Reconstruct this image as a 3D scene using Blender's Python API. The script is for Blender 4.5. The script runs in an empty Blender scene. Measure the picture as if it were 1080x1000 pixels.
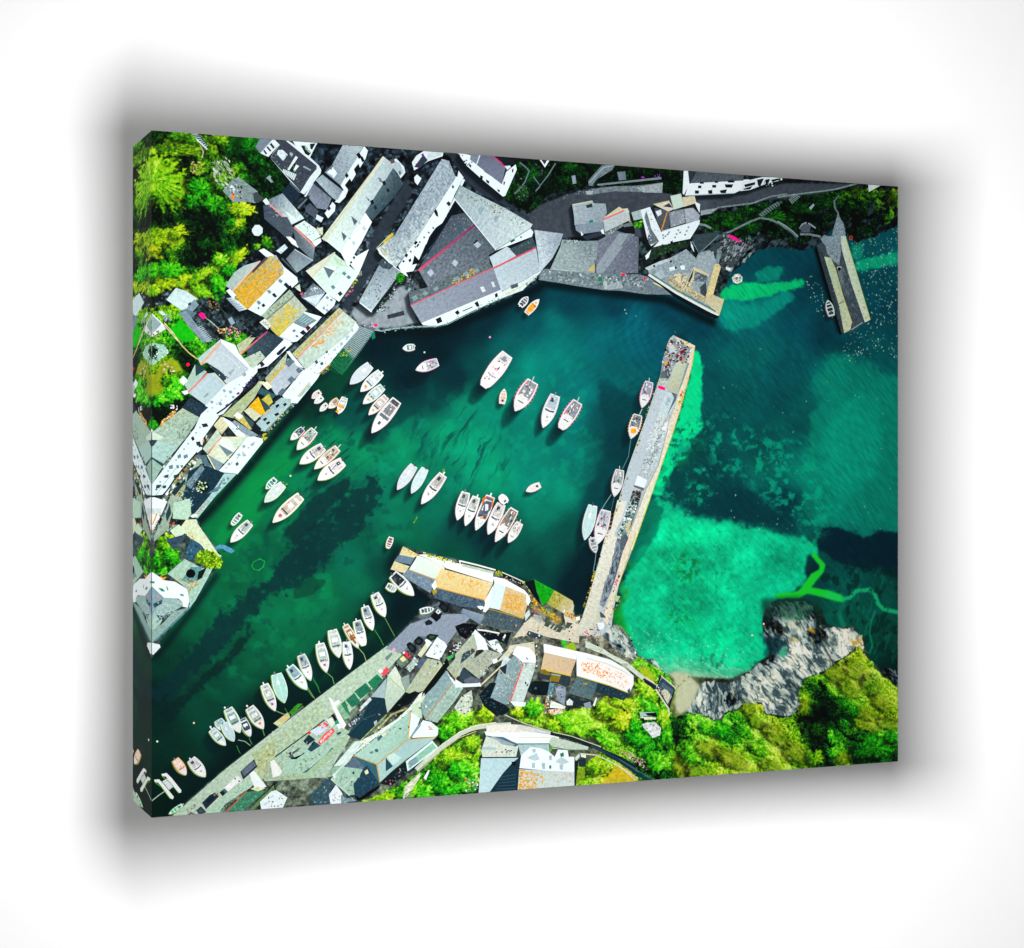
# A stretched canvas print of a harbour seen from the air, hung off a white wall.
# The picture is printed on a flat canvas: its areas are inked sheets a few
# hundredths of a millimetre thick on one stretched canvas body.
import bpy, math, random
import numpy as np
from mathutils import Matrix

SC = bpy.context.scene
COL = SC.collection
random.seed(7)

# ------------------------------------------------------------------ measures
# Print units: 725 units = the 0.40 m height of the canvas.
UNIT = 0.4 / 725.0
HV = 362.5
F, LX, CA, SA = 1867.0, -380.0, 0.9212, 0.3890   # rectification of the photographed canvas plane
WV = 940.9
DEPTH = 0.0574


def cv(px, py):
    """photo pixel -> print coordinates (x right from left edge, y up from middle)"""
    q = px - 540.0
    x = F * (q - LX) / (F * CA - SA * q)
    y = (499.8 - py) * (F + SA * x) / F
    return x, y


def inv(x, y):
    z = F + SA * x
    return 540.0 + F * (LX + CA * x) / z, 499.8 - F * y / z


TILES = dict(A=(140, 130, .12), B=(250, 130, .12), C=(360, 140, .12), D=(470, 150, .12),
             E=(140, 230, .13), F=(230, 230, .13), G=(320, 210, .13), H=(420, 230, .13), I=(530, 210, .13),
             J=(580, 160, .13), K=(660, 180, .13), L=(640, 240, .13), M=(700, 170, .13), N=(820, 180, .13),
             O=(820, 250, .13), P=(140, 340, .13), Q=(230, 300, .13), R=(190, 390, .13), S=(140, 440, .13),
             T=(140, 560, .13), U=(330, 340, .13), V=(230, 440, .13), W=(490, 310, .13), X=(550, 370, .13),
             Y=(410, 470, .13), Z=(470, 500, .13), a=(640, 340, .13), b=(590, 450, .13), c=(580, 560, .13),
             d=(390, 560, .13), e=(480, 600, .13), f=(560, 650, .13), g=(320, 600, .13), h=(210, 690, .13),
             i=(160, 750, .13), j=(280, 690, .13), k=(370, 650, .13), l=(340, 730, .13), m=(440, 720, .13),
             n=(540, 720, .13), o=(640, 700, .13), p=(740, 690, .13), q=(820, 680, .13), r=(780, 600, .13),
             aa=(680, 340, .27), bb=(800, 560, .15), cc=(640, 520, .22), dd=(380, 300, .34),
             ee=(140, 480, .30), ff=(720, 260, .23), px=(0, 0, 1.0))


def pts(tile, s):
    x0, y0, k = TILES[tile]
    v = [float(t) for t in s.split()] if isinstance(s, str) else [c for p in s for c in p]
    return [(x0 + v[n] * k, y0 + v[n + 1] * k) for n in range(0, len(v) - 1, 2)]


def hexlin(h):
    h = h.lstrip('#')
    r = np.array([int(h[n:n + 2], 16) for n in (0, 2, 4)], float) / 255.0
    r = np.where(r <= .04045, r / 12.92, ((r + .055) / 1.055) ** 2.4)
    return r * (.88 if r.min() > .8 else 1)      # paper white is not pure white


INK = 1.0     # ink strength


# ------------------------------------------------------------------ drawing list
PARTS = []      # printed parts in drawing order
cur = None      # current part
cursub = None   # current polygon list


def part(name, label=None, group=None):
    global cur, cursub
    cur = dict(name=name, label=label, group=group, own=[], subs=[])
    cursub = cur['own']
    PARTS.append(cur)
    return cur


def sub(name, label=None):
    global cursub
    cursub = []
    cur['subs'].append((name, cursub, label))


def add(P, col, amp=.10, ang=None, soft=0):
    """one inked polygon (photo pixel points) in the current mesh"""
    if isinstance(col, np.ndarray):
        cols = [col] * len(P)
    elif isinstance(col, str):
        cols = [hexlin(col)] * len(P)
    else:
        cs = [hexlin(c) for c in col]
        if len(cs) == 2:      # gradient from first to second vertex pair direction
            q = np.array(P); ax = q[len(q) // 2] - q[0]; t = (q - q[0]) @ ax
            t = (t - t.min()) / (np.ptp(t) + 1e-9)
            cols = [cs[0] * (1 - u) + cs[1] * u for u in t]
        else:
            cols = (cs * len(P))[:len(P)]
    if cur['name'] in ('printed_house', 'printed_pier', 'printed_quay', 'printed_breakwater'):      # slate and stone in this print lean to cyan
        cols = [np.minimum(c * (np.array((.97, 1.06, 1.10)) if c.max() - c.min() < .30 * c.max() + .004 else 1.0), 1) for c in cols]
    C = [cv(*p) for p in P]
    if ang is None:
        ax, ay = C[1][0] - C[0][0], C[1][1] - C[0][1]
        ang = math.atan2(ay, ax)
    C, cols = clip(C, cols)
    if len(C) >= 3:
        cursub.append((C, cols, amp, ang))


def clip(C, cols):
    for axis, lim, sgn in ((0, 0.3, 1), (0, WV - 0.3, -1), (1, -HV + 0.3, 1), (1, HV - 0.3, -1)):
        o, oc = [], []
        n = len(C)
        for k in range(n):
            p, q = C[k], C[(k + 1) % n]
            cp, cq = cols[k], cols[(k + 1) % n]
            ip, iq = (p[axis] - lim) * sgn >= 0, (q[axis] - lim) * sgn >= 0
            if ip:
                o.append(p); oc.append(cp)
            if ip != iq:
                t = (lim - p[axis]) / (q[axis] - p[axis])
                o.append((p[0] + t * (q[0] - p[0]), p[1] + t * (q[1] - p[1])))
                oc.append(cp * (1 - t) + cq * t)
        C, cols = o, oc
        if not C:
            break
    return C, cols


BASE = None     # last large colour, so that flecks can be held close to it


def g(tile, s, col, amp=.10, ang=None):
    global BASE
    BASE = hexlin(col) if isinstance(col, str) else np.mean([hexlin(c) for c in col], 0)
    add(pts(tile, s), col, amp, ang)


def s(name, tile, p, col, amp=.12, ang=None, label=None):
    global BASE
    keep = BASE
    sub(name, label)
    g(tile, p, col, amp, ang)
    if name in ('ridge', 'gutter', 'chimney', 'flowers', 'door', 'moss', 'hole', 'panel', 'skylight', 'opening', 'window', 'umbrella', 'vent', 'chimney_shadow', 'roof_shadow'):
        BASE = keep


def w(tile, quads, col='#26323c', name='window'):
    global cursub
    keep = cursub
    for qd in quads.split(';'):
        if qd.strip():
            s(name, tile, qd, col, .15)
    cursub = keep


def wrow(tile, p, n, w_, h_, col='#5d737d', name='window'):
    """n windows in a row along a segment, each w_ x h_ photo pixels, with a pale glazing bar"""
    global cursub
    keep = cursub
    (x0, y0), (x1, y1) = pts(tile, p)
    d = math.hypot(x1 - x0, y1 - y0); ux, uy = (x1 - x0) / d, (y1 - y0) / d
    for k in range(n):
        t = (k + .5) / n
        cx, cy = x0 + (x1 - x0) * t, y0 + (y1 - y0) * t
        sub(name)
        q = lambda a, b: (cx + ux * a * w_ - uy * b * h_, cy + uy * a * w_ + ux * b * h_)
        add([q(-.5, -.5), q(.5, -.5), q(.5, .5), q(-.5, .5)], col, .15)
        add([q(-.08, -.5), q(.08, -.5), q(.08, .5), q(-.08, .5)], '#b4c6cc', .1)
    cursub = keep


def line(tile, p, width, col, amp=.08):
    """stroke of given width (photo pixels) along a polyline"""
    P = pts(tile, p)
    L, R = [], []
    for k in range(len(P)):
        a = P[max(0, k - 1)]; b = P[min(len(P) - 1, k + 1)]
        dx, dy = b[0] - a[0], b[1] - a[1]
        d = math.hypot(dx, dy) + 1e-9
        nx, ny = -dy / d * width / 2, dx / d * width / 2
        L.append((P[k][0] + nx, P[k][1] + ny)); R.append((P[k][0] - nx, P[k][1] - ny))
    for k in range(len(P) - 1):
        add([L[k], L[k + 1], R[k + 1], R[k]], col, amp)


def hatch(tile, quad, n, frac, col, amp=.1):
    """n strips across a quad running from edge 0-1 to edge 3-2"""
    A, B, C_, D = pts(tile, quad)
    lp = lambda p, q, t: (p[0] + (q[0] - p[0]) * t, p[1] + (q[1] - p[1]) * t)
    for k in range(n):
        t0, t1 = k / n, (k + frac) / n
        add([lp(A, D, t0), lp(B, C_, t0), lp(B, C_, t1), lp(A, D, t1)], col, amp)


def inside(P, x, y):
    c = False
    j_ = len(P) - 1
    for i_ in range(len(P)):
        if (P[i_][1] > y) != (P[j_][1] > y) and x < (P[j_][0] - P[i_][0]) * (y - P[i_][1]) / (P[j_][1] - P[i_][1] + 1e-12) + P[i_][0]:
            c = not c
        j_ = i_
    return c


def spk(tile, poly, n, size, cols, seed=1, elong=1.6, ang=None, bias=None):
    """n small irregular flecks (size in photo pixels) strewn inside a polygon"""
    P = pts(tile, poly)
    R = random.Random(seed * 977 + n)
    xs = [p[0] for p in P]; ys = [p[1] for p in P]
    k = tries = 0
    while k < n and tries < n * 30:
        tries += 1
        x, y = R.uniform(min(xs), max(xs)), R.uniform(min(ys), max(ys))
        if not inside(P, x, y):
            continue
        if bias and R.random() > bias((x - min(xs)) / (max(xs) - min(xs)), (y - min(ys)) / (max(ys) - min(ys))):
            continue
        k += 1
        a0 = R.uniform(0, 3.14) if ang is None else ang + R.gauss(0, .2)
        sz = size * R.uniform(.5, 1.25)
        m_ = R.choice((4, 4, 5, 6))
        q = []
        for t in range(m_):
            th = 2 * math.pi * t / m_ + .4
            rr = sz * R.uniform(.35, .6)
            u, v = rr * math.cos(th) * elong, rr * math.sin(th)
            q.append((x + u * math.cos(a0) - v * math.sin(a0), y + u * math.sin(a0) + v * math.cos(a0)))
        c_ = hexlin(R.choice(cols))
        if BASE is not None and size <= 2.0 and (c_.max() - c_.min()) < .45 * c_.max() + .01 and cur['name'] in ('printed_house', 'printed_quay', 'printed_breakwater', 'printed_pier'):
            u_ = R.uniform(.3, .7) if n >= 12 else .6
            c_ = c_ * (1 - u_) + BASE * u_
        add(q, c_, .25)


# ------------------------------------------------------------------ boats
SHADOWS = []


def boat(tile, bow, stern, wd, style='open', rim='#eef2f0', deck='#aab4b8', accent=None, label=None,
         blunt=.06, sh=16, seed=None):
    x0, y0, k = TILES[tile]
    B = np.array([x0 + bow[0] * k, y0 + bow[1] * k]); S_ = np.array([x0 + stern[0] * k, y0 + stern[1] * k])
    wv = wd * k
    ax = B - S_; ln = np.hypot(*ax); ux = ax / ln; vx = np.array([-ux[1], ux[0]])
    R = random.Random(seed if seed is not None else int(B[0] * 31 + B[1] * 17))
    prof = [(0, .74), (.12, .86), (.3, .97), (.48, 1), (.64, .92), (.78, .72), (.89, .46), (.96, .24), (1, blunt)]
    if blunt > .3:
        prof[5:] = [(.78, .84), (.89, .72), (.96, .58), (1, .40)]

    def hw(t):
        return float(np.interp(t, [p_[0] for p_ in prof], [p_[1] for p_ in prof])) * wv / 2

    def pt(t, u):          # u in -1..1 across
        return tuple(S_ + ux * ln * t + vx * hw(min(max(t, 0), 1)) * u)

    def ring(t0, t1, u0, n=9, off=(0, 0)):
        ts = [t0 + (t1 - t0) * i_ / (n - 1) for i_ in range(n)]
        A_ = [pt(t, u0) for t in ts] + [pt(t, -u0) for t in reversed(ts)]
        return [(p_[0] + off[0], p_[1] + off[1]) for p_ in A_]

    part('printed_boat', label, 'boats pictured in the printed harbour')
    add(ring(0, 1, 1.08, 11, (-.5, .55)), '#6f8f2c' if tile in 'ghijkVd' else '#5a4a50', .05)
    add(ring(0, 1, 1.0, 11), rim, .05)
    SHADOWS.append((ring(0, 1, .9, 7), sh))
    add(ring(.03, .965, .87, 10), R.choice(('#c3ccce', '#b4bfc2', '#d3d6d0', '#a9b6b8')), .1)
    add(ring(.045, .95, .82, 10), R.choice((rim, '#f4f6f4', '#e3e8e6')), .06)
    if style in ('cuddy', 'fishing', 'yacht') and R.random() < .75:
        m_ = R.uniform(.45, .6)      # mast or rod lying across the boat
        p0 = pt(m_, R.uniform(-.2, .2)); p1 = pt(m_ - R.uniform(.25, .5), R.uniform(-.5, .5))
        spar = [p0, (p0[0] + .5, p0[1] + .4), (p1[0] + .5, p1[1] + .4), p1]
    else:
        spar = None
    if style == 'cover':
        s_ = ring(.04, .97, .84, 9)
        sub('cover'); add(s_, deck, .10)
        line_pts = [pt(.05, 0), pt(.9, 0)]
        for t in (.2, .42, .62, .8):
            add([pt(t, .7), pt(t + .015, .7), pt(t + .015, -.7), pt(t, -.7)], '#b9c6c8', .05)
        add([pt(.1, .06), pt(.92, .06), pt(.92, -.04), pt(.1, -.04)], '#f2f6f6', .05)
        if R.random() < .6:
            add([pt(.22, .3), pt(.36, .34), pt(.36, -.12), pt(.22, -.1)], '#f4f8f8', .05)
    elif style == 'dinghy':
        sub('cockpit'); add(ring(.10, .86, .66, 8), deck, .2)
        for t in (.25, .5, .7):
            add([pt(t, .66), pt(t + .07, .66), pt(t + .07, -.66), pt(t, -.66)], rim, .1)
        add([pt(.15, .3), pt(.3, .34), pt(.3, -.3), pt(.15, -.3)], '#3b4248', .2)
    elif style == 'open':
        sub('cockpit'); add(ring(.05, .84, .74, 8), deck, .22)
        add([pt(.3, .5), pt(.44, .5), pt(.44, -.5), pt(.3, -.5)], '#e6eaea', .1)
        add([pt(.12, .7), pt(.2, .72), pt(.2, -.72), pt(.12, -.7)], '#d5dadc', .1)
        add([pt(.56, .72), pt(.6, .72), pt(.6, -.72), pt(.56, -.72)], '#3c474e', .15)
        sub('foredeck'); add(ring(.64, .95, .74, 6), '#e8eceb', .1)
        if accent:
            add([pt(.7, .35), pt(.79, .3), pt(.79, -.25), pt(.7, -.3)], accent, .1)
    elif style == 'cuddy':
        sub('cockpit'); add(ring(.05, .42, .72, 6), deck, .25)
        add([pt(.1, .5), pt(.22, .5), pt(.22, -.1), pt(.1, -.1)], '#39434b', .2)
        sub('cabin'); add(ring(.44, .86, .7, 7), '#f6f8f6', .06)
        sub('windscreen'); add([pt(.44, .72), pt(.5, .7), pt(.52, 0), pt(.5, -.7), pt(.44, -.72), pt(.47, 0)], '#51606a', .2)
        sub('hatch'); add([pt(.64, .22), pt(.71, .2), pt(.71, -.2), pt(.64, -.22)], '#a3b0b6', .15)
    elif style == 'cruiser':
        sub('cockpit'); add(ring(.04, .26, .74, 6), '#cfd3d2', .12)
        add([pt(.08, .25), pt(.2, .3), pt(.2, -.3), pt(.08, -.25)], '#7f8889', .15)
        sub('cabin'); add(ring(.28, .84, .68, 8), '#fbfbfa', .04)
        sub('windscreen'); add([pt(.62, .66), pt(.66, .64), pt(.68, 0), pt(.66, -.64), pt(.62, -.66), pt(.645, 0)], '#9aa4aa', .1)
        add([pt(.7, .5), pt(.82, .42), pt(.82, -.42), pt(.7, -.5)], '#dfe4e4', .1)
        add([pt(.745, .12), pt(.775, .12), pt(.775, -.12), pt(.745, -.12)], '#5b656b', .1)
        if accent:
            sub('roundel'); add([pt(.46 + .035 * math.cos(th), .24 * math.sin(th)) for th in np.arange(8) * .785], accent, .1)
            add([pt(.46 + .015 * math.cos(th), .10 * math.sin(th)) for th in np.arange(8) * .785], '#fff0f0', .1)
    elif style == 'yacht':
        sub('cockpit'); add(ring(.03, .2, .74, 5), '#454a50', .2)
        sub('canopy'); add(ring(.14, .46, .72, 7), '#d8cfcf', .1); add(ring(.17, .43, .6, 7), '#7c8386', .2)
        sub('windscreen'); add(ring(.47, .55, .74, 5), '#5d6b72', .2)
        sub('foredeck'); add(ring(.58, .93, .7, 8), '#f4f6f5', .05)
        sub('hatch'); add([pt(.66, .25), pt(.74, .25), pt(.74, -.2), pt(.66, -.2)], '#4a565e', .2)
    else:   # fishing
        sub('cockpit'); add(ring(.04, .56, .8, 7), deck, .3)
        pal = ['#2b3138', '#e8e6e2', '#7d868c', '#f4f4f0', '#3a2f38', accent or '#c9b9a8', accent or '#55606a', '#d9d4cc']
        for q_ in range(16):
            t, u = R.uniform(.05, .52), R.uniform(-.7, .6)
            dt, du = R.uniform(.03, .09), R.uniform(.12, .35)
            add([pt(t, u), pt(t + dt, u), pt(t + dt, u + du), pt(t, u + du)], R.choice(pal), .2)
        sub('cabin'); add([pt(.5, .62), pt(.68, .56), pt(.68, -.56), pt(.5, -.62)], '#e9ebea', .08)
        add([pt(.68, .5), pt(.71, .46), pt(.71, -.46), pt(.68, -.5)], '#39444c', .1)
        sub('foredeck'); add(ring(.73, .95, .72, 5), accent if (accent and style == 'fishing2') else '#eceeec', .1)
        if accent:
            for sgn in (1, -1):
                for t in np.arange(.06, .8, .11):
                    add([pt(t, .98 * sgn), pt(t + .04, .98 * sgn), pt(t + .04, 1.16 * sgn), pt(t, 1.16 * sgn)], accent, .1)
        if R.random() < .6:
            m0 = pt(-.14, .35)
            m1 = pt(.02, .2)
            add([m0, (m0[0] + .7, m0[1] + .7), (m1[0] + .7, m1[1] + .7), m1], '#c9c7bf', .1)
    # outboard motor at the transom, specks of gear
    if style in ('open', 'cuddy', 'cover', 'dinghy'):
        sub('outboard_motor'); u_ = R.choice((-.15, .1, .3))
        add([pt(-.085, u_ - .16), pt(.02, u_ - .18), pt(.02, u_ + .18), pt(-.085, u_ + .16)], R.choice(('#39434a', '#dfe6e4', '#6b7880')), .1)
    if spar:
        sub('spar'); add(spar, '#5a646a', .1)
    if style in ('open', 'cuddy', 'yacht', 'cruiser'):
        sub('gear')
        for q_ in range(R.choice((8, 12, 18, 22))):
            t, u = R.uniform(.06, .8), R.uniform(-.62, .55)
            dt, du = R.uniform(.015, .045), R.uniform(.06, .2)
            add([pt(t, u), pt(t + dt, u), pt(t + dt, u + du), pt(t, u + du)], R.choice(('#87949a', '#3f4a52', '#fdfdfd', '#c5ccce', accent or '#b8a89c')), .2)

# ================================================================== PICTURE: TOWN ALONG THE TOP
def house(label):
    part('printed_house', label, 'houses pictured in the printed town')


part('printed_patio', 'grey patio with white chairs and an orange cushion in the wooded garden')
g('A', '790 590 850 520 930 470 1100 600 1080 700 1000 690 880 690', '#7f9aa2', .25); g('A', '900 500 950 500 1010 580 1000 620 930 570', '#c9d6d8', .2); g('A', '905 590 930 585 985 625 970 650 915 625', '#dfe8e8'); g('A', '862 635 890 600 897 660 878 672', '#f08a1c'); g('A', '850 560 870 540 905 580 890 595', '#e0e8e8'); spk('A', '800 590 930 480 1050 600 980 680', 24, 1.6, ['#16222a', '#c3d0d2', '#2c3a42', '#9fb4b8'], 301)
g('B', '-10 490 40 490 160 600 140 690 60 690 -10 650', '#7d918f', .25); spk('B', '-10 500 60 540 60 650 -10 660', 12, 1.8, ['#dfe6e4', '#1c2a30', '#b9c6c4'], 302); g('B', '140 620 170 600 235 660 180 700 150 690', '#3a464c')
part('printed_pergola', 'white slatted pergola by the top edge in the wooded garden')
g('A', '495 70 560 75 640 160 665 215 640 225 580 150', '#1d3440', .3); hatch('A', '500 75 560 80 665 205 640 225', 9, .4, '#b9d0d6'); line('A', '560 140 610 185 655 228', 1.3, '#e6ecea'); line('A', '590 190 620 250 610 300', 1.6, '#b4a884', .4)
part('printed_pale_shrub', 'silvery shrub with long pale leaves in the wooded garden')
spk('A', '690 340 800 300 870 330 900 480 830 600 720 500', 110, 1.9, ['#a9b8a4', '#7d9a80', '#c9d4c4', '#4a6a3a', '#93a87a', '#2a4420'], 303, 2.6, .9)
spk('A', '520 340 600 340 645 400 600 470 530 440 500 410', 50, 1.7, ['#a9b03a', '#c9a86a', '#5a7a1c', '#8a9a2a', '#e0c0a0'], 304)
part('printed_chairs', 'two white garden chairs on the dark lawn'); g('B', '255 480 280 460 300 490 320 515 300 522 280 500', '#8fa4a8'); g('B', '285 455 300 465 290 490', '#9fb4b8')
DK = '#10181f'
house('dark slate house with white dormers and terrace at the top edge of the print')
g('B', '360 120 430 140 500 185 620 280 720 370 740 410 735 440 590 625 545 600 290 300 372 185', '#eaf1f1', .06)
s('roof', 'B', '350 140 425 150 700 372 700 400 640 470 560 600 290 300 375 190', '#3a424f', .25)
s('roof', 'B', '215 120 330 120 205 265 160 205', '#7a8290', .15)
s('dormer', 'B', '320 132 372 185 275 295 205 262', '#f0f5f5', .05)
w('B', '300 170 332 210 318 225 286 185;270 200 302 240 290 250 258 212;240 230 265 265 252 275 230 240')
s('terrace', 'B', '360 235 400 232 445 275 405 330 350 270', '#d8e2e4', .1)
g('B', '470 250 495 270 480 295 460 270', '#9fb0b6'); g('B', '515 285 535 300 455 425 440 410', '#eef4f2')
g('B', '500 350 540 370 480 430 460 410', '#0c2a10', .4); g('B', '520 360 545 375 505 425 495 410', '#e4ecea')
g('B', '585 372 650 405 645 418 580 385', '#8fa0a8'); spk('B', '300 290 400 240 640 470 560 590', 40, 1.2, ['#515c68', '#2a333d', '#66717c'], 3)
s('fence', 'B', '400 395 430 400 530 450 500 505', '#26343c'); hatch('B', '405 400 525 450 500 505 402 428', 9, .45, '#dfe9e6')
hatch('B', '405 400 400 428 500 505 525 450', 8, .5, '#dfe9e6')
house('white terraced cottage cut off by the top edge of the print')
g('B', '480 140 590 150 710 165 690 200 640 300 610 285 520 205', '#e6eeec', .08)
s('roof', 'B', '560 195 600 195 650 260 630 285 600 270', '#15241c', .3); hatch('B', '590 180 650 190 640 270 600 230', 5, .5, '#cfe0d8')
g('B', '640 180 690 175 660 230 645 225', '#17222a')

house('long pale slate row with white dormered front at the top of the print')
g('B', '1117 198 1150 240 1130 310 1000 520 960 620 910 545 1000 390', '#f1f6f6', .05)
s('roof', 'B', '945 160 1140 150 1110 200 1000 390 910 545 770 430 835 365', ['#a9b4b8', '#a9b4b8', '#b4bfc2', '#a3aeb4', '#8b98a0', '#8995a0', '#8d98a1'], .18)
w('C', '130 190 155 170 180 210 155 230;165 220 185 205 205 245 185 260;110 320 150 270 165 310 130 370;30 370 50 350 65 380 45 400;30 460 75 400 90 430 60 500;0 540 30 530 25 570 5 590', '#0b1116')
s('vent', 'B', '790 430 840 380 880 440 850 480', '#e6eef0')
g('B', '835 365 850 365 830 400 800 415 775 430', '#5c6a74')
spk('B', '945 190 1100 190 990 390 910 530 790 430', 40, 1.0, ['#7c8a92', '#c9d2d4', '#6c7a84'], 5)
house('small grey gabled house with white chimney end')
g('B', '860 690 930 590 975 590 950 650 900 700', '#eef3f3')
s('roof', 'B', '690 500 750 450 930 590 880 680 830 650', ['#aab7bb', '#93a2aa', '#7d8b95', '#98a5ac', '#8d9aa2'], .2)
spk('B', '690 500 750 450 930 590 880 680', 22, 1.0, ['#6f7f88', '#c9d4d6'], 6)
house('blue-grey slate house with white gable beside the alley')
g('B', '770 790 840 690 865 720 860 770 800 835', '#eef3f4')
s('roof', 'B', '620 640 670 530 830 660 790 760 700 745', ['#7f8b98', '#6a7684', '#6f7c8b', '#79869a', '#6f7b8a'], .2)
s('ridge', 'B', '668 528 690 520 852 665 830 662', '#20303a'); w('B', '790 745 815 730 825 750 805 770')
g('B', '600 740 640 700 720 775 680 830 600 780', '#46525f', .2); g('B', '700 800 760 830 740 870 690 840', '#d5dde0'); g('B', '590 640 660 520 672 528 605 650', '#cfd9dc')
house('dark flat-roofed yard building in shade')
g('B', '390 600 470 520 560 620 490 720', '#1a2939', .2); g('B', '470 510 560 600 550 615 460 525', '#4a6068'); g('B', '520 720 620 630 640 640 560 760', '#1d2a30', .3); g('B', '530 740 610 660 617 667 540 752', '#66787e')
house('long house with pink ridge tiles and shaded slate roof')
g('B', '225 680 255 655 290 700 265 730', '#eef2f2')
s('roof', 'B', '230 720 285 712 470 890 480 960 440 1010 240 840', '#414e5f', .22)
s('roof', 'B', '285 705 280 668 400 615 560 800 590 835 480 890', ['#6d7b87', '#74828d', '#8b98a2', '#cfdcd8', '#d9e6e0', '#cfdcd8'], .2)
s('ridge', 'B', '278 712 288 704 476 880 466 892', '#e0968f', .1)
spk('B', '230 730 285 720 470 895 440 1000', 30, 1.2, ['#5a6877', '#303c4a'], 7); spk('B', '300 690 390 630 560 800 480 880', 20, 1.3, ['#56636d', '#a5b3b8'], 8)
house('slate house with pink ridge and pale sunlit slope')
g('F', '550 150 580 145 660 210 650 240 600 210', '#f3f5f3')
s('roof', 'F', '370 -10 560 -10 612 80 600 150 540 150', '#46535f', .2)
s('roof', 'F', '620 65 700 20 800 90 830 150 760 190', '#d9e7de', .12)
s('roof', 'F', '600 78 620 75 785 235 770 345 640 220', ['#4b5864', '#5b6974', '#7d8c94', '#6b7a84', '#5c6873'], .18)
s('roof', 'F', '760 190 830 160 838 190 790 232', '#e7efe6', .08)
s('ridge', 'F', '612 78 622 68 792 228 782 240', '#dd8f83', .1)
s('dormer', 'F', '800 80 850 75 850 130 825 150', '#cfd3b4', .3); spk('F', '640 70 700 30 790 90 820 150 760 180', 20, 1.6, ['#4d6a68', '#7f9a94', '#f0f6f0'], 9); spk('F', '790 70 850 70 850 140 820 150', 8, 1.2, ['#c98a70', '#3f5560', '#b8a02a'], 4)
g('F', '540 -60 560 -50 640 10 600 30', '#dfe9e4')
house('flat grey roofed extension beside the slate house')
g('F', '510 295 560 230 620 250 550 330', '#0c151b'); s('roof', 'F', '550 330 620 252 770 345 640 442', ['#66747c', '#6d7b84', '#7d8b92', '#93a2a6'], .15)
g('F', '470 265 540 210 565 240 510 290', '#cdd9dc', .2); g('F', '520 320 640 440 630 450 510 330', '#40525a')
line('F', '620 252 770 345', .9, '#b9c6ca')
s('umbrella', 'F', '275 90 300 55 335 55 362 80 360 120 330 145 295 140 275 110', '#e9f1f4', .06)
for a_, b_ in (('300 55', '335 100'), ('362 80', '318 100'), ('330 145', '318 100'), ('275 100', '318 100')):
    line('F', a_ + ' ' + '318 100', .4, '#b9c9d0')

house('house with golden lichen over its whole sunny roof slope')
g('F', '530 440 640 490 560 570 350 795 240 738', '#eef4f3', .05)
s('gable', 'F', '65 650 120 640 245 735 170 757', ['#8fa2ae', '#c9d6dc', '#e3eaec', '#93a5b2'], .1); hatch('F', '70 655 110 660 230 740 175 752', 6, .35, '#6f8592')
s('gable', 'F', '330 262 370 245 470 310 535 395 640 480 650 520 600 565 530 440 455 310 395 320', '#e6edeb', .05)
s('roof', 'F', '58 550 130 440 210 385 345 345 130 590', ['#a2b3a8', '#a2b3a8', '#adbcb4', '#b9c6c0', '#9fb0a4'], .12)
s('roof', 'F', '110 600 400 312 470 300 530 400 530 450 240 742 150 660', ['#c3a23a', '#b9a860', '#b3b9ae', '#b0b090', '#c0a650', '#cfa628', '#c9a42c'], .3)
spk('F', '150 620 330 450 420 380 520 440 250 725 170 670', 380, 1.8, ['#dfa41c', '#d8a61a', '#c9921a', '#e3b22e', '#cfa63a'], 11)
spk('F', '430 370 470 340 520 400 450 430', 40, 1.6, ['#dfa41c', '#d8b01a'], 12)
spk('F', '150 600 420 330 520 420 250 730', 120, 1.2, ['#a8b4a8', '#8f9c8c', '#b9a86a', '#96a08a'], 13)
s('ridge', 'F', '108 588 335 345 345 350 120 596', '#e6b9a4', .1); s('chimney_shadow', 'F', '280 430 390 310 405 325 280 450', '#4a4256', .1)
s('chimney', 'F', '65 590 95 570 150 630 130 662', '#f2f6f5', .05); g('F', '135 632 160 625 130 665', '#8a9a4a')
w('F', '485 510 500 490 525 510 510 530;395 590 415 580 435 600 415 615;310 680 330 665 350 690 330 705;318 725 330 715 338 735 322 742', '#6c8796')
w('F', '530 540 550 520 580 550 560 570;435 620 455 605 480 635 460 645;350 705 370 690 385 710 365 725', '#1a2a34')
house('stone house with yellow lichen on its lower roof slope')
g('F', '620 830 690 755 840 800 800 850 640 1000 560 1012 495 960', '#e2eeea', .07)
s('roof', 'F', '350 790 580 580 615 622 395 822', '#a3b29c', .2); spk('F', '390 770 570 600 590 640 420 810', 30, 1.6, ['#7a8a5a', '#8f9c62', '#5e6e42'], 14)
s('roof', 'F', '390 830 620 630 722 742 490 962 430 905', ['#b3b89a', '#aeb8a4', '#b3b9a6', '#c0b33c', '#aab07a'], .2)
spk('F', '420 850 560 700 640 750 500 950 450 910', 170, 1.8, ['#d8c01a', '#d0b41c', '#c4b43a', '#e0c62a'], 15); spk('F', '420 830 620 650 700 740 500 940', 70, 1.2, ['#9fae98', '#8f9c80', '#c3cbb4'], 16)
line('F', '388 822 618 625', .8, '#6f7c6c'); s('conservatory', 'F', '610 850 690 768 800 830 700 892', '#6f8b92', .2); hatch('F', '640 820 690 775 780 830 720 870', 5, .3, '#a9c0c4')
w('F', '600 910 620 900 632 915 612 928;625 955 640 945 655 960 638 970', '#5d7a84'); s('door', 'F', '705 885 730 870 752 890 725 918', '#5a0a1c'); w('F', '660 930 690 905 715 930 690 950', '#1c1820')
s('chimney', 'F', '335 845 380 812 432 870 400 905', '#d9dccb', .1); spk('F', '345 845 380 820 425 870 400 895', 14, 1.3, ['#3b4a50', '#f4f6f0', '#7c8a72'], 17)
line('F', '500 960 600 1000', .8, '#9fb0b0')
house('slate house with a white front between the lichened roofs and the row')
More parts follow.
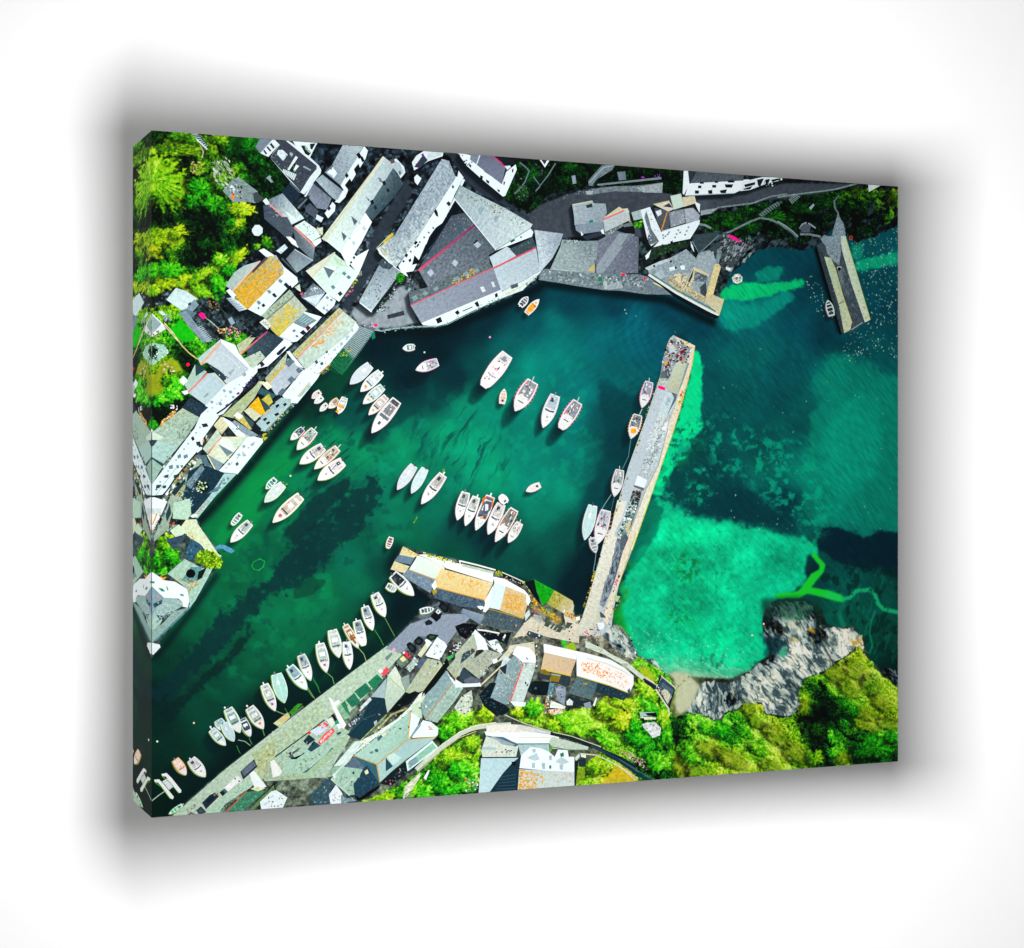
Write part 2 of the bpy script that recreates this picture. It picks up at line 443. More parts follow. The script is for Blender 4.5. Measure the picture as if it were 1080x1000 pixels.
g('F', '785 722 880 610 955 668 940 712 862 782', '#eaf1f2', .06)
s('roof', 'F', '670 640 770 525 872 600 790 722', ['#5f6a74', '#59646f', '#7d8993', '#aab5bb'], .25)
g('F', '690 650 770 630 860 612 790 705', '#d0dce0', .2); spk('F', '690 620 770 530 860 600 790 710', 40, 1.3, ['#3c4852', '#d9e2e4', '#7d8a94'], 18)
w('F', '870 640 890 630 900 650 882 660;905 660 920 650 932 668 915 678;845 725 860 715 870 735 855 745;870 740 885 735 895 755 880 760', '#7e97a4'); s('flowers', 'F', '662 615 685 600 682 630', '#f05a86'); g('F', '880 705 892 700 892 715', '#c0207a')
g('F', '620 560 660 535 672 600 640 580', '#c9d0b4', .2)
house('pale mint-green slate house above the harbour lane')
g('G', '200 770 290 830 450 605 375 545', '#dcebe2', .06)
s('roof', 'G', '20 580 250 428 258 436 70 632', '#d4d3b8', .12); s('roof', 'G', '70 630 245 435 378 545 200 770', ['#cfe0d0', '#c4d9c4', '#cfe2d4', '#d5e5da'], .12)
g('G', '250 470 330 500 370 545 300 540 240 520', '#bfd5b6', .15)
s('dormer', 'G', '160 545 250 580 205 642', '#5e7078'); g('G', '160 545 250 580 265 545', '#e6f0ea')
w('G', '310 600 330 585 350 605 330 622;345 630 365 615 387 635 367 652;220 710 240 695 260 715 240 735', '#66838c'); w('G', '275 765 300 745 318 770 295 788')
line('G', '20 580 200 770 290 830', .7, '#e6ead8'); line('G', '250 432 70 632', .6, '#d3b08a')
s('flowers', 'G', '300 820 380 740 470 590 450 600 365 740', '#2c4a24', .3); spk('G', '290 830 370 740 460 570 480 590 390 760', 40, 1.6, ['#1c5a14', '#e05aa0', '#d8c020', '#0e2a12', '#7aa020', '#c890b0'], 19)
house('longest pale slate row with dormers and a bright white front')
g('G', '300 432 500 108 555 185 470 350 410 450 440 470 360 545', '#f6faf8', .04); g('G', '380 530 430 462 530 405 445 612', '#f4f8f6', .04)
s('roof', 'C', '460 290 470 325 545 450 450 580 270 770 205 695 330 480 400 380', ['#4c636c', '#435962', '#31454e', '#2f434c', '#3a4f58', '#47606a', '#4c666f', '#536c74'], .2)
spk('C', '465 300 545 450 290 740 330 600', 45, 1.4, ['#22343c', '#6a7f86', '#182830'], 20)
s('roof', 'G', '145 320 645 -348 740 -275 500 104 300 436 190 345', ['#d9e4d4', '#b4c0c2', '#a9b6ba', '#c3d0ce', '#dbe9de', '#dbe7da'], .14)
g('G', '145 320 645 -348 662 -335 185 345', '#cfd6bf', .12); line('G', '160 335 640 -345', .5, '#d8ae80')
spk('G', '200 340 640 -310 720 -270 310 420', 90, 1.2, ['#bccac6', '#e9f2ea', '#a9b8b6'], 21)
w('G', '385 135 440 180 410 212;305 262 350 300 325 342', '#53636b', 'dormer'); w('C', '355 430 380 418 392 455 370 466;250 600 275 585 287 620 260 636', '#121d24', 'chimney')
w('C', '390 500 410 485 425 510 405 526;280 650 300 635 315 665 295 680', '#182530'); g('C', '320 390 345 400 365 440 335 430', '#6a7880'); g('C', '208 555 250 590 240 602', '#5d6b74')
w('G', '470 230 490 215 510 240 490 256;390 350 410 335 425 360 405 376;440 190 458 178 465 200 448 210;362 310 378 300 386 322 368 330', '#b9cdc8'); w('G', '398 470 412 460 420 478 405 490;375 510 388 500 396 516 382 524', '#34444c')
house('small pale house squeezed behind the row at the top')
g('C', '430 250 480 225 550 300 560 350 520 400', '#d9e1e3', .1); s('roof', 'C', '445 300 470 250 510 262 545 345 515 380', '#aeb9be', .12); s('chimney', 'C', '420 240 460 222 470 262 440 275', '#5e4a50')
w('C', '500 340 515 330 525 360 510 372', '#52666e')
house('white cottage with violet flowers at the top edge')
g('C', '620 260 660 200 740 150 900 160 890 205 760 250 690 300 640 330', '#e8eeee', .08); s('roof', 'C', '760 150 890 165 870 200 760 240', '#c9d2d4', .12)
g('C', '640 300 720 190 760 240 690 310', '#2a3a44', .3); s('flowers', 'C', '700 190 720 180 730 200 712 210', '#7a1aa0'); g('C', '650 280 668 262 678 285 660 298', '#5a107a'); g('C', '685 240 700 230 705 250', '#50106a')
g('C', '640 390 665 365 705 400 670 460 645 430', '#eef3f3', .1)
house('long warehouse with a streaked dark slate roof and white front')
g('H', '0 390 461 -340 540 -310 461 -148 400 -40 345 60 300 90 260 190 220 215 165 340 130 300 110 380 150 370 120 430 60 440 80 480 20 430', '#f1f6f6', .06)
s('roof', 'G', '600 400 740 290 1120 -326 1180 -310 1235 -174 890 368 745 557 612 440', ['#c3c9b8', '#8d99a2', '#a4afb6', '#8a96a1', '#96a2ab', '#5c6874', '#bcc6c4', '#d0d4c4'], .35, 0.9)
s('moss', 'G', '650 345 718 270 732 290 642 372', '#c9b01e', .3); line('G', '590 400 700 290', .7, '#c9cf9a')
spk('G', '620 400 760 290 1180 -280 1200 -160 760 540', 150, 1.5, ['#55616d', '#3f4b57', '#a9b4ba', '#7e8a94', '#c9d1d2'], 22, 3.0, 0.9)
line('G', '860 190 930 275', .7, '#d0d8da')
s('chimney', 'G', '625 440 650 420 680 450 660 475', '#c5c4a4', .2); line('G', '600 400 640 455 745 560 840 620', 1.6, '#eef2ee')
wrow('H', '45 330 300 60', 7, 1.6, 2.2, '#101a20'); line('H', '0 392 250 0', .7, '#c3cfd2')
w('H', '125 205 140 185 155 195 135 220;145 225 160 205 170 215 150 240;50 300 65 285 80 300 60 320;80 340 100 325 105 345 90 360;30 350 44 338 52 352 40 362', '#0d151b')
w('C', '920 620 940 600 955 625 940 645;810 690 830 670 845 700 850 740 830 730;640 970 660 950 670 965 650 985', '#0d151b')
part('printed_shadow', 'shadow in the printed yard behind the warehouse')
g('H', '250 150 300 80 355 40 420 -60 500 -180 540 -190 430 10 330 130 270 215 190 330 150 390 180 330', '#07101a', .1)

house('grey-roofed boathouse beside the slipway square')
s('roof', 'G', '450 830 600 555 640 490 790 590 550 912', ['#a9b5b9', '#8494a0', '#5e6e7a', '#8d9aa2', '#b4c0c4'], .2)
g('G', '600 520 640 482 730 540 700 570 640 560', '#3b4853', .4); spk('G', '470 820 600 560 640 500 780 590 560 890', 60, 1.3, ['#6f7f8a', '#c3ccd0', '#596873'], 23)
s('lean_to', 'G', '550 915 790 610 830 660 760 700 690 800 600 905', '#10181c', .4); spk('G', '570 900 780 640 800 680 620 900', 34, 1.6, ['#dfe8e4', '#3e5a50', '#0a1014', '#6a8a7a', '#8a9aa0'], 24)
line('G', '455 838 552 915', 1.2, '#e6edec')
part('printed_tree', 'small green tree pictured by the warehouse corner')
g('G', '748 630 770 600 800 598 822 620 815 665 785 685 755 668', '#0d5a08', .5); spk('G', '750 610 800 598 820 640 780 680', 24, 1.8, ['#1c8a0e', '#0a3a06', '#38a012'], 25)
part('printed_bench', 'dark bench pictured on the harbour square')
g('G', '675 942 810 905 820 940 685 972', '#30373f', .2)
part('printed_shop_clutter', 'tables and stock pictured outside the boathouse')
spk('G', '580 900 720 740 760 720 720 860 600 940', 26, 1.7, ['#1a2228', '#dfe6e4', '#2e6a50', '#4a5a62'], 26)

house('big triangular slate warehouse with magenta ridges')
s('roof', 'H', '160 420 430 -20 560 -50 620 60', ['#4c5967', '#414d5a', '#3c4855', '#53606c'], .3); s('roof', 'H', '165 427 620 64 795 262 730 300 742 372 400 472 240 562', ['#6b7783', '#525e6a', '#46525e', '#56626c', '#606c76', '#6c7882', '#6a7682'], .35)
spk('H', '180 410 430 0 560 -40 780 260 400 460', 190, 1.3, ['#3a4652', '#7b8791', '#5e6a75', '#2f3a45', '#8c98a0'], 27)
s('ridge', 'H', '155 420 610 52 622 62 168 432', ['#e0486e', '#7a1a5a', '#7a1a5a', '#d8506a'], .1)
w('H', '230 440 265 415 290 445 260 477;430 365 455 335 487 360 462 395;610 215 640 190 672 215 642 245', '#adb7bf', 'skylight'); w('H', '475 80 500 55 527 75 505 107;400 150 425 125 455 150 430 177;250 280 270 255 297 280 270 307', '#3f5966', 'skylight')
g('H', '610 200 632 172 645 185 615 215', '#141e26')
s('roof', 'H', '80 600 240 560 400 470 740 370 765 402 100 707', '#5c686a', .35); spk('H', '90 610 400 475 740 375 760 400 110 695', 110, 1.8, ['#2c3a40', '#8b989c', '#74828a', '#4c5a60', '#3c4a44'], 28)
spk('H', '420 520 600 410 640 440 460 540', 40, 1.6, ['#d8b41c', '#c99a1a', '#b8a83a'], 29)
w('H', '190 610 220 590 245 610 215 632;280 575 310 550 328 575 298 595;440 490 480 470 500 490 460 512;525 450 550 430 575 450 545 475;610 425 640 405 660 425 630 445;105 640 140 625 160 650 125 672', '#7d96a0', 'skylight')
s('ridge', 'H', '95 705 770 396 776 408 102 716', ['#e0567a', '#d8505a', '#d8505a', '#e0567a'], .1)
s('roof', 'H', '100 712 770 404 832 580 185 852', ['#8d949e', '#80889a', '#7b8393', '#8e959f'], .14)
spk('H', '110 715 770 410 820 580 190 840', 140, 1.0, ['#747c8a', '#9aa1aa', '#6a7280', '#a5abb2'], 30); w('H', '660 560 690 555 708 592 682 602;750 520 770 515 787 555 765 562', '#cfd8dc', 'chimney')
spk('H', '140 700 400 590 400 610 160 720', 9, 1.6, ['#3c4656'], 31)
s('quay_front', 'H', '185 852 832 580 872 640 600 762 400 862 300 886 210 876', '#dfe8e6', .1)
w('H', '300 820 340 800 357 840 317 857;455 765 480 745 497 770 477 787;615 690 640 672 657 710 637 722;780 618 800 605 807 635 785 647', '#131b22', 'opening')
line('H', '195 870 305 882 400 856 600 756 870 640', 1.0, '#2c6a56'); spk('H', '200 862 400 850 860 640 840 620 380 840', 40, 1.4, ['#0f6a4a', '#c9d6d2', '#3a4a50', '#eef4f2'], 32); line('H', '520 755 600 720', 1.0, '#26343c')
house('light slate roofs following the curve of the quay')
s('roof', 'I', '-76 555 -110 470 30 385 60 400 110 460', '#bcc7ca', .12); s('roof', 'I', '55 405 240 310 272 388 110 462', '#3a4c54', .3); spk('I', '60 410 240 315 265 385 115 455', 14, 1.6, ['#1f2e36', '#6f858c'], 33)
s('roof', 'I', '-76 561 270 397 296 560 330 560 180 652 0 742 -16 736', ['#b4bfc4', '#aeb9be', '#adb8bd', '#b3bdc2', '#c3cccf', '#bcc6ca', '#b9c3c8'], .14); s('ridge', 'I', '-80 555 268 388 272 400 -74 567', '#d8505f', .1)
spk('I', '-50 560 270 410 290 560 0 720', 60, 1.0, ['#9aa6ac', '#cfd7da'], 34)
s('roof', 'I', '255 250 490 280 460 370 400 480 340 550 298 582 285 450', ['#b9c2c7', '#949fa8', '#8f9aa3', '#a9b3b9', '#c3ccd0', '#b9c3c8', '#b4bdc3'], .2); spk('I', '270 260 480 285 400 470 310 560', 60, 1.2, ['#808c96', '#c9d1d4', '#77838d'], 35)
s('quay_front', 'I', '0 745 180 655 330 562 300 600 160 740 0 800', '#d5dcd8', .15); w('I', '60 700 120 680 125 710 70 730', '#4a545c', 'opening'); line('I', '20 770 155 710', .7, '#c8c84a'); spk('I', '180 680 320 590 300 630 190 700', 16, 1.6, ['#27665a', '#5d6e74', '#10262a'], 36)
house('pale triangular roof flecked with lichen')
g('D', '440 950 740 752 768 790 755 830 560 905 440 950', '#edf2f2', .05)
s('roof', 'D', '65 480 112 370 280 460 520 580 762 722 742 752 440 942', ['#9aa8ac', '#93a0a4', '#a3b0b0', '#aebaba', '#bcc8c6', '#c9d2d1', '#b9c4c6'], .2)
spk('D', '90 400 280 470 520 590 740 730 660 760 300 560 80 470', 110, 1.5, ['#5d7a72', '#7d8f86', '#a0673a', '#4d8a3a', '#6c8890', '#c3cfca'], 37)
w('D', '280 590 310 560 330 590 300 640;415 680 440 640 465 660 440 712', '#8fa0a6', 'skylight'); w('D', '565 870 600 850 608 862 572 885;650 830 664 825 666 840 654 842', '#2f3a44')
line('D', '65 485 440 948', 1.0, '#dfe6e8'); line('D', '440 946 742 756', .8, '#6fa08a')
s('gable', 'D', '0 640 20 600 70 480 110 250 155 310 130 360 60 490 0 660', '#eef3f4', .05)
w('D', '50 390 62 375 72 395 60 410;15 540 35 525 42 545 25 565', '#1d2a34')
house('white-walled villa with violet-grey roof and magenta ridge at the top')
g('D', '100 90 220 115 340 260 500 370 522 470 500 478 300 312 180 205', '#f2f6f6', .05); g('D', '490 370 530 260 612 195 622 240 520 472', '#f2f6f6', .05)
s('roof', 'D', '300 90 420 90 522 220 492 372 270 200', ['#5f677d', '#5d657a', '#6c7488', '#6f788c', '#6a7288'], .12); s('roof', 'D', '220 100 305 100 268 196 210 152', '#77838f', .15); line('D', '300 110 268 196', .9, '#dfe8ea')
s('ridge', 'D', '400 112 415 112 525 215 515 222', '#d0206a'); s('chimney', 'D', '515 215 545 185 572 220 540 242', '#e8eef0', .15)
w('D', '210 190 225 210 215 225 200 205;300 290 325 300 320 332 300 315;350 325 382 345 375 366 355 350;450 410 475 425 470 442 455 430;505 350 520 345 515 372 505 376;580 240 595 230 590 266 580 266', '#10181f')
g('D', '420 120 600 150 610 195 530 210', '#141b22', .2); spk('D', '100 100 200 120 240 200 170 200', 12, 1.6, ['#12202a', '#9fb4ba', '#2a3c46'], 38)

part('printed_garden_path', 'pale stepped paths climbing the dark hillside in the print')
line('D', '650 175 700 215 735 250 700 340 640 420 600 455', 1.3, '#5f767e'); part('printed_garden_path', 'pale path running up to the top edge beside the white triangular gable'); line('D', '770 300 830 380 900 290 965 185', 1.3, '#5f767e'); line('D', '790 430 830 385', 1.3, '#5f767e')
g('D', '820 145 872 222 912 160', '#e6ecf2', .1); g('D', '838 150 870 195 895 150', '#26343c', .2); spk('D', '650 300 740 380 800 480 640 520', 40, 1.5, ['#3a4c54', '#20303a', '#5a6c72', '#111c22'], 39)
spk('D', '770 170 860 230 840 300 760 250', 20, 1.6, ['#5e7880', '#2a3b44', '#18242c'], 40)
part('printed_garden_path', 'broad pale ramp rising from the upper road to the top edge'); g('J', '310 235 420 110 540 95 500 150 370 230 350 275 315 275', '#6d8088', .25); line('J', '320 250 430 130 520 110', .7, '#a9bcc0'); line('J', '345 270 420 180', .6, '#2a3a42')
part('printed_garden_wall', 'pale retaining wall along the upper road in the print')
g('J', '380 262 900 205 905 222 390 275', '#73868c', .25); g('J', '340 300 520 280 700 275 915 250 910 330 700 325 520 320 350 345', '#6f7c84', .35); g('J', '700 290 915 250 908 332 760 330', '#97a5a8', .25)
spk('J', '60 380 160 330 340 300 350 345 170 350 80 395', 50, 1.4, ['#5c6c74', '#35444c', '#7b8a90'], 41); g('J', '290 320 350 315 345 345 300 348', '#9fb0b0')
house('tiny garden shed on the dark upper slope')
g('J', '545 165 610 158 618 225 560 232', '#6c7a88', .2); g('J', '175 195 205 190 215 255 185 262', '#8496a4', .2)
part('printed_flowers', 'small violet shrub above the upper road')
spk('J', '730 205 760 200 760 222 735 222', 6, 1.5, ['#8a1a9a', '#b03ac0'], 42)
part('printed_flowers', 'larger pale violet shrub above the upper road'); spk('J', '850 185 890 180 890 208 855 210', 10, 1.5, ['#7a4aa0', '#b08ac8', '#5a2a80'], 43)

house('square grey cottage on the harbour road')
s('roof', 'J', '180 425 340 395 360 418 452 420 462 492 430 570 200 595 195 520', ['#a3adb3', '#9fa9ae', '#98a2a8', '#97a1a7', '#8f999f', '#8b959c', '#99a3a9', '#a3adb2'], .15); s('roof', 'J', '205 598 428 565 440 640 255 668 210 635', '#7f8a95', .15)
spk('J', '190 440 450 430 430 640 230 650', 70, 1.2, ['#78848c', '#b9c2c6', '#88949b'], 44); g('J', '290 435 340 418 347 448 300 457', '#25363c'); g('J', '340 392 430 380 440 420 365 416', '#38464e', .3)
w('J', '315 560 345 550 352 572 320 577', '#1f7080', 'skylight'); line('J', '182 430 345 398', .8, '#c8d090')
g('J', '260 690 430 640 440 672 300 715', '#2a343e', .2); g('J', '248 640 272 672 255 682', '#e6ecec'); g('J', '410 640 432 625 442 668 425 664', '#e6ecec')
house('low cottage with pink ridge and yellowed back slope')
g('J', '440 650 590 578 598 602 450 692', '#5f7074', .3); s('roof', 'J', '430 552 610 478 640 490 652 552 445 650', '#b4babb', .12); s('roof', 'J', '440 532 560 445 602 470 450 547', '#c6c8a0', .15)
s('ridge', 'J', '428 545 602 470 608 480 432 556', '#e0607a'); g('J', '590 462 630 458 645 490 612 492', '#c9c6b0'); spk('J', '450 560 630 490 640 550 450 640', 26, 1.0, ['#989fa2', '#cdd2d0'], 45); spk('J', '450 660 590 590 590 610 460 690', 12, 1.6, ['#26343a', '#8fb0a8'], 46)
house('large charcoal slate roof with a paler diagonal band by the quay')
s('roof', 'J', '390 720 540 640 600 658 720 690 715 985 370 985', ['#717888', '#646c7c', '#62697a', '#5c6474', '#626a79', '#6c7484'], .2); g('J', '380 920 560 660 665 665 600 760 432 985 370 985', '#8d959b', .15)
spk('J', '390 730 540 660 710 700 710 980 380 980', 130, 1.1, ['#545c6c', '#7d8594', '#4c5464', '#8a919b'], 47)
g('J', '570 775 640 665 690 668 600 770', '#6d7580', .3); g('J', '540 640 600 600 680 600 690 660 600 650', '#0d1216')
house('walled yard building with a mottled grey flat roof')
s('roof', 'J', '95 712 250 725 390 722 362 985 0 950 80 775', ['#8f9a9c', '#7d898d', '#7f8b8f', '#8f9a9a', '#93a09e', '#97a3a2'], .25); spk('J', '100 720 380 730 360 975 20 940', 150, 1.2, ['#78858a', '#a7b2b2', '#6a777c', '#b3bcba'], 48)
spk('J', '120 720 260 725 260 745 110 750', 26, 1.6, ['#10181c', '#2a343a', '#c9d2d2'], 49); spk('J', '280 730 340 735 330 850 280 840', 20, 1.6, ['#1a2428', '#3a464c'], 50)
s('awning', 'J', '300 965 357 912 357 967', '#cbb158'); line('J', '362 880 370 985', .9, '#2f3b44'); line('J', '0 955 120 965 360 990', 1.2, '#c9d2d0')
house('small pale outbuilding with a bright green bush')
s('roof', 'J', '660 492 740 468 752 542 680 557', '#a3b3b0', .15); g('J', '590 590 660 570 680 600 600 612', '#67757c', .3); spk('J', '640 555 670 550 675 565 645 570', 5, 1.2, ['#d8c020'], 51)
part('printed_tree', 'bright green bush pictured beside the tall white hotel')
g('J', '680 575 750 555 745 610 690 625', '#1f7a0c', .5); spk('J', '680 570 750 555 740 615 690 622', 24, 1.8, ['#54b81a', '#1a6a0c', '#7ac828', '#0c3a0a'], 52)

house('tall white hotel with rows of small windows and grey gabled roof')
g('K', '280 500 600 398 598 430 522 552 380 580 280 622 165 722 158 690 270 570', '#f2f6f6', .05); g('K', '120 318 195 293 285 492 272 562 205 612 172 545', '#eef3f4', .06)
s('side_roof', 'K', '165 322 190 400 205 470 250 540 262 570 225 582 190 505 150 380', '#66757e', .25); g('K', '205 470 265 565 230 590 190 600 175 540', '#5a6870', .25)
spk('K', '130 320 190 300 280 500 200 600', 26, 1.4, ['#dfe7ea', '#97a8b0', '#ffffff'], 53)
s('roof', 'K', '230 300 355 330 352 470 292 492 250 400', '#4c5058', .2); s('roof', 'K', '350 338 470 310 482 422 360 462', ['#8d9199', '#858992', '#9498a0', '#8a8e96'], .15); s('roof', 'K', '470 310 545 300 602 360 590 402 482 427', ['#a9adb5', '#a3a7af', '#8e929a', '#a0a4ac', '#9a9ea6'], .15)
s('roof', 'K', '222 272 350 243 388 312 345 332', '#d6c9b6', .15); g('K', '300 290 350 262 380 300', '#33383c'); s('tower_roof', 'K', '360 205 447 185 472 290 388 316', '#c6d3c2', .06); s('roof', 'K', '457 215 557 203 572 262 472 292', '#cfc9aa', .12)
s('gable', 'K', '557 250 602 270 597 342 572 292', '#eef2f2'); s('gutter', 'K', '330 335 340 338 295 482 285 478', '#c98a2a'); s('gable', 'K', '240 330 285 315 290 350 260 372', '#e9eef0')
line('K', '222 272 350 243', .8, '#b4b04a'); line('K', '290 492 600 400', .7, '#dfe6e6'); line('K', '470 310 485 425', .8, '#4a4e56'); line('K', '355 340 362 460', .6, '#5a5e66')
spk('K', '360 340 460 320 590 370 580 400 370 450', 40, 1.1, ['#777b84', '#b4b8be', '#6c7078'], 54)
ws_ = ''
for (x_, y_) in ((350, 498), (322, 530), (303, 522), (305, 545), (425, 482), (412, 512), (400, 540), (508, 458), (494, 488), (482, 518), (440, 500), (340, 515)):
    ws_ += '%d %d %d %d %d %d %d %d;' % (x_ - 8, y_ - 4, x_ + 7, y_ - 8, x_ + 7, y_ + 6, x_ - 7, y_ + 9)
w('K', ws_, '#7b8b94'); w('K', '360 575 382 565 380 587 362 590;290 598 302 594 302 606 292 608;340 592 352 588 350 600', '#0f171c')
house('white terrace with two rows of dark windows at the top right')
g('K', '470 -20 505 -10 520 100 470 196 460 182', '#f2f6f6', .05); g('K', '512 100 1000 70 1010 122 880 182 480 202', '#f4f7f8', .04)
s('roof', 'K', '515 105 500 -30 570 -30 525 105', '#26343c', .2); s('roof', 'K', '522 102 580 -10 960 10 952 80', '#4b565e', .3); spk('K', '540 95 580 5 950 40 945 78', 60, 1.2, ['#38444c', '#66727a', '#5a666e'], 55)
line('K', '480 202 880 182', .8, '#9fb0b6'); 
w('K', '585 120 612 120 612 142 585 142;560 160 592 160 592 186 560 186;700 115 732 115 732 137 700 137;665 160 700 155 702 187 670 187;800 110 870 110 860 137 810 137;760 160 820 150 810 182 770 182;600 92 632 92 632 106 600 106;720 85 747 85 747 99 720 99;820 78 880 78 880 96 830 96', '#0d141a')
g('M', '640 165 800 128 960 133 960 152 830 182 700 232 620 242', '#eaf0f2', .06); w('M', '650 190 740 168 740 190 660 212;755 150 812 138 782 205 765 200;640 225 720 200 700 227 650 232;820 150 860 142 850 175 826 185;870 150 930 138 930 152 880 170', '#121a20')
spk('M', '800 150 960 140 900 200 810 210', 20, 1.7, ['#0c1418', '#24402a', '#dfe6e8'], 56)
part('printed_retaining_wall', 'pale stone wall below the top road in the print')
line('M', '300 430 380 420 440 375 520 365 720 340 800 310 870 285 1000 265', 1.6, '#71858a', .35); line('N', '0 215 60 205 200 185 400 160 470 150 640 105', 1.5, '#74908c', .3); g('M', '300 400 440 378 380 420 300 440', '#8e9ea2', .3)
part('printed_footpath', 'winding pale footpath across the dark hillside in the print')
line('M', '480 590 540 570 620 530 700 490 780 460 860 470 930 500 1000 550', 2.0, '#667c82', .3); part('printed_footpath', 'short curved path beside the tall white hotel'); line('M', '290 510 340 520 385 545', 2.2, '#7b8f92', .25); part('printed_footpath', 'railed path descending to the outer breakwater'); line('N', '0 410 60 445 120 490 165 535', 1.6, '#7d9296'); line('N', '0 425 60 460 110 500 160 545', 1.0, '#53686c')
part('printed_steps', 'grey steps climbing to the top road'); line('M', '780 440 830 390 900 350 960 330', 2.4, '#3d4d54', .3); hatch('M', '770 430 800 450 950 350 930 320', 9, .5, '#66787e'); hatch('N', '90 230 120 270 190 205 130 180', 6, .5, '#7f9094')
part('printed_footpath', 'thin paths forking above the outer breakwater'); line('N', '460 240 465 300 490 340 495 370 530 430 545 480', 1.6, '#667a80', .3); line('N', '490 360 470 430 440 540', 1.1, '#73888c', .3); line('N', '500 200 480 220 462 245', 1.2, '#5a6c72')
part('printed_lookout', 'walled lookout terrace at the root of the outer breakwater'); line('N', '180 470 200 435 235 420', 1.6, '#8696a0'); line('N', '250 425 310 465', 1.6, '#8696a0'); g('N', '180 460 230 430 270 440 260 500 200 500', '#47545c', .2); line('N', '185 515 260 515 350 535', 2.2, '#6d7e84', .35)
part('printed_bench', 'pale bench on the dark hillside'); g('N', '255 300 290 265 300 280 270 318', '#8fa6b2'); part('printed_wall', 'pale wall corner cut by the top edge at the right'); g('N', '735 110 840 118 740 172', '#c9dad8', .1)
part('printed_life_ring', 'orange ring pictured in the water beside the outer breakwater')
line('N', '585 545 590 530 602 530 608 545 600 560 588 555 585 545', .7, '#e0481a')

# ------------------------------------------------------------------ upper quay
part('printed_quay', 'grey promenade with stacked gear below the slate roofs')
g('I', '300 600 345 565 500 580 760 600 1000 600 1000 745 820 738 600 705 460 680 290 655', '#717d80', .3)
spk('I', '320 575 600 590 980 600 980 700 700 690 340 640', 150, 1.9, ['#10181c', '#dfe6e4', '#8d999c', '#3a464c', '#a9b4b4', '#1c262c', '#59666c', '#2a5a4a', '#c9cfcf'], 57); spk('I', '300 640 460 665 820 720 1000 735 990 710 600 680 320 620', 60, 1.8, ['#5e6a6e', '#9aa5a6', '#3c4a4c', '#b4bdbc'], 58)
g('I', '810 670 900 650 960 680 950 725 820 728', '#a8b0ae', .2); g('I', '770 635 800 630 805 665 775 668', '#157a56'); g('I', '965 605 990 605 990 622 965 622', '#f01a3a')
g('L', '0 380 250 378 330 400 545 545 300 540 130 515 0 500', '#6f7b80', .3); spk('L', '0 385 250 380 330 420 320 480 20 470', 110, 2.0, ['#e6eaea', '#10181c', '#8f9a9e', '#3a464c', '#c9d0d0', '#20303a'], 59); g('L', '110 372 145 375 142 392 118 392', '#f01a3a'); g('L', '295 398 312 400 306 436 296 430', '#e02a4a')
g('L', '0 470 110 430 130 490 0 505', '#9aa3a4', .25); g('L', '320 430 400 440 540 542 320 520', '#6a777e', .25)
part('printed_quay', 'broad stone quay with sunlit walls in front of the white hotel')
g('L', '330 340 380 300 520 240 640 175 720 250 740 205 830 180 905 290 930 300 850 545 945 580 905 715 880 700 340 395', '#8f9b9f', .3)
spk('L', '340 340 520 250 640 190 710 260 650 480 500 440', 130, 1.5, ['#a5b0b3', '#77848a', '#b9c2c4', '#86929a'], 60)
g('L', '300 330 420 275 500 250 510 270 400 310 340 350', '#b9c2c3', .15); g('L', '385 375 440 335 470 400 430 420', '#a9b2b6', .15)
g('L', '360 165 450 140 560 130 640 110 650 160 560 180 470 200 400 245 330 265', '#1b2f22', .5); spk('L', '400 170 640 115 640 160 420 230', 40, 1.8, ['#16421a', '#0b1a14', '#2c6a20', '#35454a'], 61)
for q_ in ('300 335', '380 312', '515 275', '555 325'):
    x_, y_ = map(int, q_.split()); g('L', '%d %d %d %d %d %d %d %d' % (x_ - 8, y_ - 8, x_ + 8, y_ - 8, x_ + 9, y_ + 8, x_ - 8, y_ + 8), '#0c1216')
g('L', '500 325 545 315 550 345 505 350', '#e3e8e8'); g('L', '590 310 628 305 630 340 600 342', '#e6ebea'); g('L', '695 60 905 35 912 70 745 215 690 130', '#33434a', .25)
line('L', '690 110 745 210 905 62', .8, '#7d9094'); g('L', '675 110 695 150 705 200 680 160', '#dfe6e6', .3); g('L', '815 175 900 108 945 145 890 225', '#27343b', .3); hatch('L', '830 180 900 120 935 145 890 215', 5, .3, '#4c5c62')
g('L', '730 245 860 192 880 300 800 372 722 322', '#98a3a6', .2); g('L', '890 180 940 150 950 200 915 290 880 290', '#7d8b8e', .3)
g('L', '700 320 742 340 662 502 605 525', '#d0c9a2', .15); g('L', '700 350 730 330 830 382 820 400', '#cfc8a0', .15); g('L', '710 352 812 392 800 442 700 432', '#55616b', .3); spk('L', '710 360 810 395 800 435 705 430', 18, 1.7, ['#2c3840', '#8d999f', '#c9d0d0'], 62)
g('L', '752 482 800 442 812 562 760 582', '#39454e', .3); g('L', '870 300 926 290 855 560 790 585', '#d6c890', .15); spk('L', '870 305 920 295 850 560 800 575', 36, 1.2, ['#bfae72', '#e6dcb0', '#a89a66'], 63)
g('L', '540 382 592 372 602 462 560 472', '#dccda4', .15); g('L', '618 392 652 390 612 512 588 502', '#d6caa0', .15); g('L', '660 420 702 330 690 400 642 492', '#2a363c', .3); g('L', '480 430 520 400 620 480 600 530', '#b9b08c', .3)
spk('L', '480 420 640 370 720 520 620 540', 60, 1.8, ['#1a2428', '#cfc49a', '#5a3a3a', '#8f9890', '#e6dcb8', '#2a3a3e'], 64); g('L', '660 480 860 600 840 640 640 530', '#b8b18e', .3); spk('L', '660 500 860 610 840 635 660 540', 40, 1.9, ['#2c3a36', '#d9d0a4', '#6c7a72', '#0e1a18'], 65)
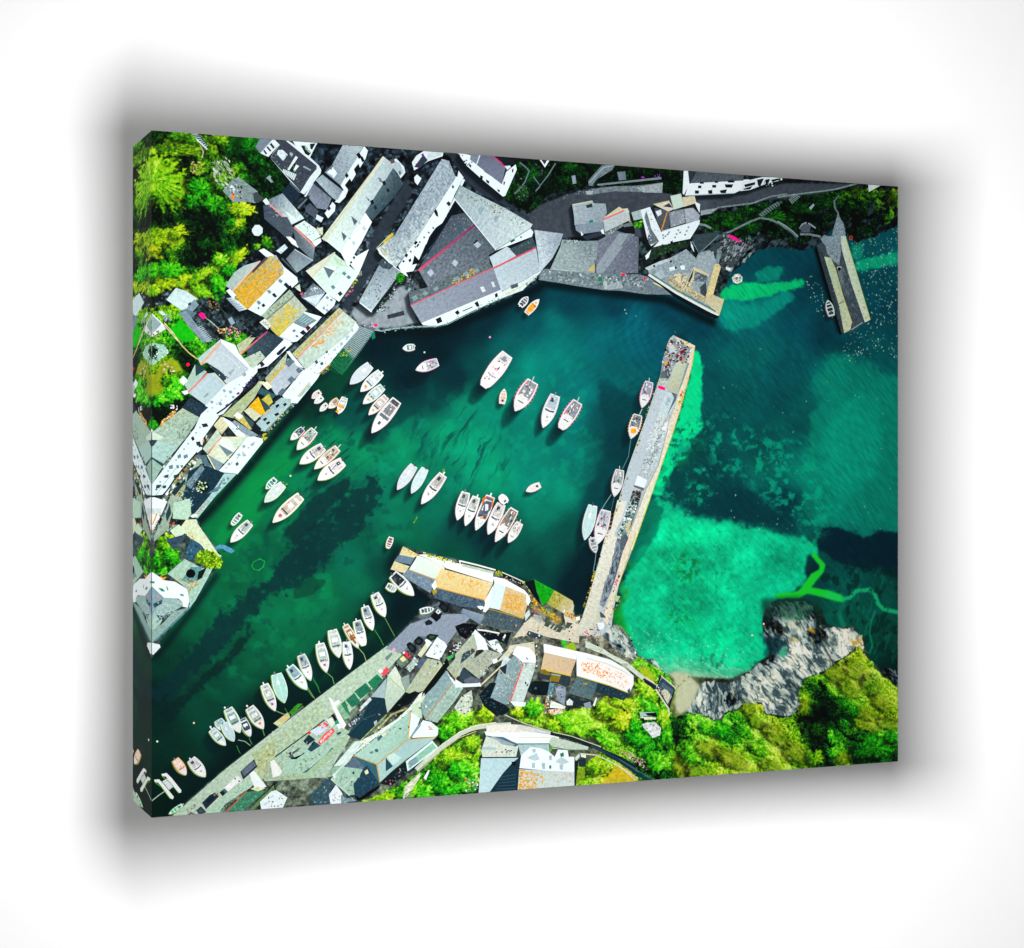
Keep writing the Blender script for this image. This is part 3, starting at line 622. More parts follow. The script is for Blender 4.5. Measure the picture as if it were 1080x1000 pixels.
g('L', '850 542 946 582 906 716 790 592', ['#bdb894', '#c3be9a', '#cfc8a4', '#c9c29c'], .15); line('L', '945 582 905 714', .6, '#d8d06a')
line('L', '335 382 560 530 780 650 900 712', 2.4, '#e0e1d6', .1); line('L', '372 447 450 485 522 527', 1.2, '#d9d6a0'); line('L', '360 380 560 505 880 680', .9, '#1c6a40', .3)
s('quay_face', 'L', '335 395 560 545 780 665 905 720 885 742 760 690 560 575 520 545', '#071018', .1)
part('printed_rocks', 'grey rocks running down to the water beside the quay')
g('M', '440 600 500 580 560 620 640 660 700 640 690 700 640 760 560 850 480 890 440 830 480 690', '#3a464b', .4); spk('M', '450 600 560 610 690 650 640 760 480 880 450 820', 120, 2.2, ['#6d7b80', '#1c282e', '#8f9c9f', '#2f3c42', '#4c5a60', '#12201a'], 66, 2.2, -.9); spk('M', '540 700 640 650 680 670 560 800', 40, 2.2, ['#97a3a4', '#76858a', '#3a484e'], 67, 2.0, -.9)
g('M', '500 855 545 870 530 890 500 880', '#dfe7e8'); spk('M', '540 640 720 600 760 680 680 720', 26, 1.8, ['#0c2a10', '#243a3c', '#d05ab0', '#0a1418'], 68)
part('printed_canoe', 'magenta canoe pictured on the rocks')
g('M', '512 595 560 605 632 655 590 650 540 628', '#f0148a', .06)
part('printed_boat', 'round white inflatable pictured off the rocks beside the upper quay', 'boats pictured in the printed harbour')
g('K', '860 870 885 840 920 835 948 865 942 900 905 918 872 905', '#cfd8c9', .4); sub('cockpit'); spk('K', '870 860 930 845 935 890 890 905', 16, 1.7, ['#3a4a44', '#eef2e8', '#7c8a80', '#b9c4b0'], 69)

# ------------------------------------------------------------------ outer breakwater
part('printed_breakwater', 'outer breakwater with two pale parapets at the right of the print')
g('O', '315 70 380 30 500 -60 550 -5 752 672 690 705 620 762 540 780 515 782', '#3a464f', .3)
g('O', '325 80 380 150 538 778 515 782', '#2c3b42', .35); g('O', '380 0 500 -20 515 110 500 230 450 190 400 130', '#7d8c96', .35); spk('O', '380 0 510 10 500 220 420 160', 50, 1.8, ['#9aa8ae', '#5c6a74', '#b3c0c2', '#44525c'], 70)
g('O', '480 240 525 235 540 370 520 420 500 330', '#5e6f78', .3); g('O', '525 380 570 370 590 470 545 480', '#52626a', .3); spk('O', '520 120 560 200 690 680 620 750 540 480', 80, 1.8, ['#2c3840', '#4c5a64', '#222e36', '#66747c'], 71, 2.5, 1.25)
g('N', '345 548 380 520 440 545 470 430 485 385 500 378 532 440 552 512 512 600 470 690 430 640 380 600', '#7d8c94', .35); spk('N', '380 530 440 540 490 400 530 450 545 510 480 660 430 620', 30, 1.6, ['#a3b0b4', '#53626a', '#8f9ca2'], 411)
s('parapet', 'O', '378 158 432 168 470 260 532 480 602 692 590 752 540 778 500 560 440 360', ['#bfcfae', '#a3b99a', '#b9c9a8', '#b4c4a4', '#c9cfae', '#c0c89c', '#c3cbaa', '#a9bd9c', '#b3c3a4'], .15); spk('O', '385 165 430 175 595 690 545 770', 60, 1.2, ['#9fb092', '#ccd6ba', '#8d9e84'], 72)
line('O', '500 540 540 520', .8, '#2f3b40'); line('O', '432 170 470 260 532 480 605 695', .5, '#c9c03a')
s('parapet', 'O', '513 -10 552 -10 640 290 752 670 708 692 600 380 520 100', ['#c6cfb4', '#c0cbb0', '#bdc8ac', '#c3ccae', '#c9d0b4', '#c3cdb2', '#c0cab0', '#b9c4aa'], .15); spk('O', '520 0 550 0 745 665 710 685', 60, 1.2, ['#a9b598', '#d6dcc4', '#96a288', '#b89a3a'], 73); line('O', '552 0 640 290 752 668', .5, '#b4c02a')
s('hole', 'O', '488 262 494 246 508 246 514 262 506 274 494 272', '#05080a'); line('O', '482 255 490 242 510 240 518 250', .6, '#c9d4d4'); sub('kerb'); line('O', '600 750 690 690', 1.0, '#7fb0a8')
part('printed_shadow', 'black shadow along the harbour side of the outer breakwater')
g('O', '300 100 318 75 518 782 535 788 500 790 460 640 400 440', '#01080c', .05)

# ------------------------------------------------------------------ main pier
part('printed_pier', 'long straight harbour pier with sheds, gear and a sunlit sea wall')
add(pts('a', '490 175 512 128 540 103 565 115 715 188 690 350 600 690 500 1000') + pts('b', '590 1000') + pts('c', '560 430 520 620 500 770 420 850 200 850 262 700 330 480 460 0') + pts('b', '420 830 500 560 600 270') + pts('a', '245 1000 330 740 430 440'), '#b1b6b6', .2)
s('deck', 'b', '675 0 748 0 695 220 630 420 580 560 530 720 480 760 450 700 560 320', '#b6bcc0', .10)
g('a', '405 560 440 470 480 560 400 770 330 1000 250 1000 300 820', '#bac0c4', .10); spk('a', '400 570 470 570 330 990 260 990', 60, 1.2, ['#96a0a6', '#bcc3c6'], 74)
s('deck', 'b', '470 595 545 605 520 700 500 760 460 830 440 900 480 900 420 1000 350 1000 420 820', '#dbd3c2', .1); s('deck', 'c', '460 0 555 55 500 300 430 480 400 620 425 700 330 850 195 835 262 700 330 480 385 300', ['#dad2c0', '#dcd4c4', '#d6ceba', '#cfc7b2', '#c3bba8', '#bfb8a4', '#c9c2ae', '#cfc8b4', '#cdc5b0', '#d3cbb6', '#d9d1be'], .14)
spk('c', '460 10 540 60 430 480 330 840 220 830 270 700 380 330', 130, 1.4, ['#c3baa4', '#e6dfcc', '#b4ab96', '#d0c8b4'], 75)
s('shed_shadow', 'c', '545 55 612 85 525 400 465 560 432 622 400 592 440 440 490 320', ['#53616c', '#3d4b56', '#52606a', '#5c6a74', '#7a838a', '#97999a', '#6c7780', '#5a6872'], .3); spk('c', '545 70 600 90 460 560 420 590 440 440', 60, 2.4, ['#6d7a84', '#3a4852', '#88949a'], 76, 4, 1.9)
s('sea_wall', 'a', '560 118 715 188 692 350 600 690 500 1000 440 1000 560 660 612 480 660 330 640 310 690 215 585 170', '#dfd5bb', .12); g('b', '938 0 590 1000 515 1000 610 760 705 500 800 320 880 0', '#ded5be', .12); g('c', '702 0 560 430 525 520 500 660 470 760 430 720 455 620 515 450 640 0', '#dcd2b8', .12)
line('a', '715 190 690 350 600 690 500 1000', .7, '#c9b03a'); line('b', '935 5 590 1000', .8, '#b8c81a', .2); line('c', '700 5 560 430', .7, '#c0b83a'); spk('b', '880 10 930 10 590 990 530 990', 110, 1.2, ['#c9bf9e', '#efe8d6', '#b3a886'], 77, 2.5, 1.9); spk('a', '580 130 710 190 600 680 500 990 450 990 650 340', 90, 1.2, ['#c9bd9a', '#efe6cc', '#b8aa80'], 78)
line('b', '880 10 800 320 705 500 515 1000', .6, '#8f8a76')
spk('a', '610 540 640 545 600 680 575 670', 26, 1.7, ['#b8a82a', '#8f9a1c', '#d8cc40'], 79); g('a', '592 580 610 575 608 600 595 600', '#d8263a'); g('a', '560 705 580 708 572 722', '#a8a01c'); g('a', '650 455 668 450 665 470', '#d8a81c')
spk('a', '560 120 600 130 710 185 700 220 640 200', 16, 1.2, ['#b8a050', '#efe6cc'], 80); g('a', '610 178 650 185 640 200 612 195', '#d8a83a')
s('shed_roof', 'a', '572 318 652 325 612 460 572 578 485 540 530 400', ['#c3c6ac', '#bcc0a6', '#b4b89c', '#b0b498', '#b9bda0', '#bfc3a8'], .1); s('shed_roof', 'a', '480 560 572 582 545 690 480 762 400 790 440 670', '#c0cdcc', .12); g('a', '520 565 570 582 560 630 490 750 545 610', '#5d6c74', .2); w('a', '490 600 520 610 515 650 485 645;470 650 490 640 500 670 480 675', '#9fb0b4', 'skylight')
g('a', '652 325 668 330 610 500 572 582 612 460', '#7c8a8c', .2)
g('a', '470 812 498 800 482 880 450 872', '#eceeee'); g('a', '440 880 480 890 470 910 430 905', '#223038')
s('deck', 'a', '400 780 480 745 430 960 415 1000 335 1000', '#c6cbc8', .15); spk('a', '400 780 490 740 430 990 340 990', 70, 1.7, ['#e9eceb', '#8f9a9e', '#4a5860', '#1c2830', '#c3b088', '#d9dcd6'], 81)
s('gear', 'a', '490 175 545 125 580 170 690 215 640 310 570 315 500 400 430 450 455 290', '#8a9296', .3)
spk('a', '490 170 560 130 690 215 650 330 560 320 440 440 450 300', 170, 2.1, ['#e9ecea', '#12181e', '#8f979c', '#2c343c', '#6a1a26', '#8a2430', '#c9ced0', '#3a444c', '#d8a83a', '#5a646c', '#f4f4f2'], 82); g('a', '590 235 625 215 635 240 600 262', '#7a1420'); g('a', '585 280 612 272 612 305 590 310', '#8a2a2a'); g('a', '465 320 492 312 495 335 470 340', '#e0a21c'); g('a', '500 190 545 180 548 240 505 250', '#b9c4c8', .2)
g('a', '440 400 500 370 510 400 490 450 430 455', '#5a6268', .2); spk('a', '480 380 540 350 520 440 480 480', 24, 2.0, ['#0c1014', '#1c2024', '#dfe2e2'], 83)
s('van', 'a', '435 460 470 450 475 515 430 525', '#b4b8a4', .3); g('a', '412 510 440 515 475 530 470 550 440 545 415 530', '#f0107a')
s('container', 'b', '632 392 712 432 686 497 608 472', '#e3e4e8', .05); g('b', '605 472 686 497 682 520 600 485', '#59646c')
s('gear', 'b', '690 240 772 230 830 40 870 40 800 290 720 402 665 345', '#bcc3c3', .3); spk('b', '690 240 770 225 720 400 665 345', 90, 1.9, ['#e3e7e6', '#3c484e', '#8b969a', '#5d6a70', '#c6ccca', '#222c32'], 84); spk('b', '790 60 830 20 800 200 740 260', 50, 2.0, ['#10161c', '#2c2430', '#4a3a44', '#8f979a'], 85); g('b', '830 0 862 0 855 25 835 30', '#e6e9ea')
spk('b', '740 0 820 0 760 200 700 220', 60, 1.6, ['#c9cdc8', '#8d979a', '#e6e8e2', '#5a666c'], 86)
s('gear', 'b', '592 520 668 515 640 640 585 800 525 905 470 880 560 640', '#6a7674', .3); spk('b', '592 520 665 518 630 660 570 650', 70, 2.1, ['#080c10', '#1a1418', '#4a1c1a', '#2a343a', '#8f8a84'], 87); spk('b', '570 600 640 600 560 820 500 890 480 860', 110, 2.1, ['#e6eceb', '#4fa89a', '#12181c', '#a9cdc6', '#7d8a8c', '#d0d6d2', '#2a3438', '#c4a070'], 88)
g('b', '560 760 580 770 555 860 535 850', '#c9b98a'); g('b', '500 890 540 870 560 900 520 1000 490 1000', '#4e5c64', .3)
spk('c', '555 330 575 330 520 500 510 480', 22, 1.7, ['#f05a90', '#1a1420', '#e8e0e0', '#c82a6a', '#2a2030'], 89); spk('c', '420 640 560 480 580 560 480 720', 26, 1.5, ['#c08a4a', '#b9b090', '#a06a30', '#dcd2b4'], 90); g('c', '402 650 440 680 455 705 410 700', '#3f4c58'); spk('c', '260 830 400 740 420 760 370 850 290 860', 30, 1.6, ['#f05080', '#1a1a24', '#ffffff', '#e02a6a', '#3a3a44', '#e8c8b8'], 91)
g('c', '380 745 440 740 440 790 400 800', '#eef0ea'); g('c', '528 520 570 530 550 575 520 565', '#9fc08a', .2)
part('printed_pier_fendering', 'yellow weed and rust along the harbour edge of the pier')
for t_, p_ in (('b', '600 270 640 120 655 100 590 300 520 520 480 640 420 800 360 960 350 990 410 800'), ('c', '452 60 465 30 440 110 400 220 375 300 340 380 330 470 290 560 262 690 270 600 320 480')):
    spk(t_, p_, 70, 1.5, ['#c9a81c', '#8f9a1c', '#0c1a14', '#e0c040', '#5a6a18'], 92)
spk('a', '330 700 440 440 425 440 245 990 260 990', 30, 1.3, ['#c9a86a', '#7a6a4a', '#8f9a1c'], 93)

# ================================================================== PICTURE: LEFT WATERFRONT
house('long waterfront row with orange lichen streaks beside the stepped slip')
g('Q', '700 690 1060 400 1130 320 1140 370 1000 570 830 720 740 760 690 745', '#ecf3f2', .06)
s('roof', 'Q', '600 560 980 188 1012 210 640 602', ['#aeb98e', '#b4ba92', '#bfc3a4', '#b3b894'], .22); s('roof', 'Q', '640 605 1012 215 1125 308 1060 402 710 692', ['#b6c4b2', '#c3cbb4', '#c0ccc0', '#bccabc', '#b4c4b8'], .18)
s('ridge', 'Q', '636 596 1008 206 1014 216 644 606', '#d88f8a'); spk('Q', '610 560 980 200 1000 220 650 590', 120, 1.5, ['#8fa02c', '#c9b02a', '#a9b46a', '#93a07c', '#c98a6a'], 94)
spk('Q', '740 520 960 300 1010 300 860 470 780 520', 46, 1.7, ['#e8961a', '#e0a02a', '#d88a1a'], 95, 2.0, -.7); spk('Q', '660 600 1010 230 1110 310 720 680', 90, 1.3, ['#a3b2a0', '#d3dccf', '#98a898', '#c9c8a4'], 96)
w('Q', '780 625 800 610 812 635 795 648;825 640 845 625 855 645 838 658;870 545 885 535 892 550 878 560', '#39505c'); w('U', '215 170 235 155 245 180 225 195;260 115 285 98 297 120 272 138;168 215 182 205 190 225 176 236;310 60 322 52 332 72 318 82', '#a3b9be')
wrow('Q', '735 700 1060 430', 9, 1.3, 1.4, '#8fa4ac'); wrow('Q', '760 735 1120 425', 8, 1.3, 1.4, '#7f98a0')
line('Q', '740 760 830 715 1000 560 1150 360', 1.4, '#b39a5a', .4); spk('Q', '830 720 1000 560 1040 540 860 730', 30, 1.8, ['#c9a02a', '#4a7a1c', '#a9b85a', '#7a5a3a', '#e0d8c0'], 97); g('U', '345 0 372 35 360 75 320 50', '#eef2f2')
part('printed_slipway', 'ribbed stone slipway running down into the green water')
g('U', '372 55 470 10 505 62 400 215 300 350 240 430 140 330 250 190', ['#5a7076', '#5f767c', '#536a72', '#3f5a60', '#0f5a3c', '#064a2c', '#0a5a2a', '#4c5f5c'], .25)
hatch('U', '380 30 490 75 250 400 165 300', 26, .55, '#93a7ab', .2)
g('U', '160 300 240 215 320 300 250 400 200 420 120 380', '#05402a', .6); hatch('U', '240 210 330 290 230 430 130 350', 14, .45, '#1a7a4c', .4); spk('U', '200 250 290 190 320 240 230 300', 26, 1.6, ['#c9b02a', '#1c8a3a', '#0c4a22', '#8fa84a'], 98); g('U', '470 90 500 80 505 125 480 140', '#0c7a50')
spk('U', '380 10 480 -10 500 60 420 60', 14, 1.3, ['#c9b8c4', '#e8a0c0', '#5a6a70'], 99)
part('printed_quay', 'grey harbour square between the slipway and the boathouse')
line('U', '500 60 560 68 620 55 700 45 780 40 860 35 1000 30', 1.6, '#93a0a4', .3); spk('U', '500 50 700 40 870 20 870 45 560 80', 40, 1.5, ['#2c4a50', '#a9b4b6', '#5d7078', '#10262c'], 100); g('U', '493 15 520 10 525 30 500 34', '#f01a5a')

house('grey-roofed middle house of the waterfront row with golden ridge')
g('Q', '520 900 690 690 740 745 830 720 800 770 640 965 555 955', '#eaf2f0', .06)
s('roof', 'Q', '380 760 562 548 545 650 400 812', ['#a3b192', '#a9b59a', '#b3bba2', '#a9b292'], .22); s('roof', 'Q', '410 805 548 645 565 598 692 690 520 872 470 902', ['#b4bac0', '#aeb4ba', '#a3aab2', '#a9b1b8', '#b3bac0'], .14)
s('ridge', 'Q', '405 795 540 640 548 650 412 806', '#d8a82c'); s('gable', 'Q', '552 545 578 538 695 680 640 662', '#eef4f3'); spk('Q', '390 760 550 570 540 640 410 790', 50, 1.4, ['#8fa04a', '#c9b43a', '#7f8f72'], 101)
w('Q', '540 640 580 600 622 622 572 672;630 692 650 672 690 698 652 722;560 772 592 742 632 772 590 802;480 882 520 840 552 852 510 902', '#566d7c', 'skylight'); g('Q', '640 905 740 785 755 825 665 915', '#a9b8b0', .2); line('Q', '650 900 745 790', .6, '#d8c89a')
w('Q', '600 850 612 838 620 850 608 862;650 800 662 788 670 800 658 812', '#b4c8cc'); s('chimney', 'Q', '345 790 365 785 440 830 400 855', '#d8d4b4', .12)
house('waterfront house with gold-lichened dormers and grey front wall')
g('R', '580 480 700 330 760 270 820 225 900 238 890 290 690 500', ['#a3bab6', '#93a9a9', '#a9bcbc'], .14)
s('roof', 'R', '440 330 640 90 665 115 600 230 500 345 470 400', '#aab898', .18); g('R', '340 372 620 120 640 160 430 392', '#a3b48c', .2); spk('R', '350 370 640 100 650 150 440 380', 60, 1.3, ['#8fa070', '#c3c8a0', '#b8b04a'], 102)
g('R', '620 185 660 145 745 190 785 202 740 240 690 215', '#2c565e', .2)
s('dormer', 'R', '552 302 632 218 692 352 660 370', '#dfae16', .2); spk('R', '560 300 630 230 680 350 650 360', 24, 1.3, ['#e8c01c', '#d09a1a', '#c9b45a'], 103); s('dormer', 'R', '660 240 720 193 752 262 720 292', '#bfb64a', .2); s('dormer', 'R', '515 332 558 302 662 372 602 416', '#c6cdae', .12); s('dormer', 'R', '440 390 500 358 582 482 560 482', '#c2b860', .2)
g('R', '640 228 732 312 690 335', '#2a484e'); g('R', '690 345 750 300 720 330 695 352', '#d8b01a'); g('R', '503 355 607 432 575 465', '#34505a'); g('R', '580 480 600 420 660 480 630 525', '#0c1a20')
w('R', '740 270 760 255 775 265 755 285;770 290 795 275 805 290 780 312;830 280 855 265 866 280 845 297;625 395 645 380 656 395 635 412;670 400 695 385 706 400 680 417;760 360 790 345 806 360 775 377;695 430 720 415 731 430 705 447', '#0f1b20')
s('chimney', 'R', '430 370 465 343 512 375 480 402', '#f2f4ee'); s('chimney', 'R', '660 112 700 93 747 135 712 162', '#e6dfc4', .15); g('R', '640 98 660 90 668 108 650 115', '#d8d49a')
s('roof', 'R', '380 450 440 408 632 530 600 545 540 545 470 470', '#8397a2', .2); line('R', '395 448 560 545', .9, '#c3d0d4'); line('R', '690 500 890 290 940 270', 1.0, '#5b8a8a', .4); spk('R', '690 500 900 270 930 280 720 510', 30, 1.6, ['#6f8f2c', '#2c6a6a', '#c9b02a', '#9fb8b4'], 104)
part('printed_bush', 'small golden-green bush pictured on the waterfront corner')
spk('R', '670 520 700 510 700 570 660 570', 14, 1.7, ['#a9b41c', '#6f9a14', '#c9c42a'], 105)
house('cream hip-roofed hall with a bright white harbour front')
g('R', '300 832 430 690 540 545 600 540 668 560 672 585 465 846', '#eff8f3', .04)
s('roof', 'R', '180 640 300 480 337 545 222 682', '#bccab2', .14); s('roof', 'R', '337 545 540 545 440 662 352 762 222 690', ['#d2d8be', '#c3d0b6', '#cfd8c0', '#d6dcc4', '#d0d4b4'], .12)
s('roof', 'R', '270 450 330 380 412 428 335 525', ['#c6c598', '#d0cea4', '#d3d3ae', '#c0c398'], .14); hatch('R', '280 440 340 385 410 430 340 515', 4, .4, '#dcdab8'); g('R', '340 380 412 420 472 480 540 545 460 540 400 470', '#eef5f2'); spk('R', '380 460 480 450 470 500 390 510', 12, 1.6, ['#33505c', '#f6faf8', '#5d7a84'], 106)
s('dormer', 'R', '305 600 430 670 380 702', '#67808a'); g('R', '335 548 400 560 440 640 430 668 310 600', '#dde4d4'); s('ridge', 'R', '215 668 332 540 342 548 225 676', '#dba08a'); line('R', '335 545 540 545', .8, '#e0d0a0')
g('R', '215 690 350 760 300 830 285 826', '#7a939a', .14); line('R', '218 690 296 832', 1.0, '#e8efc4'); g('R', '110 700 205 690 215 720 250 790 285 828 200 770', '#4c6a76', .2)
wrow('R', '350 815 620 570', 6, 1.8, 1.6, '#8aa2a2'); line('R', '330 830 465 840 668 565', .6, '#b9cfc6')
w('R', '565 605 585 590 602 605 580 622;500 615 520 605 532 625 510 637;460 685 480 675 492 695 470 707;500 690 520 675 537 695 515 706;380 760 400 750 412 770 390 780', '#8fa9a8'); w('R', '445 760 465 745 477 765 455 782', '#3c5a5a')
line('R', '430 690 540 546', .7, '#c3d4c4'); spk('R', '350 700 390 680 400 730 360 740', 10, 1.2, ['#d8c8a0', '#f0f0e0', '#c0b090'], 107)

# gardens and houses at the left
house('grey-white gabled house with a salmon ridge above the lane')
g('P', '760 500 950 370 1010 320 1010 400 890 540 830 520', '#dfe8ea', .1)
s('roof', 'P', '528 290 708 140 715 160 552 346', '#b4c8bd', .12); s('roof', 'P', '556 346 716 165 950 366 900 420 762 500 600 322', ['#bfc6ca', '#b9c0c4', '#b4bbc0', '#b8c0c4', '#bcc6c6', '#c3cccc'], .1)
s('roof_shadow', 'P', '600 325 690 380 775 450 730 477', '#2a3d4b', .12); s('ridge', 'P', '548 340 706 160 718 166 558 350', '#eda078'); s('gable', 'P', '708 133 830 183 862 250 957 362 945 380 716 165', '#f3f6f6', .04)
line('P', '720 240 850 340', .5, '#d9dfe0'); spk('P', '570 340 710 180 930 370 770 480', 60, 1.0, ['#a3adb2', '#ccd3d6', '#98a3aa'], 108)
w('P', '820 490 840 478 862 500 842 512;880 420 910 403 922 425 902 442;770 410 800 390 830 370 790 430', '#8ea3aa')
house('mint slate house with a red ridge and white lane front')
g('P', '590 670 750 505 890 470 902 540 732 742 560 802 540 770', '#eaf1f2', .06)
s('roof', 'P', '420 510 505 340 600 400 452 566', '#a6c6b6', .12); s('roof_shadow', 'P', '505 335 592 380 510 437', '#22404a', .15); s('roof', 'P', '450 570 607 415 662 408 752 505 592 672', ['#b9c9ca', '#b4c5c8', '#bccacc', '#b0c2c4', '#b4c6c4'], .1)
s('ridge', 'P', '446 560 602 408 610 418 455 572', '#e08080'); line('P', '660 410 752 505', .9, '#d8d8b4'); s('chimney', 'P', '375 470 410 433 447 470 410 512', '#f4f6f6', .04); s('chimney', 'P', '393 560 440 548 452 575 420 588', '#f4f6f6', .04)
wrow('P', '590 740 880 490', 8, 1.4, 1.5, '#8a9ea8')
w('P', '570 600 610 570 615 585 580 612;625 645 640 630 657 645 640 660;690 650 710 640 727 665 705 677;725 545 745 540 757 560 737 568;775 555 800 550 807 570 785 578;800 600 820 592 828 610 808 618', '#8aa0aa'); s('flowers', 'P', '838 575 862 562 866 580 845 588', '#8a1080'); g('P', '748 670 772 658 775 678 755 685', '#8a1080')
house('dark mossy roofed cottage in shade between the white fronts')
s('roof', 'P', '398 692 460 608 612 690 532 762', '#1f3542', .3); spk('P', '410 690 460 620 600 690 530 750', 40, 1.4, ['#0c1a22', '#35505a', '#12262e'], 109)
house('dark shaded slate roof with pink ridge in the middle of the left terraces')
g('Q', '290 690 530 450 602 480 402 662', '#e6eef0', .1)
s('roof', 'Q', '150 490 335 368 342 382 180 572', '#b3bd98', .2); s('roof', 'Q', '240 520 400 380 532 442 380 592 350 540 230 600', ['#3c4f5a', '#2c3f4c', '#263a46', '#2c414c', '#30464f', '#3c5258'], .25); s('roof', 'Q', '205 602 340 538 382 592 280 682', '#b4c0a8', .15)
s('ridge', 'Q', '175 562 395 376 402 384 182 574', ['#e08a80', '#c02a6a', '#c02a6a', '#e08a80']); w('Q', '330 640 350 620 372 640 352 660;470 560 500 530 542 498 550 512 500 570 480 575', '#18242e'); s('flowers', 'Q', '340 660 370 640 380 650 350 672', '#4a0a2a'); spk('Q', '230 600 280 480 400 400 520 440 380 580', 40, 1.3, ['#4a606a', '#1f323c'], 110)
g('Q', '250 430 320 370 390 360 300 430', '#131e26')
house('long white lane terrace with a mossy green roof at the left edge')
g('S', '540 0 700 -10 620 100 570 170 560 260 480 322 420 402 350 472 250 632 142 642 142 560 280 380 400 220 500 90', '#ebf3f2', .05)
s('roof', 'P', '100 905 170 880 402 695 542 772 400 972 330 1055 100 1075', ['#a6bca8', '#a3b9a2', '#a9ba9c', '#9fb29a', '#a3b8a4', '#a9bfb0', '#a9c0b4'], .25); spk('P', '180 900 400 710 530 780 380 980 200 1040', 130, 1.4, ['#7d8f7c', '#b9c8b4', '#8c9f90', '#5d6f60', '#c3cfb8'], 111)
spk('P', '360 850 480 790 470 900 390 980', 30, 1.9, ['#26352e', '#3c4c40'], 112, 2.2, -1.0)
g('S', '130 150 165 120 250 160 230 180 160 200', '#cfd8c4'); s('roof', 'S', '120 240 190 190 280 215 365 245 282 342 245 380 155 322 120 340', ['#a9c6bb', '#acc8bc', '#a9c4b6', '#a3c0b2', '#a9c3b8', '#a3c0b4', '#a9c6bb'], .15)
g('S', '125 330 155 322 250 378 240 405 160 345 125 360', '#2a4450'); s('roof', 'S', '120 350 160 340 240 402 205 460 165 530 120 560', '#93b5a8', .14); g('S', '120 180 200 185 165 235 120 225', '#27404a'); g('S', '142 205 158 200 160 225 142 228', '#7a1a3a'); spk('S', '280 320 310 330 260 370 250 360', 8, 1.5, ['#4c6a70', '#90b0ac'], 113)
wrow('S', '205 545 560 60', 11, 1.6, 1.7, '#6d848c'); wrow('S', '175 600 240 540', 2, 2.2, 2, '#2c4650')
w('S', '555 55 600 48 612 75 570 82;470 165 490 153 502 180 482 192', '#1a2830'); w('S', '510 200 545 195 552 225 520 232;530 225 560 222 565 240 535 243', '#22303a'); w('S', '360 310 387 300 392 325 365 337;410 310 442 298 447 325 415 337;290 395 320 385 327 415 295 422;350 390 370 385 377 410 355 417;385 390 405 385 408 405 390 410', '#62808a'); w('S', '260 470 290 462 287 490 255 492;330 470 362 462 357 490 330 492;190 550 222 545 217 575 185 577;240 555 272 550 267 575 240 577', '#2c4650')
s('flowers', 'S', '560 190 575 170 580 190 570 205', '#d8902a'); line('S', '180 640 350 410', .6, '#8fb09a')
line('P', '680 740 740 700 1000 480', 1.8, '#0f1c24', .2); spk('P', '880 530 1000 410 1000 480 900 560', 40, 1.7, ['#0c1220', '#28304a', '#3a3f5a', '#12202a', '#1c2a4a'], 114)
house('small white building at the fork of the lane on the left edge')
g('S', '130 652 175 648 280 682 240 772 155 945 130 945', '#f4f4f2', .05); g('S', '145 740 235 740 230 790 165 790', '#c9d0cc', .2); g('S', '155 870 195 770 200 790 165 870', '#e0a02c'); spk('S', '150 930 240 760 230 800 170 930', 16, 1.4, ['#4a6a50', '#c9d0c0', '#8fa08a'], 115)
part('printed_lane', 'lane with parked cars and flowers winding past the left terraces')
line('S', '130 632 160 640 240 634 280 590 340 500 420 400 520 285', 1.5, '#12242c', .2); g('S', '280 690 330 600 430 480 540 330 560 350 450 520 400 620 350 690 290 870', '#9ab09a', .2); g('S', '285 690 260 790 170 960 170 1010 290 900 320 720', '#93a896', .2); g('S', '310 610 420 500 430 520 340 640', '#1a3440'); g('S', '265 790 300 700 310 780 275 850', '#223a48')
spk('S', '330 520 520 300 500 350 360 520', 40, 1.6, ['#c9a02a', '#3a7a1c', '#d8502a', '#12301c', '#a9b02a', '#e8d8c0'], 116); spk('S', '340 640 430 520 440 560 380 660', 22, 1.6, ['#3a8a1c', '#c9902a', '#12301c'], 117); spk('S', '290 860 340 830 350 890 300 910', 16, 1.5, ['#c9a030', '#1c2a24', '#d8603a'], 118)
part('printed_quay', 'blue-shaded waterside yard below the white hall')
g('S', '450 440 560 380 610 400 740 450 840 458 700 600 520 815 465 785 480 680 410 640', '#15303d', .3); g('S', '440 520 560 380 580 420 470 580 440 560', '#6d8a94', .35); spk('S', '420 560 560 390 580 430 480 640 430 660', 30, 1.8, ['#9fb8c0', '#2a4450', '#5d7a86', '#0f222c'], 119)
g('S', '740 455 840 460 660 650 525 818 470 790 500 780 620 640', '#a3bfba', .2); spk('S', '680 560 760 470 800 470 700 600', 30, 1.5, ['#3a6a70', '#c3d8d4', '#5d8a8c'], 120); g('S', '600 620 690 560 740 480 690 600', '#4f7f88', .3); spk('S', '500 790 610 680 650 640 620 680 530 800', 16, 1.4, ['#d8a02a', '#5a8a2a', '#c96a3a'], 121)
spk('S', '410 600 500 650 490 720 410 660', 18, 1.6, ['#6d94a0', '#2c4c58', '#a9c4c8'], 122)
part('printed_tree', 'dark tree crown with pale flecks pictured in the waterside yard')
g('S', '500 560 520 525 560 510 605 530 620 570 600 605 555 615 515 600', '#0b1a14', .5); spk('S', '505 560 530 520 600 530 615 580 560 610 520 600', 50, 1.6, ['#c9dcc0', '#16301c', '#e6efe0', '#4c7a4a', '#0a140e', '#8fb07c'], 123)
house('flat pale-green roofed outhouse on the waterside')
s('roof', 'S', '330 692 460 660 472 782 442 832 322 822', '#b4cfb4', .14); spk('S', '340 700 455 670 460 780 340 815', 40, 1.2, ['#9fbf9f', '#c9dcc4'], 124); g('S', '462 800 500 785 528 790 520 810 480 815', '#dfe8d4')
house('cream stone wall and stepped pier head beside the lime-green tree')
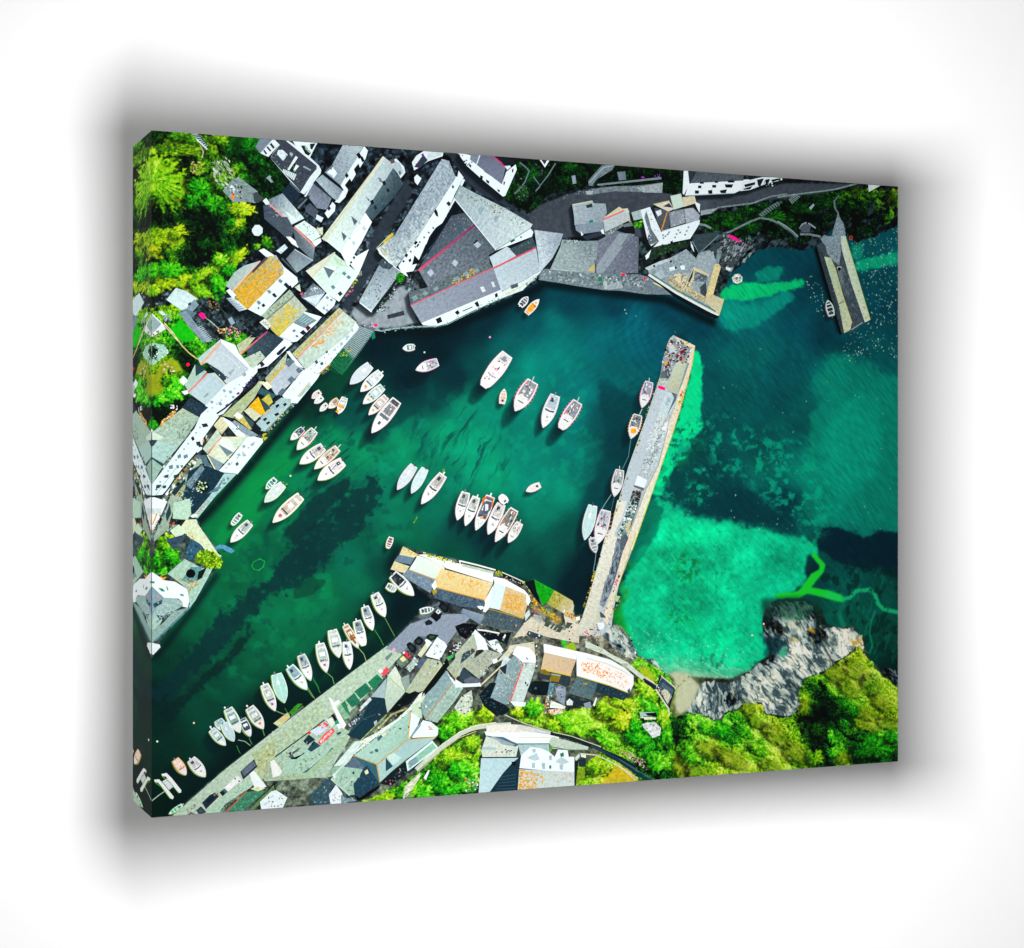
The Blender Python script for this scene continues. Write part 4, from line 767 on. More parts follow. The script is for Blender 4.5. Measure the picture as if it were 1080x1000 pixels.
g('S', '430 830 500 828 620 1000 700 1120 690 1180 560 1050 440 960 380 900', '#d0ddb8', .14); s('roof', 'S', '300 920 372 868 430 930 362 992', '#cdddbc', .12); spk('S', '440 850 500 840 620 1000 690 1120 600 1060', 40, 1.3, ['#b4c49a', '#e6ecd0', '#a9b48a'], 125); spk('S', '440 930 480 940 500 1000 470 1000', 12, 1.5, ['#c9a820', '#8f9a2a'], 126)

# left garden things
house('pale mint-roofed cottage in the garden at the left')
s('roof', 'E', '272 662 350 565 430 590 522 652 470 702 420 762', ['#cfe2dc', '#c6dcd4', '#c9dad8', '#d8e6e6', '#d4e2e0', '#cde0dc'], .14); g('E', '430 742 500 655 537 702 480 765', '#7f97a4', .2); g('E', '395 750 430 735 520 770 480 810', '#5d7886', .3); w('E', '450 690 475 680 470 705 448 712', '#2c4450')
part('printed_garden_path', 'grey stepped garden path running downhill at the left')
g('E', '375 768 430 750 530 880 650 1000 570 1010 440 862', '#7c919e', .25); hatch('E', '520 890 560 870 650 980 600 1010', 9, .45, '#a9bcc4'); line('E', '560 790 620 830 700 900', 1.0, '#9fb4a4', .4); line('E', '700 720 820 850', .8, '#2c5040'); g('E', '770 820 800 800 830 850 800 870', '#8fa6b8')
line('P', '400 190 460 250 530 300', 1.4, '#b9b06a', .4); line('P', '255 0 330 90 400 190', 1.2, '#c9c08a', .5); line('E', '250 860 300 920 370 1000', 1.2, '#d0cc9a', .5)
part('printed_parasol', 'hot pink parasol pictured in the left garden'); g('E', '528 780 560 762 597 802 570 822', '#fb128a', .06)
part('printed_parasol', 'small red parasol pictured beside the garden wall'); g('P', '432 340 440 325 458 328 463 345 448 357 434 352', '#e81a40', .06)
house('small square pavilion with white kite-shaped roof at the left edge')
g('E', '100 870 153 768 245 855 268 900 155 962', '#dfe4de', .08); s('roof', 'E', '110 860 153 782 232 858 155 945', '#93a6a4', .15); line('E', '153 770 155 945', .5, '#c9d4d0'); spk('E', '210 750 300 770 310 830 260 830', 20, 1.9, ['#0c1418', '#dfe4e6', '#2a343a', '#8f9a9e'], 127); g('E', '210 757 240 752 270 785 240 790', '#e8ecec')
part('printed_pond', 'pale stone-edged pond in the formal garden at the left edge')
g('P', '80 200 155 165 255 180 295 242 155 355 85 280', '#9fceb8', .2); g('P', '110 200 185 185 205 225 195 290 155 300 110 260', '#06141c', .3); spk('P', '160 180 280 190 280 260 160 340', 40, 1.4, ['#c9e4d4', '#5f9a88', '#2c5a50', '#e6f0e6'], 128); g('P', '145 330 158 322 165 340 150 350', '#e06a50')
part('printed_flowers', 'pink flowering border pictured in the left garden')
spk('E', '740 880 800 870 890 910 870 960 820 1000 740 990', 60, 1.6, ['#e890b0', '#d06a90', '#f0b0c0', '#2c7a1c', '#144a10', '#c9a04a'], 129); part('printed_flowers', 'cream and orange flowers by the garden path'); spk('E', '690 900 740 890 760 930 700 940', 12, 1.6, ['#e8d8a0', '#d8902a', '#f0f0e0'], 130); part('printed_flowers', 'buff flowers beside the formal pond'); spk('P', '220 330 330 340 340 400 250 400', 34, 1.5, ['#e0a890', '#c9b06a', '#f0e0d0', '#3a5a1a', '#c08a7a'], 131)
part('printed_flowers', 'orange flowers in the dark garden bed'); spk('E', '620 660 720 700 690 760 620 740', 20, 1.4, ['#c98a2a', '#a9b02a', '#d05a4a', '#2c5a1c'], 132); part('printed_flowers', 'pink and olive flowers below the square pavilion'); spk('E', '160 920 240 910 230 970 170 980', 24, 1.5, ['#c9909a', '#8f8a50', '#e0c0b8', '#2a3a1c'], 133)
part('printed_garden_wall', 'ochre flower bed edging the mossy roofed terrace')
line('P', '345 720 290 770 240 800 225 850', 2.2, '#c9963a', .4); spk('P', '220 800 340 710 350 740 250 830', 34, 1.5, ['#e0a03a', '#c07a4a', '#e6d8c0', '#8f9a3a'], 134); spk('P', '300 670 360 665 360 710 320 720', 12, 1.6, ['#e6e8e8', '#c9d0d0'], 135)
part('printed_tree', 'round green bush pictured at the foot of the formal garden')
g('P', '120 830 140 795 175 790 205 815 205 850 170 868 135 860', '#0f7a08', .4); spk('P', '125 830 170 790 205 830 165 862', 44, 1.5, ['#1ea00e', '#0c6a06', '#40c018', '#2cae10'], 136)
for q_ in ('700 290', '745 300'):
    pass
house('white rounded waterfront building with grey fan-shaped slate roof')
g('T', '90 340 155 330 262 400 342 410 442 470 462 560 445 622 405 612 400 572 370 548 250 540 155 455 90 455', '#f6f6f3', .04)
s('roof', 'T', '90 690 155 660 250 540 345 545 400 570 410 602 330 652 240 702 190 742 155 802 90 800', '#93b3ad', .16); s('roof', 'T', '100 540 155 448 252 540 155 682', '#7d9ca6', .16); s('roof', 'T', '110 720 160 690 190 680 240 720 200 790 155 802', '#a3bcae', .15)
g('T', '190 680 250 690 220 722', '#2f4c5a'); g('T', '165 590 240 555 235 590 175 622', '#2f4c58', .3); g('T', '195 530 212 525 215 542 198 545', '#e08a60'); s('roof', 'T', '100 800 155 806 240 752 330 652 452 620 360 722 155 905 120 860', '#88a8a0', .18)
g('T', '155 908 380 690 462 612 505 560 470 622 330 760 200 885', '#4c7c84', .3); g('T', '110 905 155 905 218 920 225 942 165 1005 120 960', '#e9ecea', .08)
w('T', '205 460 240 465 265 490 235 490;380 510 410 512 415 530 390 525;150 405 180 410 175 425 150 422;270 450 280 450 290 480 282 482', '#2a8a6a'); line('T', '190 740 250 700 290 660 330 650', .7, '#3c5a60'); spk('T', '180 580 400 580 330 650 200 760', 60, 1.1, ['#7d9c98', '#a9c4bc', '#6c8c8c'], 137)
part('printed_quay', 'sunny waterside garden quay with a round black well')
g('T', '280 345 420 225 520 280 560 300 640 300 500 560 462 612 445 470 370 412', '#a3bfa8', .18); g('T', '400 390 470 290 560 290 530 400 450 430', '#568f92', .3); g('T', '425 180 470 60 540 100 570 130 520 215 450 242', '#2b566c', .3); spk('T', '420 180 480 60 560 130 500 220', 24, 1.6, ['#12303c', '#5d8a9c', '#3a6478'], 138)
s('well', 'T', '428 345 440 318 470 305 500 320 508 350 490 376 460 380 436 368', '#05090a', .1); line('T', '640 300 600 380 500 560 455 615', 1.5, '#a3cfc8', .2); g('T', '530 330 600 290 560 380 520 400', '#0a1a10', .4); spk('T', '330 380 440 420 470 560 460 480 520 440 540 400', 60, 1.5, ['#c9a03a', '#a9b050', '#d8802a', '#6f8a3a', '#e6d8b0', '#8a6a3a'], 139); spk('T', '220 370 260 365 270 395 230 400', 10, 1.8, ['#e0a01c', '#c06a1a'], 140)
spk('T', '70 370 120 360 120 400 80 395', 8, 1.8, ['#e0a01c', '#8a4a1a'], 141); g('T', '575 130 720 200 700 225 620 170', '#d6d8bc', .15); g('T', '270 40 300 60 440 20 420 60 330 150 280 90', '#33485a', .4)
part('printed_tree', 'lime-green tree crown pictured on the waterside corner')
g('T', '505 200 560 150 600 160 650 160 700 215 732 240 712 300 660 280 600 300 560 270 505 255', '#4c7a08', .5); spk('T', '505 200 560 150 650 160 735 240 700 300 600 300 510 250', 130, 1.9, ['#8fc414', '#a9d41c', '#5a9410', '#c0dc30', '#3a6a0a', '#7ab414'], 142, 2.0)
part('printed_driftwood', 'blue-grey shape pictured in the water off the garden quay')
g('T', '660 135 700 110 740 112 800 140 825 160 800 180 760 165 720 140 680 150', '#4f93b4', .25)

# ================================================================== PICTURE: LOWER TOWN
part('printed_quay', 'lower harbour quay running down to the bottom left corner')
g('px', '180 862 233 815 290 770 348 726 408 681 424 690 400 716 352 752 300 800 262 832 222 858', '#b0bfa6', .2); spk('px', '185 860 233 818 290 774 408 684 410 690 300 790 230 850', 120, 1.3, ['#9fb094', '#c3d0b8', '#93a48a'], 310)
g('k', '280 262 480 62 600 20 780 -20 1000 -20 850 130 780 230 700 170 560 160 400 300', '#8491a0', .14); spk('k', '300 260 490 70 780 0 760 150 560 160 420 280', 70, 1.3, ['#788694', '#94a0aa'], 143)
spk('g', '620 760 700 690 820 680 780 780 560 960', 30, 1.2, ['#a9b59a', '#c9d0b6'], 144); g('g', '660 720 715 675 722 690 680 745', '#6b7f80', .1); g('k', '280 350 330 300 335 312 300 355', '#6b7f80', .1)
g('j', '-60 900 60 845 270 690 480 530 640 600 700 640 640 760 560 880 500 1000 0 1010', '#a6bba2', .25); g('j', '480 1000 560 900 640 800 720 700 760 740 700 840 600 980', '#8fa88f', .25); g('j', '-60 960 -60 880 60 850 240 960 330 1010 0 1030', '#9fb498', .25)
g('h', '440 800 660 640 850 480 1000 340 1000 540 830 690 610 840 520 900', '#a9bfa0', .25); spk('j', '0 640 520 350 545 470 350 600 90 800 0 850', 130, 1.6, ['#93ae8c', '#c3d2b8', '#86a082', '#b4c8aa'], 145)
spk('h', '440 790 560 740 560 850 470 860', 24, 1.6, ['#c9a06a', '#b0905a', '#9ab08a'], 146); line('j', '60 845 270 690 360 625 480 530', 1.3, '#16343a', .2); g('j', '180 860 320 770 345 745 560 745 450 850 300 960 100 990', '#a3c0aa', .15)
spk('j', '100 830 330 700 560 690 500 830 250 960', 60, 1.5, ['#93b09c', '#bcd0bc', '#86a592'], 147); line('j', '280 980 380 920 480 840 550 760', 2.6, '#4a7478', .3); g('j', '80 960 330 960 620 700 690 600 660 700 400 960 300 1010', '#9fbc98', .15)
part('printed_quay_wall', 'white wall dividing the quay terrace')
g('j', '510 350 530 350 655 572 632 608 600 562 560 472', '#f4f6f2', .05); part('printed_quay_wall', 'second white wall end on the lower quay'); g('j', '35 860 65 845 135 950 110 985 60 1000', '#f2f4f0', .05); g('j', '550 395 590 365 610 390 570 425', '#f0f2ee', .05)
part('printed_quay_steps', 'weed-stained wooden landing steps on the lower quay')
g('h', '602 560 680 500 720 470 740 510 650 590', '#c3cc9c', .15); hatch('h', '650 530 700 490 735 510 670 570', 5, .4, '#d89a2c'); g('h', '720 480 800 400 840 400 760 490', '#2c8a1c', .4); g('h', '740 500 840 415 850 425 750 512', '#5a6a50')
part('printed_tennis_tables', 'row of green tarpaulin stalls along the lower quay')
PARTS[-1]['name'] = 'printed_stall'
g('j', '580 440 650 372 700 330 830 225 910 150 955 195 850 300 770 380 700 450 640 530', '#a9c4a8', .12); g('j', '830 228 905 160 950 205 880 292', '#1f7650', .2); g('j', '720 302 812 230 862 292 770 362', '#1f6f50', .2); g('j', '650 372 720 312 772 392 702 432', '#227052', .2); g('j', '612 402 645 375 692 500 655 470', '#2a7a58', .2); g('j', '580 440 612 405 655 470 690 510 640 530', '#7fb08c', .2)
spk('j', '600 420 830 240 910 170 940 200 700 440', 40, 1.3, ['#165c44', '#2f8a60', '#175040'], 148)
house('pyramid-roofed pale pavilion on the lower quay')
s('roof', 'k', '272 660 298 488 442 612 297 782', ['#b4c2ae', '#c3ccb6', '#b9c5ae', '#aebda8'], .1); s('roof', 'k', '162 652 290 498 275 662', '#9eb0ae', .08); s('roof', 'k', '298 482 360 403 402 482 442 610', ['#cfd2bc', '#d6d8c4', '#d9dac8', '#cdd0ba'], .1); s('roof', 'k', '400 505 470 470 480 560 440 605', '#8b9a8e', .12)
line('k', '298 485 272 660', .5, '#7d9a86'); line('k', '298 485 442 612', .6, '#9fb46a'); line('k', '80 740 160 660', 1.8, '#c9d8d2', .2)
part('printed_parasol', 'red and white parasol pictured by the pavilion'); g('k', '243 455 290 408 312 430 270 488', '#f0485a', .1); g('k', '218 440 250 425 262 450 235 463', '#f6f6f4')
part('printed_awning', 'small red awning beside the black cars on the lower quay'); g('k', '425 295 445 285 490 325 465 340', '#f0304a', .1); g('k', '418 295 432 280 440 295 428 305', '#f4f4f2')
part('printed_person', 'tiny figure pictured on the quay with a long shadow'); g('k', '332 270 345 256 362 262 360 282 342 285', '#f0a0b8', .1)
house('long khaki roofed house on the lower quay with white top')
g('k', '600 320 700 168 762 210 782 240 722 352', '#f2f4f4', .05)
s('roof', 'k', '440 612 620 340 722 360 742 390 590 602 500 635', ['#a9b298', '#a3ad92', '#b0b79c', '#b4ba9e', '#a9b294', '#a6b090'], .16); spk('k', '450 610 620 350 720 365 590 590', 70, 1.3, ['#919c82', '#bcc3a8', '#b8ae70'], 149)
s('roof', 'k', '520 402 570 340 612 352 560 422', '#4a5f74', .15); s('roof', 'k', '540 312 620 200 652 222 570 332', '#cfd0ae', .1); g('k', '600 190 625 180 660 215 620 250', '#f0f2f0'); g('k', '445 415 520 330 550 360 480 455', '#aab6aa', .2); spk('k', '440 420 520 330 540 380 480 450', 20, 1.7, ['#10181c', '#eef0ee', '#56666c'], 150); spk('k', '660 230 750 210 740 290 680 300', 22, 1.5, ['#5d7a80', '#dfe6e6', '#2c3c44', '#a9bcbe'], 151)
line('k', '590 605 742 392', .9, '#d8d09a'); g('k', '440 625 500 630 520 605 560 620 470 715 330 760', '#0a141a', .2); w('k', '395 345 425 320 450 350 420 370', '#e0d89a', 'skylight'); g('k', '370 370 410 310 450 330 470 370 410 420', '#62786a', .3); g('k', '400 350 420 335 440 350 415 368', '#d0b83a')
house('grey-green slate house with a brown ridge in the lower town')
s('roof', 'k', '548 692 640 548 782 440 832 532 602 832 560 740', ['#8aa8a8', '#7d9aa2', '#7c98a2', '#8aa6a6', '#88a8a0', '#7f9c9c'], .2); s('roof', 'k', '602 836 832 540 912 580 842 690 700 862', ['#9fbcae', '#a3bdb2', '#9fb8ae', '#97b4a4', '#9ab8a4'], .25)
s('ridge', 'k', '600 825 826 534 834 542 606 838', '#b08a6a'); s('chimney', 'k', '768 440 800 480 850 532 912 552 900 580 830 545', '#f3f4f0', .05); spk('k', '560 690 780 450 900 580 700 850', 120, 1.4, ['#6c8a8c', '#b4ccbc', '#7f9a92', '#92aca4'], 152)
g('k', '550 690 575 650 610 640 540 760 480 720', '#cfd3b8', .15); line('k', '575 660 640 548 770 440', .9, '#c9ccb4'); g('k', '590 600 740 400 780 330 800 400 680 560 600 640', '#06100f', .2)
house('sandy-roofed double house with white chimneys in the lower town')
g('e', '150 478 242 570 282 690 220 652 150 662 128 560', '#f2f4f2', .06); g('e', '262 580 322 548 392 660 370 682 310 652', '#f0f2f0', .06)
s('roof', 'k', '778 422 1000 160 1000 340 905 420 850 512', ['#a6ae96', '#a9b098', '#a3ab92', '#a0a88e', '#b0a878'], .16); s('roof', 'e', '0 690 150 520 180 640 150 720 70 790 30 870 0 860', ['#a9b098', '#b0b59e', '#a9b09a', '#9fa892'], .16); s('roof', 'e', '68 792 250 652 382 690 272 792 192 892', ['#a3a792', '#a9ab96', '#b0b39e', '#a8a892', '#a3a890'], .16)
g('e', '58 690 140 640 162 668 40 772', '#2d4452', .2); g('e', '30 872 60 802 142 870 60 922', '#31424e', .2); g('e', '0 892 60 930 202 920 212 952 0 962', '#f0f2f0', .06); g('e', '70 900 130 870 200 900 190 925 80 930', '#5b6474', .15); spk('e', '80 790 250 660 370 690 270 780', 60, 1.2, ['#92967e', '#bcc0a8', '#8b9080'], 153); spk('k', '790 420 990 180 990 320 850 490', 60, 1.2, ['#929a80', '#bac0a4', '#c9a04a'], 154)
w('e', '320 590 340 580 350 600 330 610', '#6d8a90'); line('e', '240 590 300 640 380 690', .7, '#e0e2d8'); g('e', '150 652 160 648 162 660 152 662', '#d8404a'); g('e', '300 735 340 722 345 755 310 770', '#f2f2f0'); spk('e', '200 830 300 760 290 800 210 880', 16, 1.6, ['#0e1418', '#3a1c2a', '#a3a890'], 155); line('e', '210 940 400 760 470 640', 1.6, '#cfc8a6', .2)
part('printed_shadow', 'black courtyard behind the quay building in the print')
g('e', '195 505 240 500 375 515 400 610 330 570 270 585', '#081018', .1); line('e', '180 492 250 500 360 522', 1.6, '#eef2f2'); g('e', '370 520 460 510 420 610 385 600', '#0b1418', .2); g('e', '385 560 405 525 412 540 395 575', '#e6eaec'); spk('e', '330 580 400 590 390 620 340 600', 10, 1.4, ['#1c7a2c', '#0a2a10'], 156)

house('long quay building with sandy lichened roofs and white parapets')
g('d', '510 470 540 458 930 558 922 632 740 612 520 542', '#43596a', .3); spk('d', '530 480 920 570 910 620 540 530', 70, 1.6, ['#35485a', '#5b7480', '#2a3c48', '#6a8088'], 157); g('d', '280 320 320 308 532 390 512 442 492 505 262 362', '#6d8294', .18); spk('d', '300 330 520 400 490 490 290 360', 40, 1.3, ['#5d7284', '#8397a4', '#d0d0a0'], 158)
s('roof', 'd', '270 124 392 190 352 222 240 192', '#cfc798', .2); s('roof', 'd', '240 192 362 216 332 272 198 242', '#647a90', .14); s('roof', 'd', '200 244 322 286 282 342 168 310', '#cec696', .14); spk('d', '270 130 400 190 380 210 280 170', 30, 1.4, ['#c9b02a', '#e0d8a0', '#a9a02a'], 159)
g('d', '390 192 450 188 700 258 1000 332 1000 420 620 302 570 262', '#f6f2ea', .05); s('roof', 'd', '318 312 390 197 572 262 610 300 532 388', ['#d3dfd0', '#d9e2d4', '#d6dfcc', '#dcdfc8', '#d0dccc'], .08); line('d', '318 312 530 390', .9, '#d8a83a')
s('roof', 'd', '510 432 580 303 1000 422 932 557 540 457', ['#d8c486', '#dcc88e', '#e0cfa0', '#dcbf7a', '#d6bc74'], .1); spk('d', '630 340 690 345 680 390 640 385', 14, 1.6, ['#e0a01c', '#d89a1a'], 160); spk('d', '740 380 930 420 910 470 750 440', 30, 1.6, ['#e0a01c', '#dca83a'], 161); spk('d', '540 430 590 320 990 430 930 540', 90, 1.1, ['#cdb676', '#e6d8ac', '#c9b47c'], 162)
line('d', '540 458 932 560', .9, '#c9962a'); g('d', '500 440 530 400 545 450 520 480', '#f0ece0'); s('chimney', 'd', '930 562 960 512 1000 440 1000 530 942 655', '#f4f2ea', .06); g('d', '870 612 895 605 920 625 900 640', '#f2f2ee'); g('d', '500 480 540 470 545 500 515 520', '#9a8a2a', .3)
s('roof', 'e', '268 312 318 108 412 140 362 332', '#d3dee0', .08); s('roof', 'e', '360 336 412 145 582 200 592 260 556 402', ['#cdb27a', '#d0b888', '#d6c49a', '#d2b884', '#c9a862'], .12); spk('e', '400 200 540 220 530 350 390 310', 110, 1.9, ['#e09a1c', '#d8a030', '#e0ac3a', '#cf9220'], 163); spk('e', '370 330 420 160 580 220 550 390', 60, 1.2, ['#c3ac78', '#dccb9c'], 164)
g('e', '300 60 400 80 562 172 602 222 612 260 590 300 575 262 578 205 412 142 320 108', '#f4ede6', .05); s('chimney', 'e', '240 290 270 240 275 320 245 352 225 345', '#f2f0ea', .06); g('e', '178 300 225 300 240 325 190 320', '#f0f0ee')
g('e', '212 442 270 327 552 407 532 512 330 482', '#44575f', .3); spk('e', '230 440 280 340 540 410 520 500 330 470', 70, 1.7, ['#3a4c56', '#5c6f74', '#2c3c46', '#6a7a72'], 165); line('e', '270 322 556 404', .9, '#a9902a'); s('roof', 'e', '45 352 62 320 232 372 202 452', ['#6c8092', '#7d8fa0', '#8797a4', '#6d8090'], .12); g('e', '560 370 600 330 610 370 570 420', '#c9d0d0', .3)
line('Z', '110 702 250 735 405 778', 1.5, '#eae6dc', .1); line('Z', '110 702 125 745', 1.2, '#e6e2d6'); g('Z', '130 725 395 790 385 808 130 748', '#b4bfa8', .2); line('Z', '455 795 560 840 655 885', 1.0, '#dcd8c8'); g('Z', '455 800 640 885 620 905 470 840', '#101416', .3); spk('Z', '470 820 630 880 600 900 480 850', 16, 1.5, ['#e6dcd8', '#2a2024', '#c9b0a8'], 166)
part('printed_hedge', 'strip of yellow-green weed along the quay building parapet')
spk('d', '425 170 450 175 700 245 720 265 640 262 480 215', 60, 1.7, ['#b4b81c', '#8fae14', '#5a8a10', '#d8c828', '#e6e0a0'], 167); spk('Z', '390 790 430 780 470 820 420 830', 16, 1.7, ['#c9a81c', '#8f9a1c', '#7aae1c'], 168); spk('Z', '620 870 660 890 720 980 690 960', 20, 1.7, ['#c9c01c', '#8fae1c', '#e6e0b0'], 169)
spk('e', '600 205 660 250 700 300 800 370 860 430 820 440 720 360 620 310', 110, 1.7, ['#8fae14', '#c9b01c', '#5a8a10', '#d8902a', '#e0d040', '#3a6a0c', '#c96a2a'], 170)
part('printed_slipway', 'small slipway, bright green with weed on its lower half')
g('e', '640 84 802 170 762 290 735 275 710 295 662 182', '#0c9a14', .15); spk('e', '660 100 790 170 740 270 680 200', 40, 1.5, ['#14ae1c', '#0a8a12', '#086a14'], 171); g('e', '805 172 952 258 965 300 955 345 985 430 960 440 880 360 745 282', ['#a9a24a', '#b9b078', '#c3b994', '#c9c0a0', '#cfc6aa', '#c9c0a2', '#bdb488', '#8f9a2a'], .16); spk('e', '770 270 810 190 880 230 820 320', 50, 1.8, ['#a99a2a', '#8f8a30', '#c9c08a', '#7a9a1c'], 172, 2.4, 1.05)
g('e', '560 110 640 84 660 180 700 300 650 240', '#041216'); g('e', '870 335 885 325 895 345 880 355', '#e6e6e6')
part('printed_square', 'sunlit terrace at the foot of the pier with dark skylight panels')
g('e', '470 560 560 440 620 388 722 430 880 500 960 432 1000 450 1005 600 940 590 720 545 560 540', '#cbc5b0', .14); g('e', '880 370 1000 460 1000 500 900 470', '#d6cdb8', .12); spk('e', '480 560 620 400 720 440 900 510 990 590 720 540', 60, 1.3, ['#bdb69e', '#dcd6c4', '#b09c6a'], 173)
w('e', '735 418 782 430 752 474 720 460;800 440 812 446 782 488 765 480;825 452 842 460 812 500 790 492;850 462 882 474 848 516 812 506;905 430 955 440 915 485 895 465', '#3c5046', 'panel'); g('e', '640 365 700 385 715 425 690 440 625 400', '#a3a9a0', .2); g('e', '640 340 655 335 662 355 648 362', '#e03a4a'); g('e', '595 500 715 540 690 570 620 560 575 530', '#33414c', .3)
spk('c', '100 640 200 680 230 700 180 720', 26, 1.7, ['#c9902a', '#8a6a1c', '#e0a02a', '#4a5a1c'], 174); spk('c', '0 640 90 720 100 750 0 690', 40, 1.7, ['#c9a82a', '#8fae1c', '#e0902a', '#6a8a1c'], 175); g('c', '205 700 240 690 245 720 215 730', '#eceade')
line('e', '410 650 450 600 520 590 640 600', 1.2, '#6d7470', .2); g('e', '440 620 640 590 650 700 500 640 420 720 330 760 420 660', '#c9c8b0', .15)
house('slate cottage with red ridge and white gable near the pier')
g('e', '463 690 500 623 602 640 652 700 655 762 545 757', '#fafafa', .03)
s('roof', 'e', '358 812 480 698 556 766 447 1068 412 1103 280 1043', ['#8fa4a6', '#7d9496', '#7f9698', '#869c9e', '#7a9094', '#8a9ea2'], .2); s('roof', 'e', '556 766 652 760 640 830 552 1083 447 1068', ['#c6d0c6', '#c3cdc2', '#becabe', '#c6d0c8', '#c0cac0'], .16)
s('ridge', 'e', '546 760 558 764 454 1072 442 1066', '#d8605a'); spk('e', '300 1000 480 720 640 780 550 1070 420 1090', 110, 1.3, ['#6c8488', '#a9b8b0', '#98aaa6', '#d3dad2'], 176); g('m', '750 148 882 158 872 192 790 192', '#f2f4f2'); g('e', '358 815 400 700 450 730 380 800', '#c9d4d4', .3); g('e', '360 800 420 770 410 850 370 850', '#1f2c34'); line('e', '360 815 400 860 470 900', 1.0, '#b4b89a')
part('printed_shadow', 'black yard between the cottages of the lower town')
g('m', '500 100 590 0 640 0 592 120 720 182 750 215 720 250 640 270 540 190', '#0b1a20', .3); spk('m', '510 120 600 20 600 120 730 200 650 260', 40, 1.8, ['#14303a', '#04080c', '#274650'], 177); g('m', '890 60 930 -10 1000 -10 1000 100 930 95', '#0c1a20', .3); spk('m', '900 60 1000 0 1000 90', 20, 1.8, ['#2c4c54', '#04080c', '#4a6a70'], 178)
house('tan-roofed house with bright white parapet near the pier')
g('f', '100 220 372 282 366 352 105 292', '#fbfbf9', .03); s('roof', 'f', '80 425 108 294 366 354 332 442 320 482', ['#d3b890', '#d0b896', '#cbb494', '#cdb490', '#d8c090'], .08); spk('f', '90 420 115 300 355 355 320 470', 70, 1.0, ['#c3aa84', '#dcc8a8'], 179); s('gutter', 'f', '80 422 322 478 326 470 322 490 80 435', '#d8b81c', .15)
g('f', '48 492 80 432 322 487 312 552 290 572 150 522', '#2b3a42', .25); g('f', '163 465 240 480 222 532 148 522', '#86701c', .2); g('f', '80 430 110 430 160 460 150 480 70 460', '#7a6a24', .2); g('f', '165 462 240 475 236 485 162 472', '#8ab0b4'); g('f', '190 560 275 570 282 600 270 722 215 680', '#8b97a8', .12); g('f', '130 540 190 540 170 660 140 640', '#5b8494', .3)
spk('f', '120 560 290 570 280 690 160 680', 24, 1.8, ['#0c1418', '#2a343c', '#c9d4d8'], 180); g('f', '0 600 100 580 120 640 60 640 0 600', '#0a1418', .3); g('f', '20 520 150 530 130 640 60 600', '#0b161a', .3)
house('white house with pink-speckled roof and dark lean-to near the pier')
g('f', '530 530 640 562 802 627 752 682 520 612', '#1d3440', .2); spk('f', '540 540 790 630 750 670 540 600', 30, 1.6, ['#2c4a58', '#122430', '#3c5a66'], 181)
g('f', '368 280 450 298 642 350 762 420 832 482 832 552 797 622 642 562 370 482', '#fbf7f3', .03); s('roof', 'f', '385 350 450 345 620 390 800 470 810 560 785 600 640 545 375 470', ['#f6ece4', '#f4e8de', '#f2e4d8', '#f4eae2'], .05); spk('f', '400 370 560 380 660 470 600 520 430 450', 120, 1.6, ['#e8a060', '#eeb080', '#e09448', '#f0c4a0'], 182); spk('f', '600 400 800 490 790 590 620 530', 90, 1.4, ['#ecc0a0', '#f4dcc8', '#e6ac84'], 183)
line('f', '450 340 620 385 760 450 800 480', .8, '#c9c4bc'); line('f', '370 482 640 562 798 624', .9, '#d0b83a'); s('roof', 'f', '300 622 370 488 542 540 492 677', ['#5a7478', '#4c6a72', '#3f5a64', '#566f72'], .25); spk('f', '320 610 370 500 530 545 480 660', 40, 1.4, ['#6f8a8a', '#3a525a', '#8aa09a'], 184); g('f', '420 540 460 535 455 555 425 555', '#a8902a', .3)
g('f', '285 690 300 640 400 680 500 690 510 720 380 730', '#1c2a34', .2); g('f', '285 690 310 665 340 690 335 720 290 720', '#d9dcd4'); g('f', '425 705 480 690 490 740 440 750', '#8797a4'); g('f', '500 720 525 655 535 662 515 730', '#e6eaec'); g('f', '160 680 280 730 270 750 150 740', '#e6e6d8', .2); g('f', '120 760 250 745 260 780 180 800', '#e2cdb8', .3); spk('f', '120 750 250 745 250 790 150 800', 18, 1.4, ['#d86a2a', '#8a5a3a', '#c99a6a'], 185); g('f', '780 600 800 580 805 620 790 640', '#3c5a54')
part('printed_footpath', 'pale stepped path around the headland beside the white house')
g('f', '440 198 582 260 640 300 782 372 922 492 900 515 760 402 600 312 440 250', '#c9d5c6', .14); g('f', '450 205 570 258 560 280 450 235', '#bcd0be', .1); g('f', '735 380 785 380 770 420 740 410', '#9fb894'); g('f', '905 510 930 490 1000 545 1000 600', '#1b2c36', .2); line('f', '925 488 1000 540', 1.0, '#e0d8b8'); line('f', '580 260 560 290', .7, '#7d8c78'); line('f', '470 260 560 270', .7, '#b4b46a')
part('printed_ruin', 'roofless dark walled enclosure pictured above the beach')
g('o', '300 115 420 195 400 215 300 150', '#132430', .2); line('o', '300 110 425 185', 1.0, '#ddd5b4'); g('o', '418 92 440 88 552 190 550 215 502 362 390 200 415 165', '#2b4454', .3); g('o', '440 232 470 190 525 262 490 325', '#c9c8b0', .2); g('o', '430 185 450 150 530 205 540 215 500 300 520 230', '#4d6474', .2); spk('o', '420 180 470 230 480 300 400 210', 20, 1.5, ['#c9a07a', '#e0d8c4', '#8f9a8a'], 186); g('o', '545 205 555 195 505 365 500 345', '#060c12'); line('o', '436 95 552 192 552 205', 1.3, '#d9d0b0'); line('o', '440 110 400 190', 1.0, '#d9d0b0'); g('o', '405 160 435 85 440 110 415 170', '#0a141a'); line('o', '395 205 450 290 500 365 505 420', 1.4, '#e0d9be')
part('printed_house', 'small white ruined cottage pictured in the headland bushes', 'houses pictured in the printed town')
